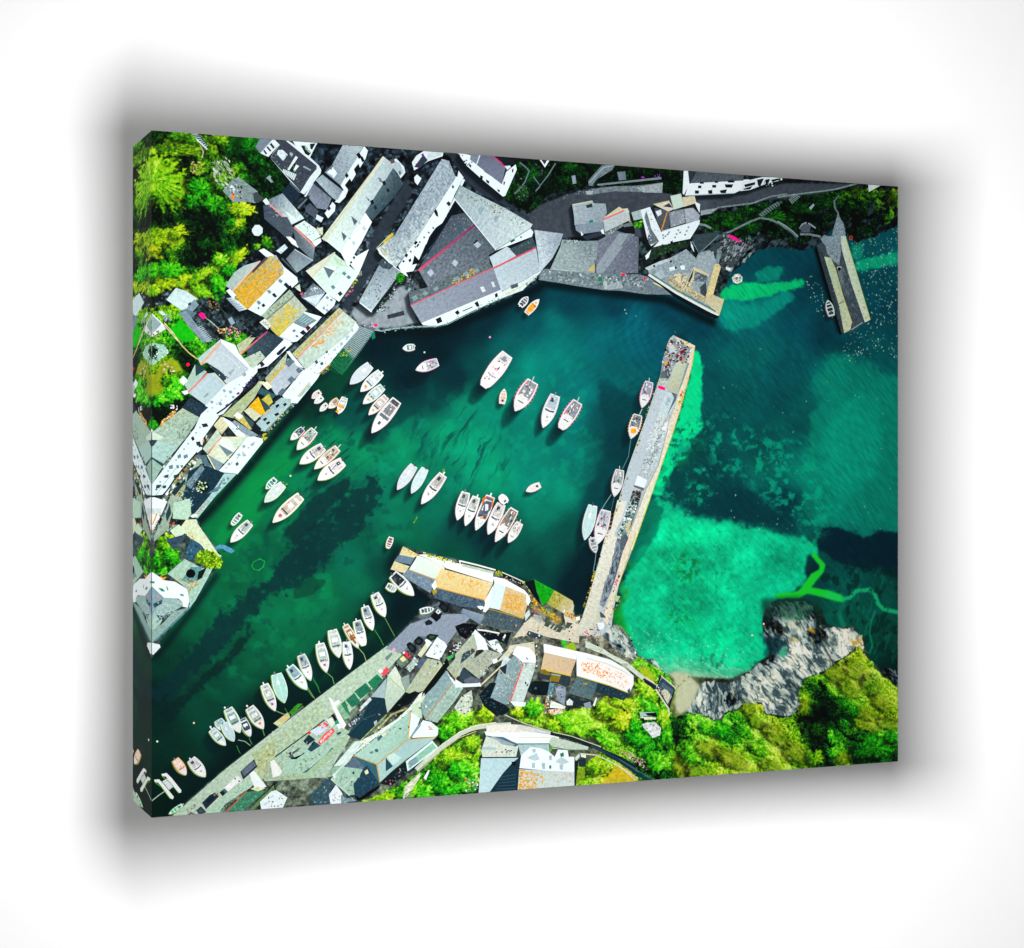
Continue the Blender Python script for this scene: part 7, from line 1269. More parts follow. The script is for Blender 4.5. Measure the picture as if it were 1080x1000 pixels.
# blotchy weed and sand east of the pier
area = mask(pts('px', [(700, 440), (760, 440), (860, 470), (885, 540), (850, 580), (780, 500), (720, 540), (690, 530)]), 10)
mixin(area * sstep(fbm(PX / 7, PY / 7, 5, 81, .6), .48, .68) * .8, '#009a76')
a2 = mask(pts('px', [(720, 535), (745, 515), (790, 520), (846, 552), (842, 566), (799, 553), (769, 547), (735, 544)]), 4); mixin(a2 * .75, '#003238')
a3 = mask(pts('px', [(712, 490), (735, 465), (750, 480), (760, 505), (735, 545), (712, 530)]), 5); mixin(a3 * sstep(fbm(PX / 8, PY / 8, 4, 83), .36, .5) * .8, '#003e3e')
mixin(mask(pts('px', [(722, 510), (738, 508), (752, 520), (748, 535), (728, 530)]), 3) * sstep(fbm(PX / 5, PY / 5, 4, 84, .6), .42, .65) * .8, '#00a878')
wd2 = mask(pts('px', [(700, 440), (745, 440), (745, 475), (720, 500), (690, 530)]), 4); mixin(wd2 * sstep(fbm(PX / 5, PY / 5, 4, 85), .58, .66) * .7, '#00503c')
# darker weed specks in the cove, sand shallows at the beach
cove = mask(pts('px', [(690, 540), (840, 570), (850, 600), (800, 660), (790, 705), (700, 705), (660, 670), (665, 600)]), 3)
mixin(mask(pts('px', [(708, 598), (722, 580), (738, 592), (735, 612), (718, 616)]), 5) * sstep(fbm(PX / 3.2, PY / 3.2, 4, 87), .42, .6) * .8, '#0a6a2c')
mixin(cove * sstep(fbm(PX / 3.2, PY / 3.2, 3, 89), .74, .79) * .45, '#00763f'); mixin(mask(pts('px', [(702, 632), (730, 640), (735, 660), (710, 665)]), 5) * sstep(fbm(PX / 2.6, PY / 2.6, 3, 90), .57, .64) * .7, '#0a7a30')
mixin(cove * sstep(fbm(PX / 30, PY / 30, 3, 91), .45, .75) * .35, '#00dc8c'); mixin(mask(pts('px', [(800, 570), (850, 570), (850, 610), (800, 660)]), 14) * .35, '#00b088')
mixin(mask(pts('px', [(640, 640), (655, 640), (668, 685), (660, 690)]), 3) * .8, '#0a8a1c'); mixin(mask(pts('px', [(658, 598), (668, 590), (664, 625), (652, 650)]), 3) * sstep(n1, .4, .6) * .8, '#1a8a2c')
bs = PX * .0 + mask(pts('px', [(690, 700), (720, 694), (760, 704), (800, 706), (770, 722), (720, 722)]), 5); mixin(bs * .6, '#62b48a')
bs = mask(pts('px', [(694, 708), (725, 708), (760, 714), (775, 716), (750, 724), (700, 724)]), 3); mixin(bs * .8, '#9ab890')
mixin(mask(pts('px', [(742, 690), (766, 688), (764, 706), (748, 708)]), 3) * sstep(fbm(PX / 3, PY / 6, 3, 92), .5, .6) * .7, '#0a6a50')
cv2 = mask(pts('px', [(700, 540), (840, 572), (852, 600), (800, 650), (795, 705), (700, 708), (660, 675), (668, 600)]), 5)
tone = .75 * (fbm(PX / 26, PY / 26, 4, 121) - .5) + .35 * (fbm(PX / 4, PY / 4, 3, 122) - .5) + .16 * (vn((PX * .62 + PY * .78) / 8, (PX * .78 - PY * .62) / 1.5, 123) - .5)
IMG *= (1 + tone * cv2 * .8)[..., None] * np.ones(3, np.float32)
lower = mask(pts('px', [(665, 668), (700, 690), (740, 694), (800, 690), (796, 712), (740, 722), (690, 710)]), 9)
mixin(lower * sstep(vn((PX * .9 + PY * .42) / 5, (PX * -.42 + PY * .9) / 1.5, 124), .45, .8) * .5, '#8fd8b0')
# fine streaked weed lines
ca_, sa_ = math.cos(2.05), math.sin(2.05)
ra, rb = PX * ca_ + PY * sa_, -PX * sa_ + PY * ca_
st = sstep(fbm(ra / 16, rb / 2.6, 3, 93), .60, .70)
st = sstep(fbm((ra + 9 * (wob - .5)) / 24, (rb + 14 * (wob - .5)) / 4, 4, 93, .6), .50, .80)
mixin(mask(pts('px', [(425, 440), (470, 420), (520, 440), (540, 500), (500, 520), (450, 510)]), 8) * st * .75, '#013f3e')
mixin(mask(pts('px', [(270, 520), (330, 470), (390, 430), (410, 450), (350, 520), (300, 560)]), 8) * sstep(fbm((PX * .75 + PY * -.66) / 18, (PX * .66 + PY * .75) / 2.2, 3, 94), .62, .72) * .7, '#01332e')
# ripples
rip = vn((PX * .80 - PY * .6) / 9, (PX * .6 + PY * .80) / 1.9, 95) - .5
rip2 = vn((PX * .62 + PY * .78) / 7, (PX * .78 - PY * .62) / 1.5, 97) - .5
east = np.clip((PX - 480) / 200, .12, 1)
calm = 1 - .6 * mask(pts('px', [(690, 540), (840, 570), (850, 600), (800, 660), (790, 705), (700, 705), (660, 670), (665, 600)]), 6)
rmod = .4 + 1.2 * fbm(PX / 30, PY / 30, 3, 98)
IMG *= (1 + (.20 * east * rip2 * np.clip((PX - 690) / 60, 0, 1) + .13 * east * rip * np.clip((760 - PX) / 60, 0, 1)) * calm * rmod)[..., None]
rr = np.hypot(PX - 712, PY - 352)
IMG *= (1 + 0.04 * np.sin(rr / 1.35 + 5 * fbm(PX / 25, PY / 25, 2, 99)) * np.exp(-((rr - 45) / 28) ** 2) * (PY < 420) * (PX < 720))[..., None]
IMG += (.018 * (vn(PX / 1.3, PY / 1.3, 101) - .5))[..., None] * np.array([.3, 1, .9], np.float32)

# submerged slip walls, bright with weed
sea = mask(pts('px', [(860, 590), (950, 600), (950, 730), (905, 690), (885, 655), (860, 630)]), 3)
mixin(sea * sstep(fbm(PX / 7, PY / 9, 4, 105), .52, .64) * .7, '#00241f'); mixin(sea * sstep(fbm((PX * .9 + PY * .3) / 3, (PY - PX * .2) / 12, 3, 107), .6, .75) * .22, '#0c9a6c')
mixin(strokes('bb', '820 560 790 640 780 720 800 800 780 860', 1.2, 1) * .7, '#0fb878'); mixin(strokes('bb', '560 580 610 690', 5, 2) * .6, '#0f9a70')
lane = mask(pts('bb', '115 445 150 438 270 425 300 400 370 300 425 270 430 245 370 170 390 150 470 232 465 262 455 290 370 395 480 415 580 450 605 480 590 500 540 490 430 460 340 440 280 475 200 468 120 475'), .8)
mixin(mask(pts('bb', '345 165 372 165 430 250 420 280 345 335 325 270'), 1.2) * .9, '#02242c'); mixin(lane * .95, '#14cc2a')
mixin(mask(pts('bb', '480 412 590 450 605 490 560 490 460 462'), 2) * .8, '#12c85a'); mixin(strokes('bb', '590 480 640 470 690 420 780 412 820 450 840 510 880 550 1000 575', 4.2, 1) * sstep(fbm(PX / 3, PY / 3, 3, 103), .15, .42) * .9, '#10b070')
# dark water under quays and walls
for t_, p_, wd_, so, al in (('px', '162 694 172 684 206 639 229 606', 5, 2.5, .95), ('px', '208 552 228 532 256 500 268 486 286 464 318 425 326 412', 9, 3, .95), ('px', '398 352 430 350 462 350 502 334 548 314 575 299 640 308 702 316 752 340', 9, 3, .95), ('px', '716 358 700 400 672 470 640 560 622 620', 8, 4, .9), ('px', '430 640 400 680 350 722 290 768 235 812 186 858', 22, 8, .75),
                          ('px', '420 578 412 600 424 612 455 632', 12, 5, .9), ('px', '440 588 520 604 556 616 584 628', 6, 2, .6), ('px', '862 262 872 300 886 348', 7, 2, .95), ('px', '330 405 345 394 380 358', 4, 2, .5)):
    mixin(strokes(t_, p_, wd_, so) * al, '#000f15')
for P_, sh in SHADOWS:       # shadows printed in the photograph of the harbour, to the lower left of each boat
    m_ = 0
    ys = [p[1] for p in P_]
    for k_ in range(4):
        o_ = sh * 1.15 * (k_ + .6) / 4
        m_ = np.maximum(m_, mask([(p[0] - o_ * .62, p[1] + o_ * .78) for p in P_], 1.0) * (1 - .16 * k_))
    mixin(np.clip(blur(m_, 1), 0, 1) * .93, '#01151c')
# glitter
def glitter(P, n, cols, sd):
    R = random.Random(sd); P = pts('px', P)
    xs = [p[0] for p in P]; ys = [p[1] for p in P]
    for _ in range(n):
        x, y = R.uniform(min(xs), max(xs)), R.uniform(min(ys), max(ys))
        if not inside(P, x, y):
            continue
        X, Y = cv(x, y); c0 = int(X / STEP); r0 = int((HV - Y) / STEP)
        c_ = np.array(hx(R.choice(cols))); a_ = R.uniform(.35, .95)
        for k_ in range(R.choice((1, 2, 2, 3))):
            r_, q_ = r0 + k_, c0 + (k_ if R.random() < .4 else 0)
            if 0 <= r_ < NY and 0 <= q_ < NX - 1:
                IMG[r_, q_] = IMG[r_, q_] * (1 - a_) + c_ * a_
                IMG[r_, q_ + 1] = IMG[r_, q_ + 1] * (1 - a_ * .5) + c_ * a_ * .5


GL = ['#c9ecd8', '#8fd8c0', '#e6f6ea', '#5ab8a0', '#b4d8b0']
glitter([(896, 255), (947, 235), (947, 380), (920, 360), (902, 300)], 420, GL, 1); glitter([(895, 352), (920, 345), (935, 370), (900, 385), (885, 375)], 110, GL, 2)
glitter([(848, 285), (868, 300), (872, 335), (858, 330)], 60, GL, 3); glitter([(740, 360), (947, 360), (947, 560), (700, 560)], 70, ['#3f9a90', '#6fc0a8', '#2f8a80', '#9fd8c0'], 4); glitter([(640, 320), (755, 345), (750, 360), (690, 350)], 26, GL, 5)
glitter([(700, 500), (850, 540), (840, 565), (720, 545)], 24, ['#5fb8b0', '#9fd8d0'], 6); glitter([(660, 660), (790, 680), (780, 715), (690, 712)], 260, ['#7fe0b0', '#b4e8cc', '#5fd8a0'], 7); glitter([(690, 560), (840, 580), (800, 690), (670, 660)], 200, ['#2fe0a0', '#00a868', '#50e8b0'], 8)

# ---- land
UPPER = [(150, 100), (960, 150), (950, 236), (930, 245), (924, 249), (915, 250), (903, 256), (892, 247), (880, 240), (862, 257), (846, 263), (830, 262), (818, 258), (804, 259), (796, 264), (788, 272), (772, 284), (766, 300), (758, 312), (756, 338), (710, 312), (700, 310), (640, 304), (569, 296), (545, 310), (500, 329), (459, 346), (410, 346), (394, 348), (372, 372), (350, 388), (330, 402), (311, 425), (280, 462), (262, 485), (252, 497), (222, 528), (207, 547), (216, 562), (234, 586), (226, 602), (205, 634), (168, 676), (170, 683), (160, 693), (150, 700)]
LOWER = [(150, 900), (178, 862), (232, 815), (290, 770), (348, 726), (408, 681), (456, 632), (424, 607), (412, 600), (425, 576), (485, 591), (522, 600), (556, 616), (563, 611), (584, 623), (604, 634), (606, 650), (613, 648), (645, 658), (655, 660), (664, 672), (672, 690), (690, 702), (704, 712), (735, 714), (770, 716), (790, 708), (800, 698), (810, 692), (813, 682), (806, 672), (804, 655), (808, 643), (820, 632), (850, 632), (866, 640), (872, 658), (884, 662), (900, 660), (910, 672), (915, 692), (928, 706), (950, 728), (950, 900)]
mU, mL = mask(UPPER, .5), mask(LOWER, .5)
edge_n = fbm(PX / 4, PY / 4, 3, 111)
LAND = np.maximum(mU, mL)
lp = [(250, 160, '#16222c'), (350, 180, '#1b2831'), (450, 200, '#1f2b35'), (600, 190, '#131d22'), (760, 250, '#1c2a2c'), (880, 230, '#10181a'), (300, 300, '#1a2830'), (400, 320, '#4a565c'), (200, 480, '#8fa490'), (250, 400, '#26343a'), (180, 600, '#6c8a80'), (450, 650, '#5f6e76'), (350, 760, '#8fa48c'), (300, 800, '#8fa48c'), (550, 720, '#8c9884'), (600, 700, '#98a088'), (500, 690, '#7d8a80'), (420, 730, '#7d8c84'), (350, 800, '#8c9c88'), (400, 790, '#8c9c88'), (640, 670, '#a9a890'), (800, 720, '#36423c'), (780, 712, '#3c4a42'), (830, 640, '#0c3a30'), (812, 655, '#0c3028'), (860, 660, '#1c3a30'), (740, 740, '#46523f'), (890, 670, '#46523f'), (700, 740, '#8a9a50'), (480, 800, '#3a5a2a')]
lc = idw([(x, y) + hx(h) for x, y, h in lp], 3)
_, idc = worley(PX / 2.6, PY / 2.6, 7)
_, idd = worley(PX / 6.5, PY / 6.5, 8)
gn = fbm(PX / 5, PY / 5, 4, 113)
lc = lc * np.where(PY < 560, np.clip(.10 + 1.6 * idc ** 2.2 * (gn > .42) + 1.0 * (gn - .3) + .5 * idd ** 2, .05, 2.1), np.clip(.62 + 1.2 * (gn - .5) + .35 * (vn(PX / 1.6, PY / 1.6, 114) - .5) + .25 * (idd - .5), .2, 1.4))[..., None]
gg = mask(pts('px', [(250, 140), (300, 150), (310, 215), (270, 262), (215, 275), (200, 240)]), 6)
lc = lc * (1 - gg[..., None]) + gg[..., None] * np.array(hx('#031008'), np.float32) * (.4 + 2.2 * idc ** 2)[..., None]
mixin(LAND, lc)
# roads and paved ground
ROAD = [([(533, 230), (560, 218), (575, 214), (595, 206), (620, 199), (660, 199), (700, 200), (735, 204), (770, 204), (830, 193), (905, 194), (870, 203), (830, 209), (790, 213), (765, 219), (735, 225), (720, 236), (690, 250), (640, 250), (615, 248), (590, 252), (565, 248), (545, 243)], '#3b434d'),
        ([(470, 160), (482, 175), (490, 190), (508, 205), (535, 218), (552, 229), (560, 236), (558, 228), (545, 222), (527, 206), (506, 187), (486, 168), (476, 156)], '#27303c'), ([(426, 190), (436, 200), (424, 222), (408, 245), (400, 262), (404, 270), (390, 290), (378, 312), (366, 328), (360, 322), (372, 300), (386, 272), (390, 255), (398, 238), (412, 216)], '#27323c'),
        ([(370, 330), (380, 318), (404, 300), (420, 300), (432, 308), (440, 340), (420, 345), (394, 346), (378, 342)], '#8c989f'), ([(705, 205), (760, 203), (745, 222), (728, 224)], '#434d57')]
for P_, c_ in ROAD:
    m_ = mask(P_, 1); mixin(m_, np.array(hx(c_), np.float32) * (.8 + .4 * fbm(PX / 3, PY / 3, 4, 117))[..., None])
    
# shadows the pictured houses throw on the ground, printed with them
HM = np.zeros((NY, NX), np.float32)
for P_ in PARTS:
    if P_['name'] == 'printed_house':
        for C, *_ in P_['own'] + [q_ for sb_ in P_['subs'] if sb_[0] in ('roof', 'gable', 'lean_to', 'hip', 'extension') for q_ in sb_[1]]:
            if len(C) < 9 or True:
                r = rast(C)
                if r and r[2].sum() > 60:
                    HM[r[0], r[1]][r[2]] = 1
SHD = np.zeros_like(HM)
for k_ in range(1, 10):
    SHD = np.maximum(SHD, np.roll(np.roll(HM, k_, 0), -int(k_ * .8), 1) * (1 - .03 * k_))
SHD = blur(SHD, 1) * LAND
mixin(SHD * np.where(PY > 560, .42, .86), '#050d13')

# ---- foliage
GREEN = [  # polygon, softness
    [(140, 120), (270, 144), (279, 152), (296, 178), (305, 200), (300, 210), (282, 214), (262, 205), (254, 215), (262, 240), (255, 262), (240, 272), (222, 268), (205, 290), (190, 296), (176, 300), (160, 312), (140, 320)],
    [(160, 296), (180, 290), (210, 290), (232, 262), (262, 250), (268, 262), (250, 275), (236, 300), (238, 312), (232, 318), (222, 312), (205, 316), (190, 302), (175, 302), (166, 312)],
    [(160, 325), (190, 318), (200, 338), (214, 352), (232, 360), (246, 350), (262, 352), (272, 372), (250, 385), (232, 388), (212, 396), (200, 430), (185, 440), (160, 452)],
    [(160, 596), (168, 566), (178, 572), (190, 580), (193, 590), (184, 598), (176, 606), (160, 606)],
    [(534, 170), (600, 168), (720, 178), (718, 205), (660, 197), (620, 196), (585, 204), (570, 212), (558, 228), (545, 218), (530, 206), (545, 190)],
    [(738, 232), (770, 222), (810, 213), (860, 206), (900, 200), (947, 200), (947, 228), (920, 248), (903, 254), (890, 244), (875, 236), (860, 252), (840, 258), (820, 252), (800, 248), (785, 258), (765, 240), (745, 244)],
    [(380, 845), (400, 838), (430, 822), (448, 810), (470, 790), (490, 780), (508, 775), (507, 792), (504, 830), (495, 842), (450, 852), (420, 850), (382, 850)],
    [(463, 790), (462, 770), (468, 755), (485, 748), (505, 752), (522, 756), (518, 764), (500, 766), (485, 772), (470, 786)],
    [(540, 740), (552, 742), (575, 750), (590, 752), (620, 745), (640, 735), (662, 738), (672, 730), (672, 716), (690, 720), (700, 740), (708, 755), (718, 780), (730, 800), (745, 815), (745, 830), (640, 835), (600, 838), (612, 806), (640, 790), (632, 782), (604, 774), (580, 770), (558, 764), (542, 758)],
    [(664, 700), (674, 692), (690, 703), (706, 712), (712, 728), (705, 752), (690, 732), (676, 716)],
    [(706, 760), (722, 752), (734, 752), (748, 758), (757, 762), (768, 750), (780, 748), (790, 742), (805, 742), (806, 754), (832, 758), (846, 748), (842, 728), (850, 716), (870, 710), (880, 700), (895, 690), (905, 682), (916, 694), (930, 712), (950, 728), (950, 830), (700, 840), (715, 800)]]
FOL = np.zeros((NY, NX), np.float32)
for P_ in GREEN:
    FOL = np.maximum(FOL, mask(P_, .8))
fl = mask([(165, 596), (160, 590), (176, 604)], 0)
FB = blur(FOL, 4)
FOL = sstep(FB + (fbm(PX / 5, PY / 5, 4, 121) - .5) * 1.2 * (FB > .02), .40, .56) * sstep(LAND, .4, .6)
BR = [(175, 142, .5, .3), (200, 145, .6, .5), (165, 145, .1, .2), (225, 150, .55, .55), (245, 150, .45, .2), (262, 160, .3, .0), (180, 160, .62, .75), (210, 162, .5, .5), (170, 170, .15, .2), (195, 170, .05, .2), (205, 185, .1, .3), (212, 180, .3, .5), (165, 185, .5, .8), (180, 185, .5, .8), (195, 195, .4, .7), (160, 205, .4, .8), (185, 210, .4, .8), (205, 205, .25, .25), (225, 210, .25, .2), (240, 225, .25, .3), (215, 225, .12, .1), (195, 225, .05, .1), (225, 240, .04, 0), (165, 230, .05, .1), (180, 238, .1, .2), (175, 250, .75, .9), (190, 248, .7, .9), (160, 255, .6, .85), (250, 235, .75, .9), (262, 245, .1, .1), (225, 262, .08, .1), (235, 200, .6, .5), (240, 185, .55, .6), (250, 200, .2, .2),
      (205, 250, .05, .1), (210, 272, .1, .1), (200, 275, .06, 0), (165, 270, .03, 0), (175, 285, .6, .4), (185, 295, .6, .35), (240, 262, .15, 0), (255, 255, .1, 0), (280, 180, .25, 0), (300, 200, .15, 0), (270, 200, .12, 0), (285, 160, .3, 0), (232, 275, .75, .6), (250, 270, .65, .7), (215, 288, .65, .6), (200, 300, .7, .75), (190, 305, .65, .8), (175, 300, .7, .7), (230, 300, .55, .1), (215, 310, .7, .5), (236, 308, .3, 0), (165, 305, .65, .8),
      (195, 350, .75, .05), (210, 365, .6, .3), (215, 345, .35, .3), (240, 360, .5, .2), (222, 355, .3, .2), (195, 375, .06, 0), (200, 385, .1, .1), (170, 395, .75, .75), (180, 388, .7, .8), (165, 400, .7, .9), (180, 402, .7, .4), (175, 415, .65, .05), (185, 410, .65, .05), (165, 420, .65, .05), (172, 402, .1, 0), (170, 430, .02, 0), (190, 425, .03, 0), (180, 435, .02, 0), (250, 375, .4, .2), (230, 385, .2, .1),
      (170, 575, .65, .4), (175, 590, .6, .05), (185, 585, .5, .1), (165, 598, .5, .1),
      (560, 190, .12, 0), (600, 175, .14, 0), (560, 215, .1, 0), (640, 180, .12, 0), (700, 190, .1, 0), (580, 200, .06, 0), (545, 205, .2, .1),
      (770, 232, .22, .1), (800, 225, .2, .1), (840, 215, .18, .05), (790, 245, .14, 0), (850, 230, .14, 0), (870, 215, .22, .1), (890, 205, .35, .3), (905, 198, .45, .6), (925, 205, .35, .5), (940, 205, .5, .6), (900, 230, .04, 0), (920, 230, .05, 0), (880, 230, .08, 0), (840, 245, .14, .1), (820, 240, .2, 0), (915, 215, .2, .3), (938, 215, .4, .5), (930, 222, .3, .4), (860, 245, .1, 0),
      (470, 760, .7, .3), (490, 755, .75, .5), (515, 755, .75, .75), (480, 770, .6, .2), (465, 780, .3, .1), (470, 800, .7, .6), (490, 800, .7, .7), (480, 820, .65, .05), (490, 810, .65, .0), (460, 825, .6, .1), (450, 840, .55, .1), (440, 830, .5, .3), (400, 842, .7, .6), (430, 840, .5, .1), (470, 835, .5, 0), (500, 785, .7, .5), (455, 815, .3, .2),
      (555, 750, .7, .3), (545, 757, .7, .7), (575, 760, .65, .6), (600, 765, .75, .45), (590, 755, .6, .7), (620, 770, .75, .4), (640, 750, .7, .7), (660, 748, .75, .75), (650, 775, .75, .3), (670, 765, .7, .5), (680, 760, .3, .0), (672, 775, .55, 0), (685, 790, .6, .05), (690, 775, .35, 0), (700, 760, .45, .1), (705, 780, .65, .3), (700, 800, .55, .2), (720, 810, .75, .8), (685, 810, .25, 0), (700, 820, .3, 0), (690, 745, .75, .45), (680, 735, .75, .5), (670, 722, .75, .7), (625, 805, .7, .6), (635, 820, .75, .85), (615, 820, .6, .5), (655, 820, .75, .85), (690, 722, .75, .4), (680, 705, .7, .3), (702, 715, .65, .2), (712, 790, .7, .6), (655, 790, .6, .5),
      (715, 770, .1, 0), (712, 785, .12, .1), (730, 770, .6, .4), (745, 768, .65, .1), (760, 770, .6, 0), (765, 775, .3, 0), (750, 785, .72, .7), (735, 800, .65, .4), (770, 800, .72, .75), (760, 820, .7, .7), (790, 775, .7, .6), (800, 790, .5, .3), (790, 810, .7, .7), (780, 770, .4, .1), (810, 765, .75, .75), (830, 775, .72, .7), (820, 800, .68, .75), (840, 790, .65, .7), (850, 760, .3, .3), (845, 745, .55, .7), (800, 745, .65, .8), (870, 735, .04, 0), (880, 750, .05, 0), (865, 755, .05, 0), (862, 780, .06, 0), (875, 770, .2, .1), (868, 795, .08, 0), (880, 780, .5, .15), (890, 760, .35, .05), (900, 745, .45, .2), (885, 715, .75, .75), (905, 705, .8, .75), (920, 715, .75, .55), (900, 725, .75, .65), (930, 735, .7, .7), (920, 745, .65, .7), (940, 750, .6, .8), (925, 760, .7, .6), (940, 770, .6, .4), (910, 775, .3, 0), (905, 785, .28, 0), (920, 785, .26, 0), (935, 790, .22, 0), (910, 765, .65, .8), (890, 800, .6, .75), (900, 795, .2, 0), (935, 775, .45, .05), (850, 810, .55, .5), (800, 760, .6, .5), (880, 725, .6, .5)]
bf = idw(BR, 4.0); B_, Yl = bf[..., 0], bf[..., 1]
wx_ = PX + 7 * (fbm(PX / 9, PY / 9, 3, 125) - .5); wy_ = PY + 7 * (fbm(PX / 9, PY / 9, 3, 128) - .5)
w1, id1 = worley(wx_ / 11, wy_ / 11, 1); w2, id2 = worley(wx_ / 4.6 + 3, wy_ / 4.6, 2); w3, id3 = worley(PX / 2.0 + .4 * wx_, PY / 2.0 + .4 * wy_, 3)
hgt = 5.5 * np.sqrt(np.clip(1 - w1 ** 2, 0, 1)) + 3.4 * np.sqrt(np.clip(1 - w2 ** 2, 0, 1)) + 1.6 * (1 - w3) + 3 * fbm(PX / 6, PY / 6, 3, 131)
gr = hgt - np.roll(np.roll(hgt, 2, 0), -2, 1)
gr = np.clip(gr / (gr.std() * 2.2), -1, 1)
fan = np.hypot(PX - 160, (PY - 196)); fa = np.arctan2(PY - 196, PX - 160 + .01)
radial = vn(fa * 13, fan / 9 + 3 * vn(fa * 5, fan / 14, 3), 133) - .5
leaf = (vn(PX / 1.25, PY / 1.25, 135) - .5) * .9 + (id3 - .5) * .8
hd = (PX > 720) & (PY > 680)
strk = np.where(hd, fbm((PX * .82 + PY * .57) / 7, (-PX * .57 + PY * .82) / 1.7, 3, 134), fbm((PX * .6 - PY * .8) / 5, (PX * .8 + PY * .6) / 1.5, 3, 136)) - .5
fanm = np.clip(1 - np.abs(fan - 20) / 24, 0, 1) * (PX < 200)
lit = .62 * gr * (1 - .7 * fanm) + .95 * leaf + .9 * strk * (1 - fanm) + 2.0 * radial * fanm + .3 * (id2 - .5)
gap = sstep(w1, .55, .85) * .5 * (1 - fanm)
zone = fbm(PX / 13, PY / 13, 4, 138) - .5
B_ = B_ + .10 * hd * (B_ > .45)
val = np.clip(B_ * 1.16 - .06 + .75 * zone * (.3 + B_) + lit * (.20 + .42 * B_) - gap * (1.1 - B_), 0, 1.12)
yel = np.clip(Yl + .35 * (fbm(PX / 6, PY / 6, 3, 137) - .5) + .3 * (id3 - .5), 0, 1)
stops = np.array([0, .2, .42, .66, .9, 1.12])
gcol = np.array([hx('#010604'), hx('#02260c'), hx('#08640c'), hx('#1cb40e'), hx('#56da1c'), hx('#b0f45a')], np.float32)
ycol = np.array([hx('#020603'), hx('#182a06'), hx('#50640a'), hx('#a2b40a'), hx('#d2d40f'), hx('#f0ee70')], np.float32)
fc = np.stack([np.interp(val, stops, gcol[:, k_]) * (1 - yel) + np.interp(val, stops, ycol[:, k_]) * yel for k_ in range(3)], -1).astype(np.float32)
mixin(FOL * .98, fc)
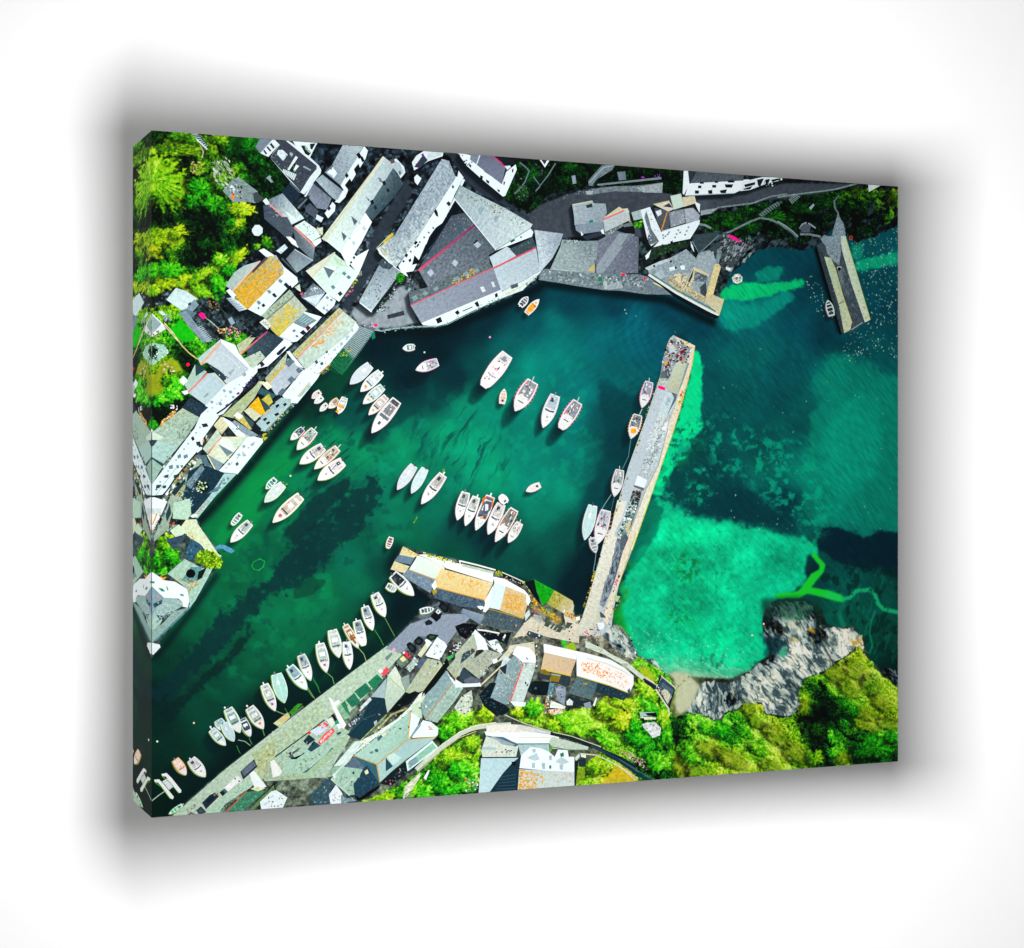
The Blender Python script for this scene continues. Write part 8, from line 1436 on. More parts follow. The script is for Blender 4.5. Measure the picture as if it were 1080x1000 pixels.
CROWNS = '''190 143 14 6 .1 .55 .5;203 148 10 6 .3 .5 .6;180 157 27 7 .12 .5 .75;165 147 9 4 -.5 .2 .3;160 190 40 27 .35 .74 .6;166 250 30 9 -.15 .68 .85;186 244 10 6 -.6 .7 .9;158 262 14 7 .6 .55 .9;213 200 17 11 .7 .58 .12;226 217 14 9 .7 .55 .15;241 222 10 9 .5 .52 .1;243 235 6 5 0 .5 .05;203 212 9 8 .5 .5 .1;254 220 13 8 .15 .8 .9;210 178 8 7 0 .62 .7;248 154 17 12 .6 .42 .05;264 156 15 13 .6 .38 0;270 170 12 9 .8 .28 0;280 186 14 6 .9 .2 0;231 147 10 7 .5 .52 .7;222 160 8 7 .5 .5 .65;235 190 9 12 .6 .55 .6;179 285 15 9 .2 .54 .1;158 288 9 14 .2 .5 .15;192 297 22 6 -.15 .64 .75;172 300 10 6 .1 .6 .8;210 292 16 5 -.6 .62 .6;233 274 9 7 .5 .7 .45;250 272 14 6 -.8 .62 .7;241 285 8 7 0 .5 .08;230 300 10 9 1 .58 .1;213 307 12 6 .4 .66 .5;162 306 8 7 0 .62 .6;215 257 9 7 0 .22 0;282 257 8 6 .8 .5 .4;271 260 3.5 3 0 .6 .5;203 366 6 4 0 .5 .2;209 360 7 4 .6 .7 .15;198 352 9 4 .8 .7 .05;186 405 8 8 0 .66 .05;180 416 12 8 0 .64 .05;166 420 9 8 0 .64 .05;160 412 8 8 0 .6 .05;176 572 8 10 .9 .66 .5;168 590 9 8 0 .6 .05;180 588 9 7 .3 .55 .05;
483 759 18 10 -.4 .7 .35;513 752 11 8 0 .72 .72;470 772 10 9 0 .6 .2;475 798 13 10 -.5 .7 .6;485 812 13 10 0 .64 0;462 824 13 11 0 .58 .05;497 783 10 8 -.5 .68 .55;446 836 9 8 0 .62 .1;472 836 10 8 0 .52 0;430 836 12 7 -.3 .6 .3;404 843 12 5 -.3 .68 .65;563 746 10 9 0 .68 .25;545 751 8 6 .5 .68 .72;606 763 25 10 .4 .74 .42;583 765 9 7 0 .64 .6;641 747 14 11 0 .74 .65;657 760 13 11 0 .76 .8;638 778 14 8 .5 .74 .3;665 776 9 8 0 .52 0;628 808 9 9 0 .66 .6;655 740 12 6 .3 .72 .7;670 766 6 10 -.3 .58 0;675 780 10 8 .3 .58 0;692 805 11 9 0 .64 .2;703 774 6 14 -.1 .62 .15;686 746 6 15 -.7 .64 .05;683 727 13 8 .6 .78 .55;700 758 6 9 0 .7 .55;718 806 8 14 -.3 .74 .8;760 771 10 8 .3 .52 0;746 768 9 6 .5 .62 .2;731 795 14 11 0 .68 .3;752 791 16 9 .4 .76 .75;775 800 20 9 .5 .74 .75;740 815 16 8 .3 .7 .6;785 772 12 5 .6 .5 .2;800 762 12 6 .6 .74 .7;822 776 18 9 .6 .74 .7;842 795 15 10 .6 .7 .72;800 790 12 6 .5 .6 .4;790 745 8 8 0 .68 .8;848 745 7 10 .2 .62 .75;815 808 14 6 .4 .66 .6;
885 712 14 9 .6 .78 .75;905 706 14 10 .7 .8 .7;922 722 13 11 .8 .78 .55;898 727 14 8 .7 .76 .65;932 742 12 8 .7 .7 .75;915 752 16 7 .3 .6 .75;938 762 12 7 .2 .68 .85;916 766 14 5 .3 .7 .8;888 742 9 7 .4 .36 .1;898 750 8 7 0 .38 .06;877 777 4.5 8 -.1 .64 .1;924 788 18 13 .3 .42 .03;909 792 12 11 0 .34 0;941 777 8 7 0 .48 .05;878 793 7 6 0 .54 .1;890 799 8 6 0 .62 .75;860 800 10 8 .4 .5 .5;862 770 8 8 0 .2 .2;880 752 9 7 0 .14 .05;
790 240 12 7 .2 .2 .08;815 228 18 8 .2 .22 .1;770 236 12 7 .3 .22 .1;845 220 16 7 .1 .18 .06;870 214 14 6 -.2 .16 .1;560 185 9 12 .6 .2 0;548 204 8 9 .3 .22 .15;600 176 12 7 0 .2 .05;940 208 8 8 0 .38 .6;903 200 9 4 0 .45 .6'''
ln1 = vn(PX / 1.15, PY / 1.15, 161) - .5; ln2 = fbm(PX / 2.4, PY / 2.4, 2, 163) - .5
for c_ in CROWNS.replace('\n', '').split(';'):
    x_, y_, rx_, ry_, ro_, b_, yl_ = [float(t_) for t_ in c_.split()]
    if x_ < 290 and y_ < 262:
        b_ *= .88; yl_ *= .85
    if x_ > 900 and y_ < 260:
        b_ *= .7
    R_ = max(rx_, ry_) * 1.7
    CX, CY = cv(x_, y_)
    X0, X1 = cv(x_ - R_, y_)[0], cv(x_ + R_, y_)[0]; Y1, Y0 = cv(x_, y_ - R_)[1], cv(x_, y_ + R_)[1]
    cs = slice(max(int(X0 / STEP), 0), max(min(int(X1 / STEP), NX), 1)); rs = slice(max(int((HV - Y1) / STEP), 0), max(min(int((HV - Y0) / STEP), NY), 1))
    if cs.stop <= cs.start or rs.stop <= rs.start:
        continue
    dx, dy = PX[rs, cs] - x_, PY[rs, cs] - y_
    u_, v_ = dx * math.cos(ro_) + dy * math.sin(ro_), -dx * math.sin(ro_) + dy * math.cos(ro_)
    d_ = np.hypot(u_ / rx_, v_ / ry_)
    ang_ = np.arctan2(v_ / ry_, u_ / rx_)
    rad = vn(ang_ * (2.2 + rx_ * .22) + x_, d_ * 2.2 + y_, 165) - .5
    al2 = sstep(1.08 - d_ + .75 * ln2[rs, cs] + .55 * rad, -.02, .22) * (.35 + .65 * LAND[rs, cs]) * (LAND[rs, cs] > .3)
    if x_ > 705 and yl_ > .5:
        al2 = al2 * .42
    sun = (dx * .62 - dy * .78) / max(rx_, ry_)
    if x_ > 705 and yl_ > .5:
        rad = rad * .35 + 1.1 * strk[rs, cs]; sun = sun * .5
    v2 = np.clip(b_ * 1.02 + .05 + sun * (.10 + .22 * b_) + rad * (.3 + .35 * b_) + ln1[rs, cs] * (.12 + .42 * b_) + ln2[rs, cs] * .5 * b_ - .22 * sstep(d_, .55, 1.15), 0, 1.12)
    y2 = np.clip(yl_ + .35 * ln2[rs, cs] + .2 * ln1[rs, cs] + .12 * sun, 0, 1)
    cc_ = np.stack([np.interp(v2, stops, gcol[:, k_]) * (1 - y2) + np.interp(v2, stops, ycol[:, k_]) * y2 for k_ in range(3)], -1)
    # its own dark underside, down and to the left
    IMG[rs, cs] = IMG[rs, cs] * (1 - (sstep(1.25 - np.hypot((u_ + rx_ * .22) / rx_, (v_ - ry_ * .3) / ry_), 0, .4) * .55 * (LAND[rs, cs] > .5) * (1 - al2))[..., None])
    IMG[rs, cs] = IMG[rs, cs] * (1 - al2[..., None]) + cc_ * al2[..., None]
    FOL[rs, cs] = np.maximum(FOL[rs, cs], al2)
# grass lawns
for P_, c_ in (([(180, 346), (190, 337), (200, 346), (206, 356), (196, 362), (184, 354)], '#12b60c'), ([(178, 378), (186, 380), (194, 392), (186, 392), (172, 384)], '#93a818'), ([(160, 398), (172, 384), (176, 388), (168, 402), (174, 412), (160, 418)], '#8a9a16'), ([(150, 346), (158, 350), (152, 358)], '#12a60c'), ([(588, 694), (596, 680), (608, 687), (604, 690)], '#8ab01c'), ([(593, 675), (597, 674), (597, 682), (592, 680)], '#1ac81c'), ([(596, 682), (605, 676), (608, 686), (598, 686)], '#8fb41c'), ([(634, 828), (650, 806), (664, 812), (676, 826), (660, 832)], '#c9b420'), ([(672, 702), (684, 704), (692, 716), (684, 724), (676, 712)], '#9cb81a')):
    mixin(mask(P_, .8), np.array(hx(c_), np.float32) * (.85 + .3 * fbm(PX / 2, PY / 2, 3, 139))[..., None])
# ---- rocks
ROCK = [[(804, 662), (804, 652), (808, 643), (814, 634), (826, 634), (848, 634), (858, 640), (862, 655), (868, 662), (882, 662), (896, 662), (908, 670), (912, 684), (900, 690), (888, 695), (878, 702), (868, 710), (850, 716), (844, 726), (846, 745), (832, 756), (806, 752), (798, 742), (788, 742), (776, 748), (766, 750), (756, 760), (745, 754), (730, 752), (722, 748), (732, 736), (738, 722), (752, 718), (768, 722), (778, 716), (792, 708), (802, 698), (812, 694), (816, 684), (806, 674)],
        [(636, 662), (645, 660), (655, 664), (664, 675), (672, 690), (668, 696), (655, 690), (645, 680), (638, 672)], [(675, 700), (682, 694), (690, 696), (700, 706), (692, 712), (680, 706)], [(708, 764), (720, 754), (732, 762), (730, 772), (718, 778)],
        [(932, 704), (950, 708), (950, 728), (940, 722), (930, 714)], [(860, 222), (900, 215), (935, 208), (950, 215), (950, 236), (924, 248), (903, 256), (892, 244), (876, 234)], [(800, 262), (830, 240), (862, 240), (862, 258), (846, 264), (822, 260)], [(780, 250), (800, 244), (808, 256), (790, 272), (770, 290), (766, 282)]]
ROM = np.zeros((NY, NX), np.float32)
for P_ in ROCK:
    ROM = np.maximum(ROM, mask(P_, .7))
ROM = sstep(blur(ROM, 2) + (fbm(PX / 4, PY / 4, 4, 141, .6) - .5) * 1.5 * (ROM > 0), .36, .56) * (1 - FOL * (fbm(PX / 4, PY / 4, 3, 142) > .40))
th = np.where(PX < 782, 1.45, np.where(PY < 690, 1.05, .85)).astype(np.float32); th = np.where(PY < 300, 2.4, th); th = np.where((PX < 700) & (PY > 600), .9, th)
rwx = PX + 5 * (fbm(PX / 8, PY / 8, 3, 143) - .5); rwy = PY + 5 * (fbm(PX / 8, PY / 8, 3, 144) - .5)
al_, ac_ = rwx * np.cos(th) + rwy * np.sin(th), -rwx * np.sin(th) + rwy * np.cos(th)
r1 = fbm(al_ / 14, ac_ / 3.4, 5, 145); r2 = vn(al_ / 5, ac_ / 1.4, 147); r3 = fbm(PX / 9, PY / 9, 3, 149)
r4 = fbm(al_ / 5, ac_ / 1.5, 3, 150)
rv = np.clip((r1 - .5) * 1.3 + (r2 - .5) * .5 + (r4 - .5) * 1.5 + .56 + (r3 - .5) * 1.1, 0, 1)
RB = idw([(730, 735, .62), (745, 725, .5), (750, 745, .6), (770, 740, .35), (780, 720, .45), (800, 720, .75), (815, 735, .7), (832, 745, .6), (830, 725, .45), (828, 695, .85), (845, 690, .85), (808, 655, .1), (815, 665, .35), (830, 645, .25), (850, 650, .35), (845, 660, .7), (835, 655, .5), (862, 670, .15), (868, 690, .7), (880, 680, .85), (895, 675, .85), (905, 690, .8), (862, 700, .6), (810, 690, .15), (645, 672, .5), (655, 680, .35), (665, 690, .65), (688, 702, .5), (720, 765, .3), (920, 225, .04), (890, 235, .06), (840, 250, .08), (785, 262, .35), (800, 255, .1), (940, 715, .18), (945, 220, .1)], 4)[..., 0]
_, fac = worley(al_ / 12, ac_ / 5, 9)
_, fac2 = worley(al_ / 6, ac_ / 2.2, 10)
rv = np.clip(rv + .5 * (fac - .5) + .35 * (fac2 - .5), 0, 1)
crv = 1 - np.abs(2 * fbm(al_ / 20, ac_ / 6, 3, 152) - 1) * 2.2
we, _ = worley(al_ / 12, ac_ / 5, 9)
rv = np.clip(rv - .75 * sstep(crv, .80, .97) - .35 * sstep(we, .6, .95), 0, 1)
rv = np.clip(rv * (.3 + .95 * RB) + (RB - .5) * .4 + .03, 0, 1)
rv = np.where(RB > .4, .2 + .8 * rv, rv)
rst = np.array([0, .25, .5, .75, 1.])
rcl = np.array([hx('#04090e'), hx('#32464e'), hx('#8aa09c'), hx('#c0cbbd'), hx('#eceade')], np.float32)
rc = np.stack([np.interp(rv, rst, rcl[:, k_]) for k_ in range(3)], -1).astype(np.float32)
ROM = ROM * (1 - .6 * mask(pts('r', '170 200 660 200 650 330 500 380 400 400 290 370 190 470'), 3.5))
ROM = ROM * (1 - sstep(FB + .9 * (fbm(PX / 4, PY / 4, 4, 154) - .5), .30, .42) * (PY > 600))
mixin(mask(pts('r', '170 240 300 235 470 225 640 250 660 340 600 400 480 430 330 400 200 470'), 3) * (.75 + .4 * (n1 - .5)), '#07362c')
mixin(ROM, rc)
mixin(ROM * (PY > 600) * sstep(fbm(PX / 2.5, PY / 2.5, 3, 151), .66, .74) * .3 * (PX > 770), '#a89c2c'); mixin(ROM * mask(pts('r', '290 250 560 220 620 330 520 420 380 410 300 330'), 2) * .75 * sstep(fbm(PX / 3, PY / 3, 3, 153), .35, .55), '#0a6a3c')
mixin(mask(pts('r', '550 470 620 500 615 530 560 500'), 1) * .8, '#e0a81c'); mixin(mask(pts('r', '400 565 480 570 470 590 400 580'), 1) * .7, '#d0a82a'); mixin(mask(pts('r', '200 545 330 560 380 600 320 680 280 705 230 650'), 1.5) * .85, '#042832'); mixin(mask(pts('r', '310 690 370 610 385 700 350 720'), 1.2) * .8, '#0f9a6a')
mixin(strokes('r', '650 560 690 640 740 730 810 790', 1.6, .8) * .9, '#02080c'); mixin(strokes('r', '600 330 630 420 620 560', 3.5, 1.5) * .8, '#03161a')
mixin(ROM * mask(pts('r', '880 560 1000 540 1000 700 930 690'), 3) * sstep(fbm(PX / 3, PY / 3, 3, 155), .45, .6) * .8, '#c9a02a')
# beach
bm = mask(pts('o', '510 90 560 60 640 75 700 120 760 180 720 250 690 330 640 390 590 410 560 380 550 300 560 200 540 120'), 1.5)
BEA = bm
mixin(bm, np.array(hx('#b9c09c'), np.float32) * (.9 + .2 * fbm(PX / 2.5, PY / 2.5, 3, 157))[..., None]); mixin(mask(pts('o', '570 280 690 150 740 190 690 320 620 370 570 350'), 1.5) * .5, '#c6c8a6')
mixin(strokes('o', '680 90 620 140 570 190', 1.2, .6) * sstep(fbm(PX / 2, PY / 2, 2, 159), .4, .6), '#5a5a30'); mixin(strokes('o', '700 120 790 180', 1, .6) * .5, '#6a6a3a')
IMG = np.clip(IMG, 0, 1)
# soften single-sample noise a little, as ink on canvas does
LIN = np.where(IMG <= .04045, IMG / 12.92, ((IMG + .055) / 1.055) ** 2.4).astype(np.float32)
del hgt, gr, lit, val, w1, w2, w3, rv, r1, r2, r3, fc, rc

# which printed area every cell of the ground layer belongs to
REG = np.zeros((NY, NX), np.int8)
REG[LAND > .5] = 1
REG[BEA > .5] = 2; REG[lane > .5] = 3
for k_, P_ in enumerate(GREEN):
    REG[(mask(P_, .8) > .3) & (FOL > .5)] = 10 + k_
for k_, P_ in enumerate(ROCK):
    REG[(mask(P_, .8) > .3) & (ROM > .5)] = 30 + k_

# ================================================================== BUILD
def ink_material(name, grain):
    m_ = bpy.data.materials.new(name); m_.use_nodes = True
    nt = m_.node_tree; b = nt.nodes['Principled BSDF']
    b.inputs['Roughness'].default_value = .85; b.inputs['Specular IOR Level'].default_value = .04
    at = nt.nodes.new('ShaderNodeAttribute'); at.attribute_name = 'ink'
    if grain:
        uv = nt.nodes.new('ShaderNodeUVMap'); uv.uv_map = 'streak'
        mp = nt.nodes.new('ShaderNodeMapping'); mp.inputs['Scale'].default_value = (.16, .75, 1)
        n1_ = nt.nodes.new('ShaderNodeTexNoise'); n1_.inputs['Scale'].default_value = 1; n1_.inputs['Detail'].default_value = 3; n1_.inputs['Roughness'].default_value = .65
        mp2 = nt.nodes.new('ShaderNodeMapping'); mp2.inputs['Scale'].default_value = (.30, .30, 1)
        n2_ = nt.nodes.new('ShaderNodeTexNoise'); n2_.inputs['Scale'].default_value = 1; n2_.inputs['Detail'].default_value = 4
        nt.links.new(uv.outputs[0], mp.inputs[0]); nt.links.new(uv.outputs[0], mp2.inputs[0]); nt.links.new(mp.outputs[0], n1_.inputs['Vector']); nt.links.new(mp2.outputs[0], n2_.inputs['Vector'])
        ad = nt.nodes.new('ShaderNodeMath'); ad.operation = 'ADD'; nt.links.new(n1_.outputs[0], ad.inputs[0]); nt.links.new(n2_.outputs[0], ad.inputs[1])
        sb = nt.nodes.new('ShaderNodeMath'); sb.operation = 'SUBTRACT'; sb.inputs[1].default_value = 1.0; nt.links.new(ad.outputs[0], sb.inputs[0])
        am = nt.nodes.new('ShaderNodeMath'); am.operation = 'MULTIPLY'; nt.links.new(sb.outputs[0], am.inputs[0]); nt.links.new(at.outputs['Alpha'], am.inputs[1])
        ml = nt.nodes.new('ShaderNodeMath'); ml.operation = 'MULTIPLY_ADD'; ml.inputs[1].default_value = 5.5; ml.inputs[2].default_value = 1.0; nt.links.new(am.outputs[0], ml.inputs[0])
        vm = nt.nodes.new('ShaderNodeVectorMath'); vm.operation = 'SCALE'; nt.links.new(at.outputs['Color'], vm.inputs[0]); nt.links.new(ml.outputs[0], vm.inputs['Scale'])
        nt.links.new(vm.outputs[0], b.inputs['Base Color'])
    else:
        nt.links.new(at.outputs['Color'], b.inputs['Base Color'])
    return m_


def plain_material(name, col, rough=.9, bump=0, scale=400):
    m_ = bpy.data.materials.new(name); m_.use_nodes = True
    nt = m_.node_tree; b = nt.nodes['Principled BSDF']
    b.inputs['Roughness'].default_value = rough; b.inputs['Specular IOR Level'].default_value = .1
    no = nt.nodes.new('ShaderNodeTexNoise'); no.inputs['Scale'].default_value = scale
    tc = nt.nodes.new('ShaderNodeTexCoord'); nt.links.new(tc.outputs['Object'], no.inputs['Vector'])
    mx = nt.nodes.new('ShaderNodeMix'); mx.data_type = 'RGBA'
    mx.inputs['A'].default_value = (*[c * .985 for c in col], 1); mx.inputs['B'].default_value = (*col, 1)
    nt.links.new(no.outputs[0], mx.inputs['Factor']); nt.links.new(mx.outputs['Result'], b.inputs['Base Color'])
    if bump:
        bp = nt.nodes.new('ShaderNodeBump'); bp.inputs['Strength'].default_value = bump; bp.inputs['Distance'].default_value = .0003
        nt.links.new(no.outputs[0], bp.inputs['Height']); nt.links.new(bp.outputs[0], b.inputs['Normal'])
    return m_


M_GROUND = ink_material('printed_ink', False)
M_INK = ink_material('printed_ink_grain', True)
M_BACK = plain_material('raw_canvas', (.62, .62, .61), .95, .3, 900)
M_WOOD = plain_material('stretcher_wood', (.40, .385, .365), .7, .1, 60)
M_WALL = plain_material('white_wall_paint', (.9, .9, .9), .95, 0, 30)
ILL = 2.2       # light on the print relative to paper white

ROOT = bpy.data.objects.new('canvas_print', None); COL.objects.link(ROOT)
ROOT.location = (0, 0, -HV * UNIT)
ROOT['label'] = 'stretched canvas print of an aerial harbour photograph with white boats on green water'
ROOT['category'] = 'canvas print'
OFFZ = HV * UNIT


def to3(x, y, z):
    """print coordinates -> world; z is height off the canvas face"""
    return ((x - WV / 2) * UNIT, -z, y * UNIT + OFFZ)


def finish(name, me, mat, parent, label=None, group=None):
    me.materials.append(mat)
    o = bpy.data.objects.new(name, me); COL.objects.link(o); o.parent = parent
    if label:
        o['label'] = label
    if group:
        o['group'] = group
    return o


def grid_mesh(name, V, Fq, C):
    me = bpy.data.meshes.new(name)
    nv, nf = len(V), len(Fq)
    me.vertices.add(nv); me.vertices.foreach_set('co', np.ascontiguousarray(V, np.float32).ravel())
    me.loops.add(nf * 4); me.loops.foreach_set('vertex_index', np.ascontiguousarray(Fq, np.int32).ravel())
    me.polygons.add(nf); me.polygons.foreach_set('loop_start', np.arange(0, nf * 4, 4, dtype=np.int32))
    try:
        me.polygons.foreach_set('loop_total', np.full(nf, 4, np.int32))
    except Exception:
        pass
    me.update(calc_edges=True)
    at = me.color_attributes.new('ink', 'FLOAT_COLOR', 'POINT')
    at.data.foreach_set('color', np.concatenate([C, np.ones((nv, 1))], 1).astype(np.float32).ravel())
    me.validate()
    return me


V3 = np.stack([(GX - WV / 2) * UNIT, np.zeros_like(GX), GY * UNIT + OFFZ], -1).reshape(-1, 3)
idx = np.arange(NY * NX).reshape(NY, NX)
quads = np.stack([idx[1:, :-1], idx[1:, 1:], idx[:-1, 1:], idx[:-1, :-1]], -1)
freg = REG[1:, :-1]
CF = LIN.reshape(-1, 3) / ILL
NAMES = [(0, 'printed_water', 'green and teal harbour water filling most of the printed picture'), (1, 'printed_ground', None), (2, 'printed_beach', 'small sandy beach pictured at the cove'), (3, 'printed_slip_wall', 'bright green angled weed-covered wall pictured in the cove')]
NAMES += [(10 + k_, 'printed_woodland', lb) for k_, lb in enumerate(('bright fan-leaved trees in the top left corner of the print', 'shrubs edging the dark lawn at the upper left', 'formal garden planting at the left edge', 'small green garden on the left waterfront', 'dark gardens along the top edge', 'dark green hillside below the top road', 'wooded garden at the bottom edge left of the villa', 'bushes beside the teal slate house', 'bright scrub on the slope behind the villa', 'scrub above the little beach', 'yellow-green headland at the lower right'))]
NAMES += [(30 + k_, 'printed_rocks', lb) for k_, lb in enumerate(('pale jagged cliff between the cove and the headland', 'rocks at the foot of the pier', 'rocks beside the roofless enclosure', 'dark rocks below the ruined cottage', 'wet rocks at the right edge', 'dark cliff at the top right corner', 'dark rocks at the root of the outer breakwater', 'grey rocks by the magenta canoe'))]
for k_, nm, lb in NAMES:
    q = quads[freg == k_]
    if not len(q):
        continue
    u, invx = np.unique(q.ravel(), return_inverse=True)
    finish(nm, grid_mesh(nm, V3[u], invx.reshape(-1, 4), CF[u]), M_GROUND, ROOT, lb)

# ---- inked shapes on top, each a hair above whatever it overlaps
LIFT = 0.0000045          # metres per layer
boxes = np.zeros((20000, 4)); lev = np.zeros(20000, np.int32); nb = 0
COMP = LIN.copy()


def level(C):
    global nb
    xs = [p[0] for p in C]; ys = [p[1] for p in C]
    b_ = (min(xs), min(ys), max(xs), max(ys))
    B = boxes[:nb]
    hit = (B[:, 0] < b_[2]) & (B[:, 2] > b_[0]) & (B[:, 1] < b_[3]) & (B[:, 3] > b_[1])
    l_ = int(lev[:nb][hit].max()) + 1 if hit.any() else 1
    boxes[nb] = b_; lev[nb] = l_; nb += 1
    return l_


def poly_mesh(name, polys):
    V, Fs, cols, uvs = [], [], [], []
    for C, cc, amp, ang in polys:
        z = (level(C) + 3) * LIFT
        if sum(C[k_][0] * C[(k_ + 1) % len(C)][1] - C[(k_ + 1) % len(C)][0] * C[k_][1] for k_ in range(len(C))) < 0:
            C, cc = C[::-1], cc[::-1]
        i0 = len(V)
        ca2, sa2 = math.cos(ang), math.sin(ang)
        for (x, y), c in zip(C, cc):
            V.append(to3(x, y, z)); cols.append((*np.clip(c / ILL, 0, .97), amp)); uvs.append((x * ca2 + y * sa2, -x * sa2 + y * ca2))
        Fs.append(list(range(i0, len(V))))
        if min(p[0] for p in C) < 140 or max(p[0] for p in C) > WV - 120 or max(p[1] for p in C) > HV - 120 or min(p[1] for p in C) < -HV + 120:
            r = rast(C)
            if r:
                COMP[r[0], r[1]][r[2]] = np.mean(cc, 0)
    me = bpy.data.meshes.new(name)
    me.from_pydata(V, [], Fs)
    at = me.color_attributes.new('ink', 'FLOAT_COLOR', 'POINT')
    at.data.foreach_set('color', np.array(cols, np.float32).ravel())
    uvl = me.uv_layers.new(name='streak')
    li = np.zeros(len(me.loops), np.int32); me.loops.foreach_get('vertex_index', li)
    uvl.data.foreach_set('uv', np.array(uvs, np.float32)[li].ravel())
    return me


for P_ in PARTS:
    subs = [x for x in P_['subs'] if x[1]]
    own = P_['own']
    if not own:
        if not subs:
            continue
        own = subs.pop(0)[1]
    po = finish(P_['name'], poly_mesh(P_['name'], own), M_INK, ROOT, P_['label'], P_['group'])
    for nm, pl, lb in subs:
        finish(nm, poly_mesh(nm, pl), M_INK, po, lb)

# ---- the wrapped sides: the picture carries on, mirrored, round the stretcher
DV = DEPTH / UNIT
nd = int(DV / STEP) + 2
WRAP = 40.0          # how much of the picture's edge is mirrored (stretched) on to the sides
CC = COMP / ILL


def side(name, axis, first):
    t = np.linspace(0, 1, nd)
    k_ = (t * WRAP / STEP).astype(int)
    if axis == 'x':
        cols_ = CC[:, k_] if first else CC[:, NX - 1 - k_]
        xx = (0 if first else WV)
        V = np.stack([np.full((NY, nd), (xx - WV / 2) * UNIT), np.broadcast_to(t * DEPTH, (NY, nd)), np.broadcast_to((gy * UNIT + OFFZ)[:, None], (NY, nd))], -1)
        flip = first
    else:
        cols_ = np.swapaxes(CC[k_] if first else CC[NY - 1 - k_], 0, 1)
        yy = HV if first else -HV
        V = np.stack([np.broadcast_to(((gx - WV / 2) * UNIT)[:, None], (NX, nd)), np.broadcast_to(t * DEPTH, (NX, nd)), np.full((NX, nd), yy * UNIT + OFFZ)], -1)
        flip = not first
    n0, n1_ = V.shape[:2]
    ix = np.arange(n0 * n1_).reshape(n0, n1_)
    q = np.stack([ix[:-1, :-1], ix[:-1, 1:], ix[1:, 1:], ix[1:, :-1]], -1).reshape(-1, 4)
    if not flip:
        q = q[:, ::-1]
    finish(name, grid_mesh(name, V.reshape(-1, 3), q, cols_.reshape(-1, 3)), M_GROUND, ROOT)


side('wrapped_side', 'x', True); side('wrapped_side', 'x', False); side('wrapped_side', 'y', True); side('wrapped_side', 'y', False)


def box_mesh(name, parts_, mat, parent):
    V, Fs = [], []
    for (x0, x1, y0, y1, z0, z1) in parts_:
        b = len(V)
        V += [(x, y, z) for x in (x0, x1) for y in (y0, y1) for z in (z0, z1)]
        Fs += [[b + i_ for i_ in f_] for f_ in ((0, 1, 3, 2), (4, 6, 7, 5), (0, 4, 5, 1), (2, 3, 7, 6), (0, 2, 6, 4), (1, 5, 7, 3))]
    me = bpy.data.meshes.new(name); me.from_pydata(V, [], Fs)
    return finish(name, me, mat, parent)


ww, hh, BAR = WV * UNIT / 2, HV * UNIT, .042
e_ = .0012
GAP = 0.183
TURN = -0.14            # the wall stands a little turned to the print
box_mesh('stretcher_bar', [(-ww + e_, -ww + BAR, .002, DEPTH + .0005, e_, 2 * hh - e_)], M_WOOD, ROOT)
box_mesh('stretcher_bar', [(ww - BAR, ww - e_, .002, DEPTH + .0005, e_, 2 * hh - e_)], M_WOOD, ROOT)
box_mesh('stretcher_bar', [(-ww + BAR + .0003, ww - BAR - .0003, .002, DEPTH + .0005, e_, BAR)], M_WOOD, ROOT)
box_mesh('stretcher_bar', [(-ww + BAR + .0003, ww - BAR - .0003, .002, DEPTH + .0005, 2 * hh - BAR, 2 * hh - e_)], M_WOOD, ROOT)
box_mesh('canvas_back', [(-ww + BAR + .0006, ww - BAR - .0006, .001, .0018, BAR + .0003, 2 * hh - BAR - .0003)], M_BACK, ROOT)
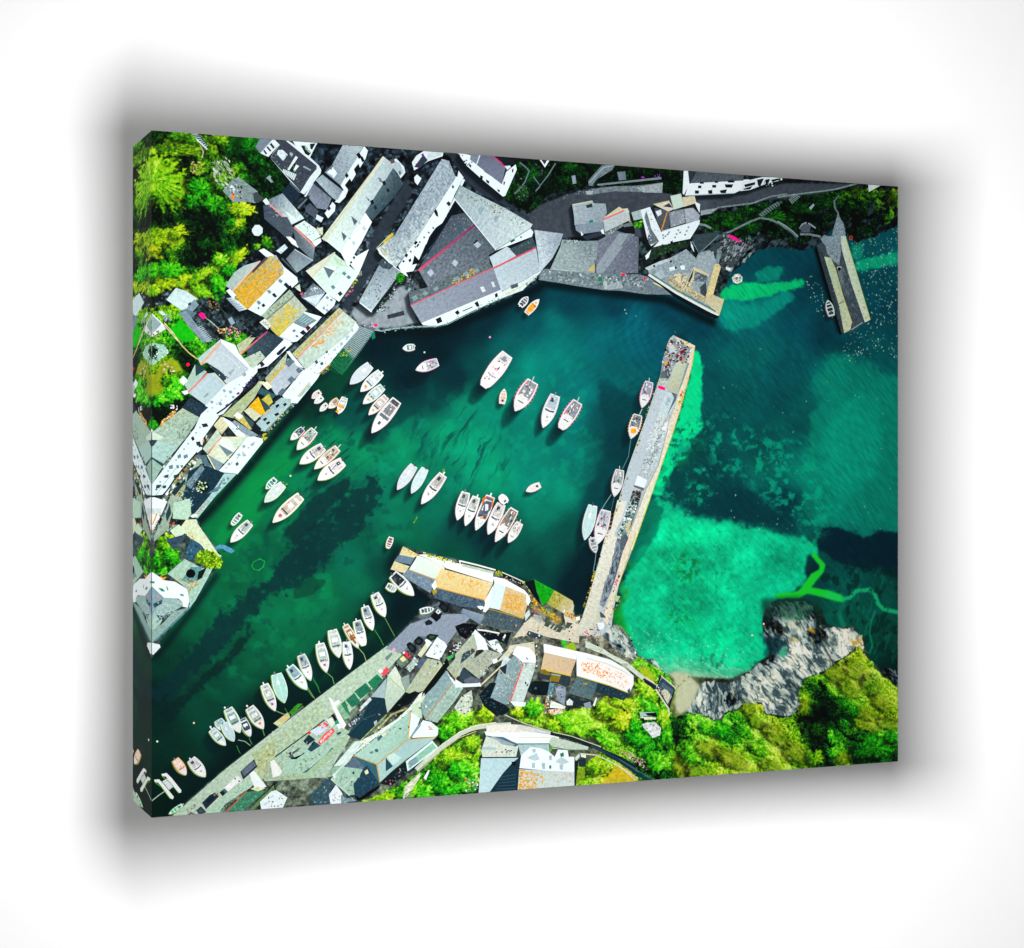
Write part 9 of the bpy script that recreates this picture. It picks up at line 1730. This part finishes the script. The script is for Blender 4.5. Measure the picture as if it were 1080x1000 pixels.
for sx in (-1, 1):       # stand-off blocks that carry the print clear of the wall
    box_mesh('standoff_block', [(sx * .12 - .02, sx * .12 + .02, DEPTH + .001, DEPTH + GAP + math.tan(TURN) * (sx * .12 + .02), 2 * hh - BAR + .004, 2 * hh - .006)], M_WOOD, ROOT)

wall = box_mesh('wall', [(-6, 6, 0, .1, -6, 6)], M_WALL, None)
wall.location = (0, DEPTH + GAP, 0); wall.rotation_euler = (0, 0, TURN)
wall['kind'] = 'structure'

# ---- camera
cam = bpy.data.cameras.new('camera'); co = bpy.data.objects.new('camera', cam); COL.objects.link(co)
cam.sensor_width = 36; cam.lens = 36 * F / 1080; cam.clip_start = .01; cam.clip_end = 60
cam.shift_y = .0
CAMX, CAMY = (-WV / 2 - (F * SA + LX * CA)) * UNIT, -(F * CA - LX * SA) * UNIT
co.location = (CAMX, CAMY, 0); co.rotation_euler = (math.pi / 2, 0, -math.atan2(SA, CA))
SC.camera = co

# ---- light: even white surround; unseen softbox added for the halo, another filling the left side
wd = bpy.data.worlds.new('World'); SC.world = wd; wd.use_nodes = True
bg = wd.node_tree.nodes['Background']; bg.inputs[0].default_value = (1, 1, 1, 1); bg.inputs[1].default_value = .172
FRONT = (.585, -.012, .256, .163, 15.7, 1.03)  # added lamp, hung unseen before the print to throw the halo on the wall
LEFT = (-1.3, -.35, .3, .7, 21)  # added fill, there only to brighten the wrapped left side


def softbox(name, loc, rot, sx, sy, watt):
    la = bpy.data.lights.new(name, 'AREA'); la.shape = 'RECTANGLE'; la.size = sx; la.size_y = sy; la.energy = watt
    lo = bpy.data.objects.new(name, la); COL.objects.link(lo); lo.location = loc; lo.rotation_euler = rot
    return lo


softbox('front_halo_lamp', (CAMX * FRONT[0] + FRONT[1], CAMY * FRONT[0], 0), (math.pi / 2, 0, -FRONT[5]), FRONT[2], FRONT[3], FRONT[4])
softbox('left_fill', (LEFT[0], -LEFT[1], 0), (math.pi / 2, 0, -math.atan2(-LEFT[0], LEFT[1])), LEFT[2], LEFT[3], LEFT[4])
SC.view_settings.view_transform = 'Standard'; SC.view_settings.look = 'None'; SC.view_settings.gamma = 1; SC.view_settings.exposure = 0
SC.view_settings.use_curve_mapping = False
SC.render.engine = 'CYCLES'
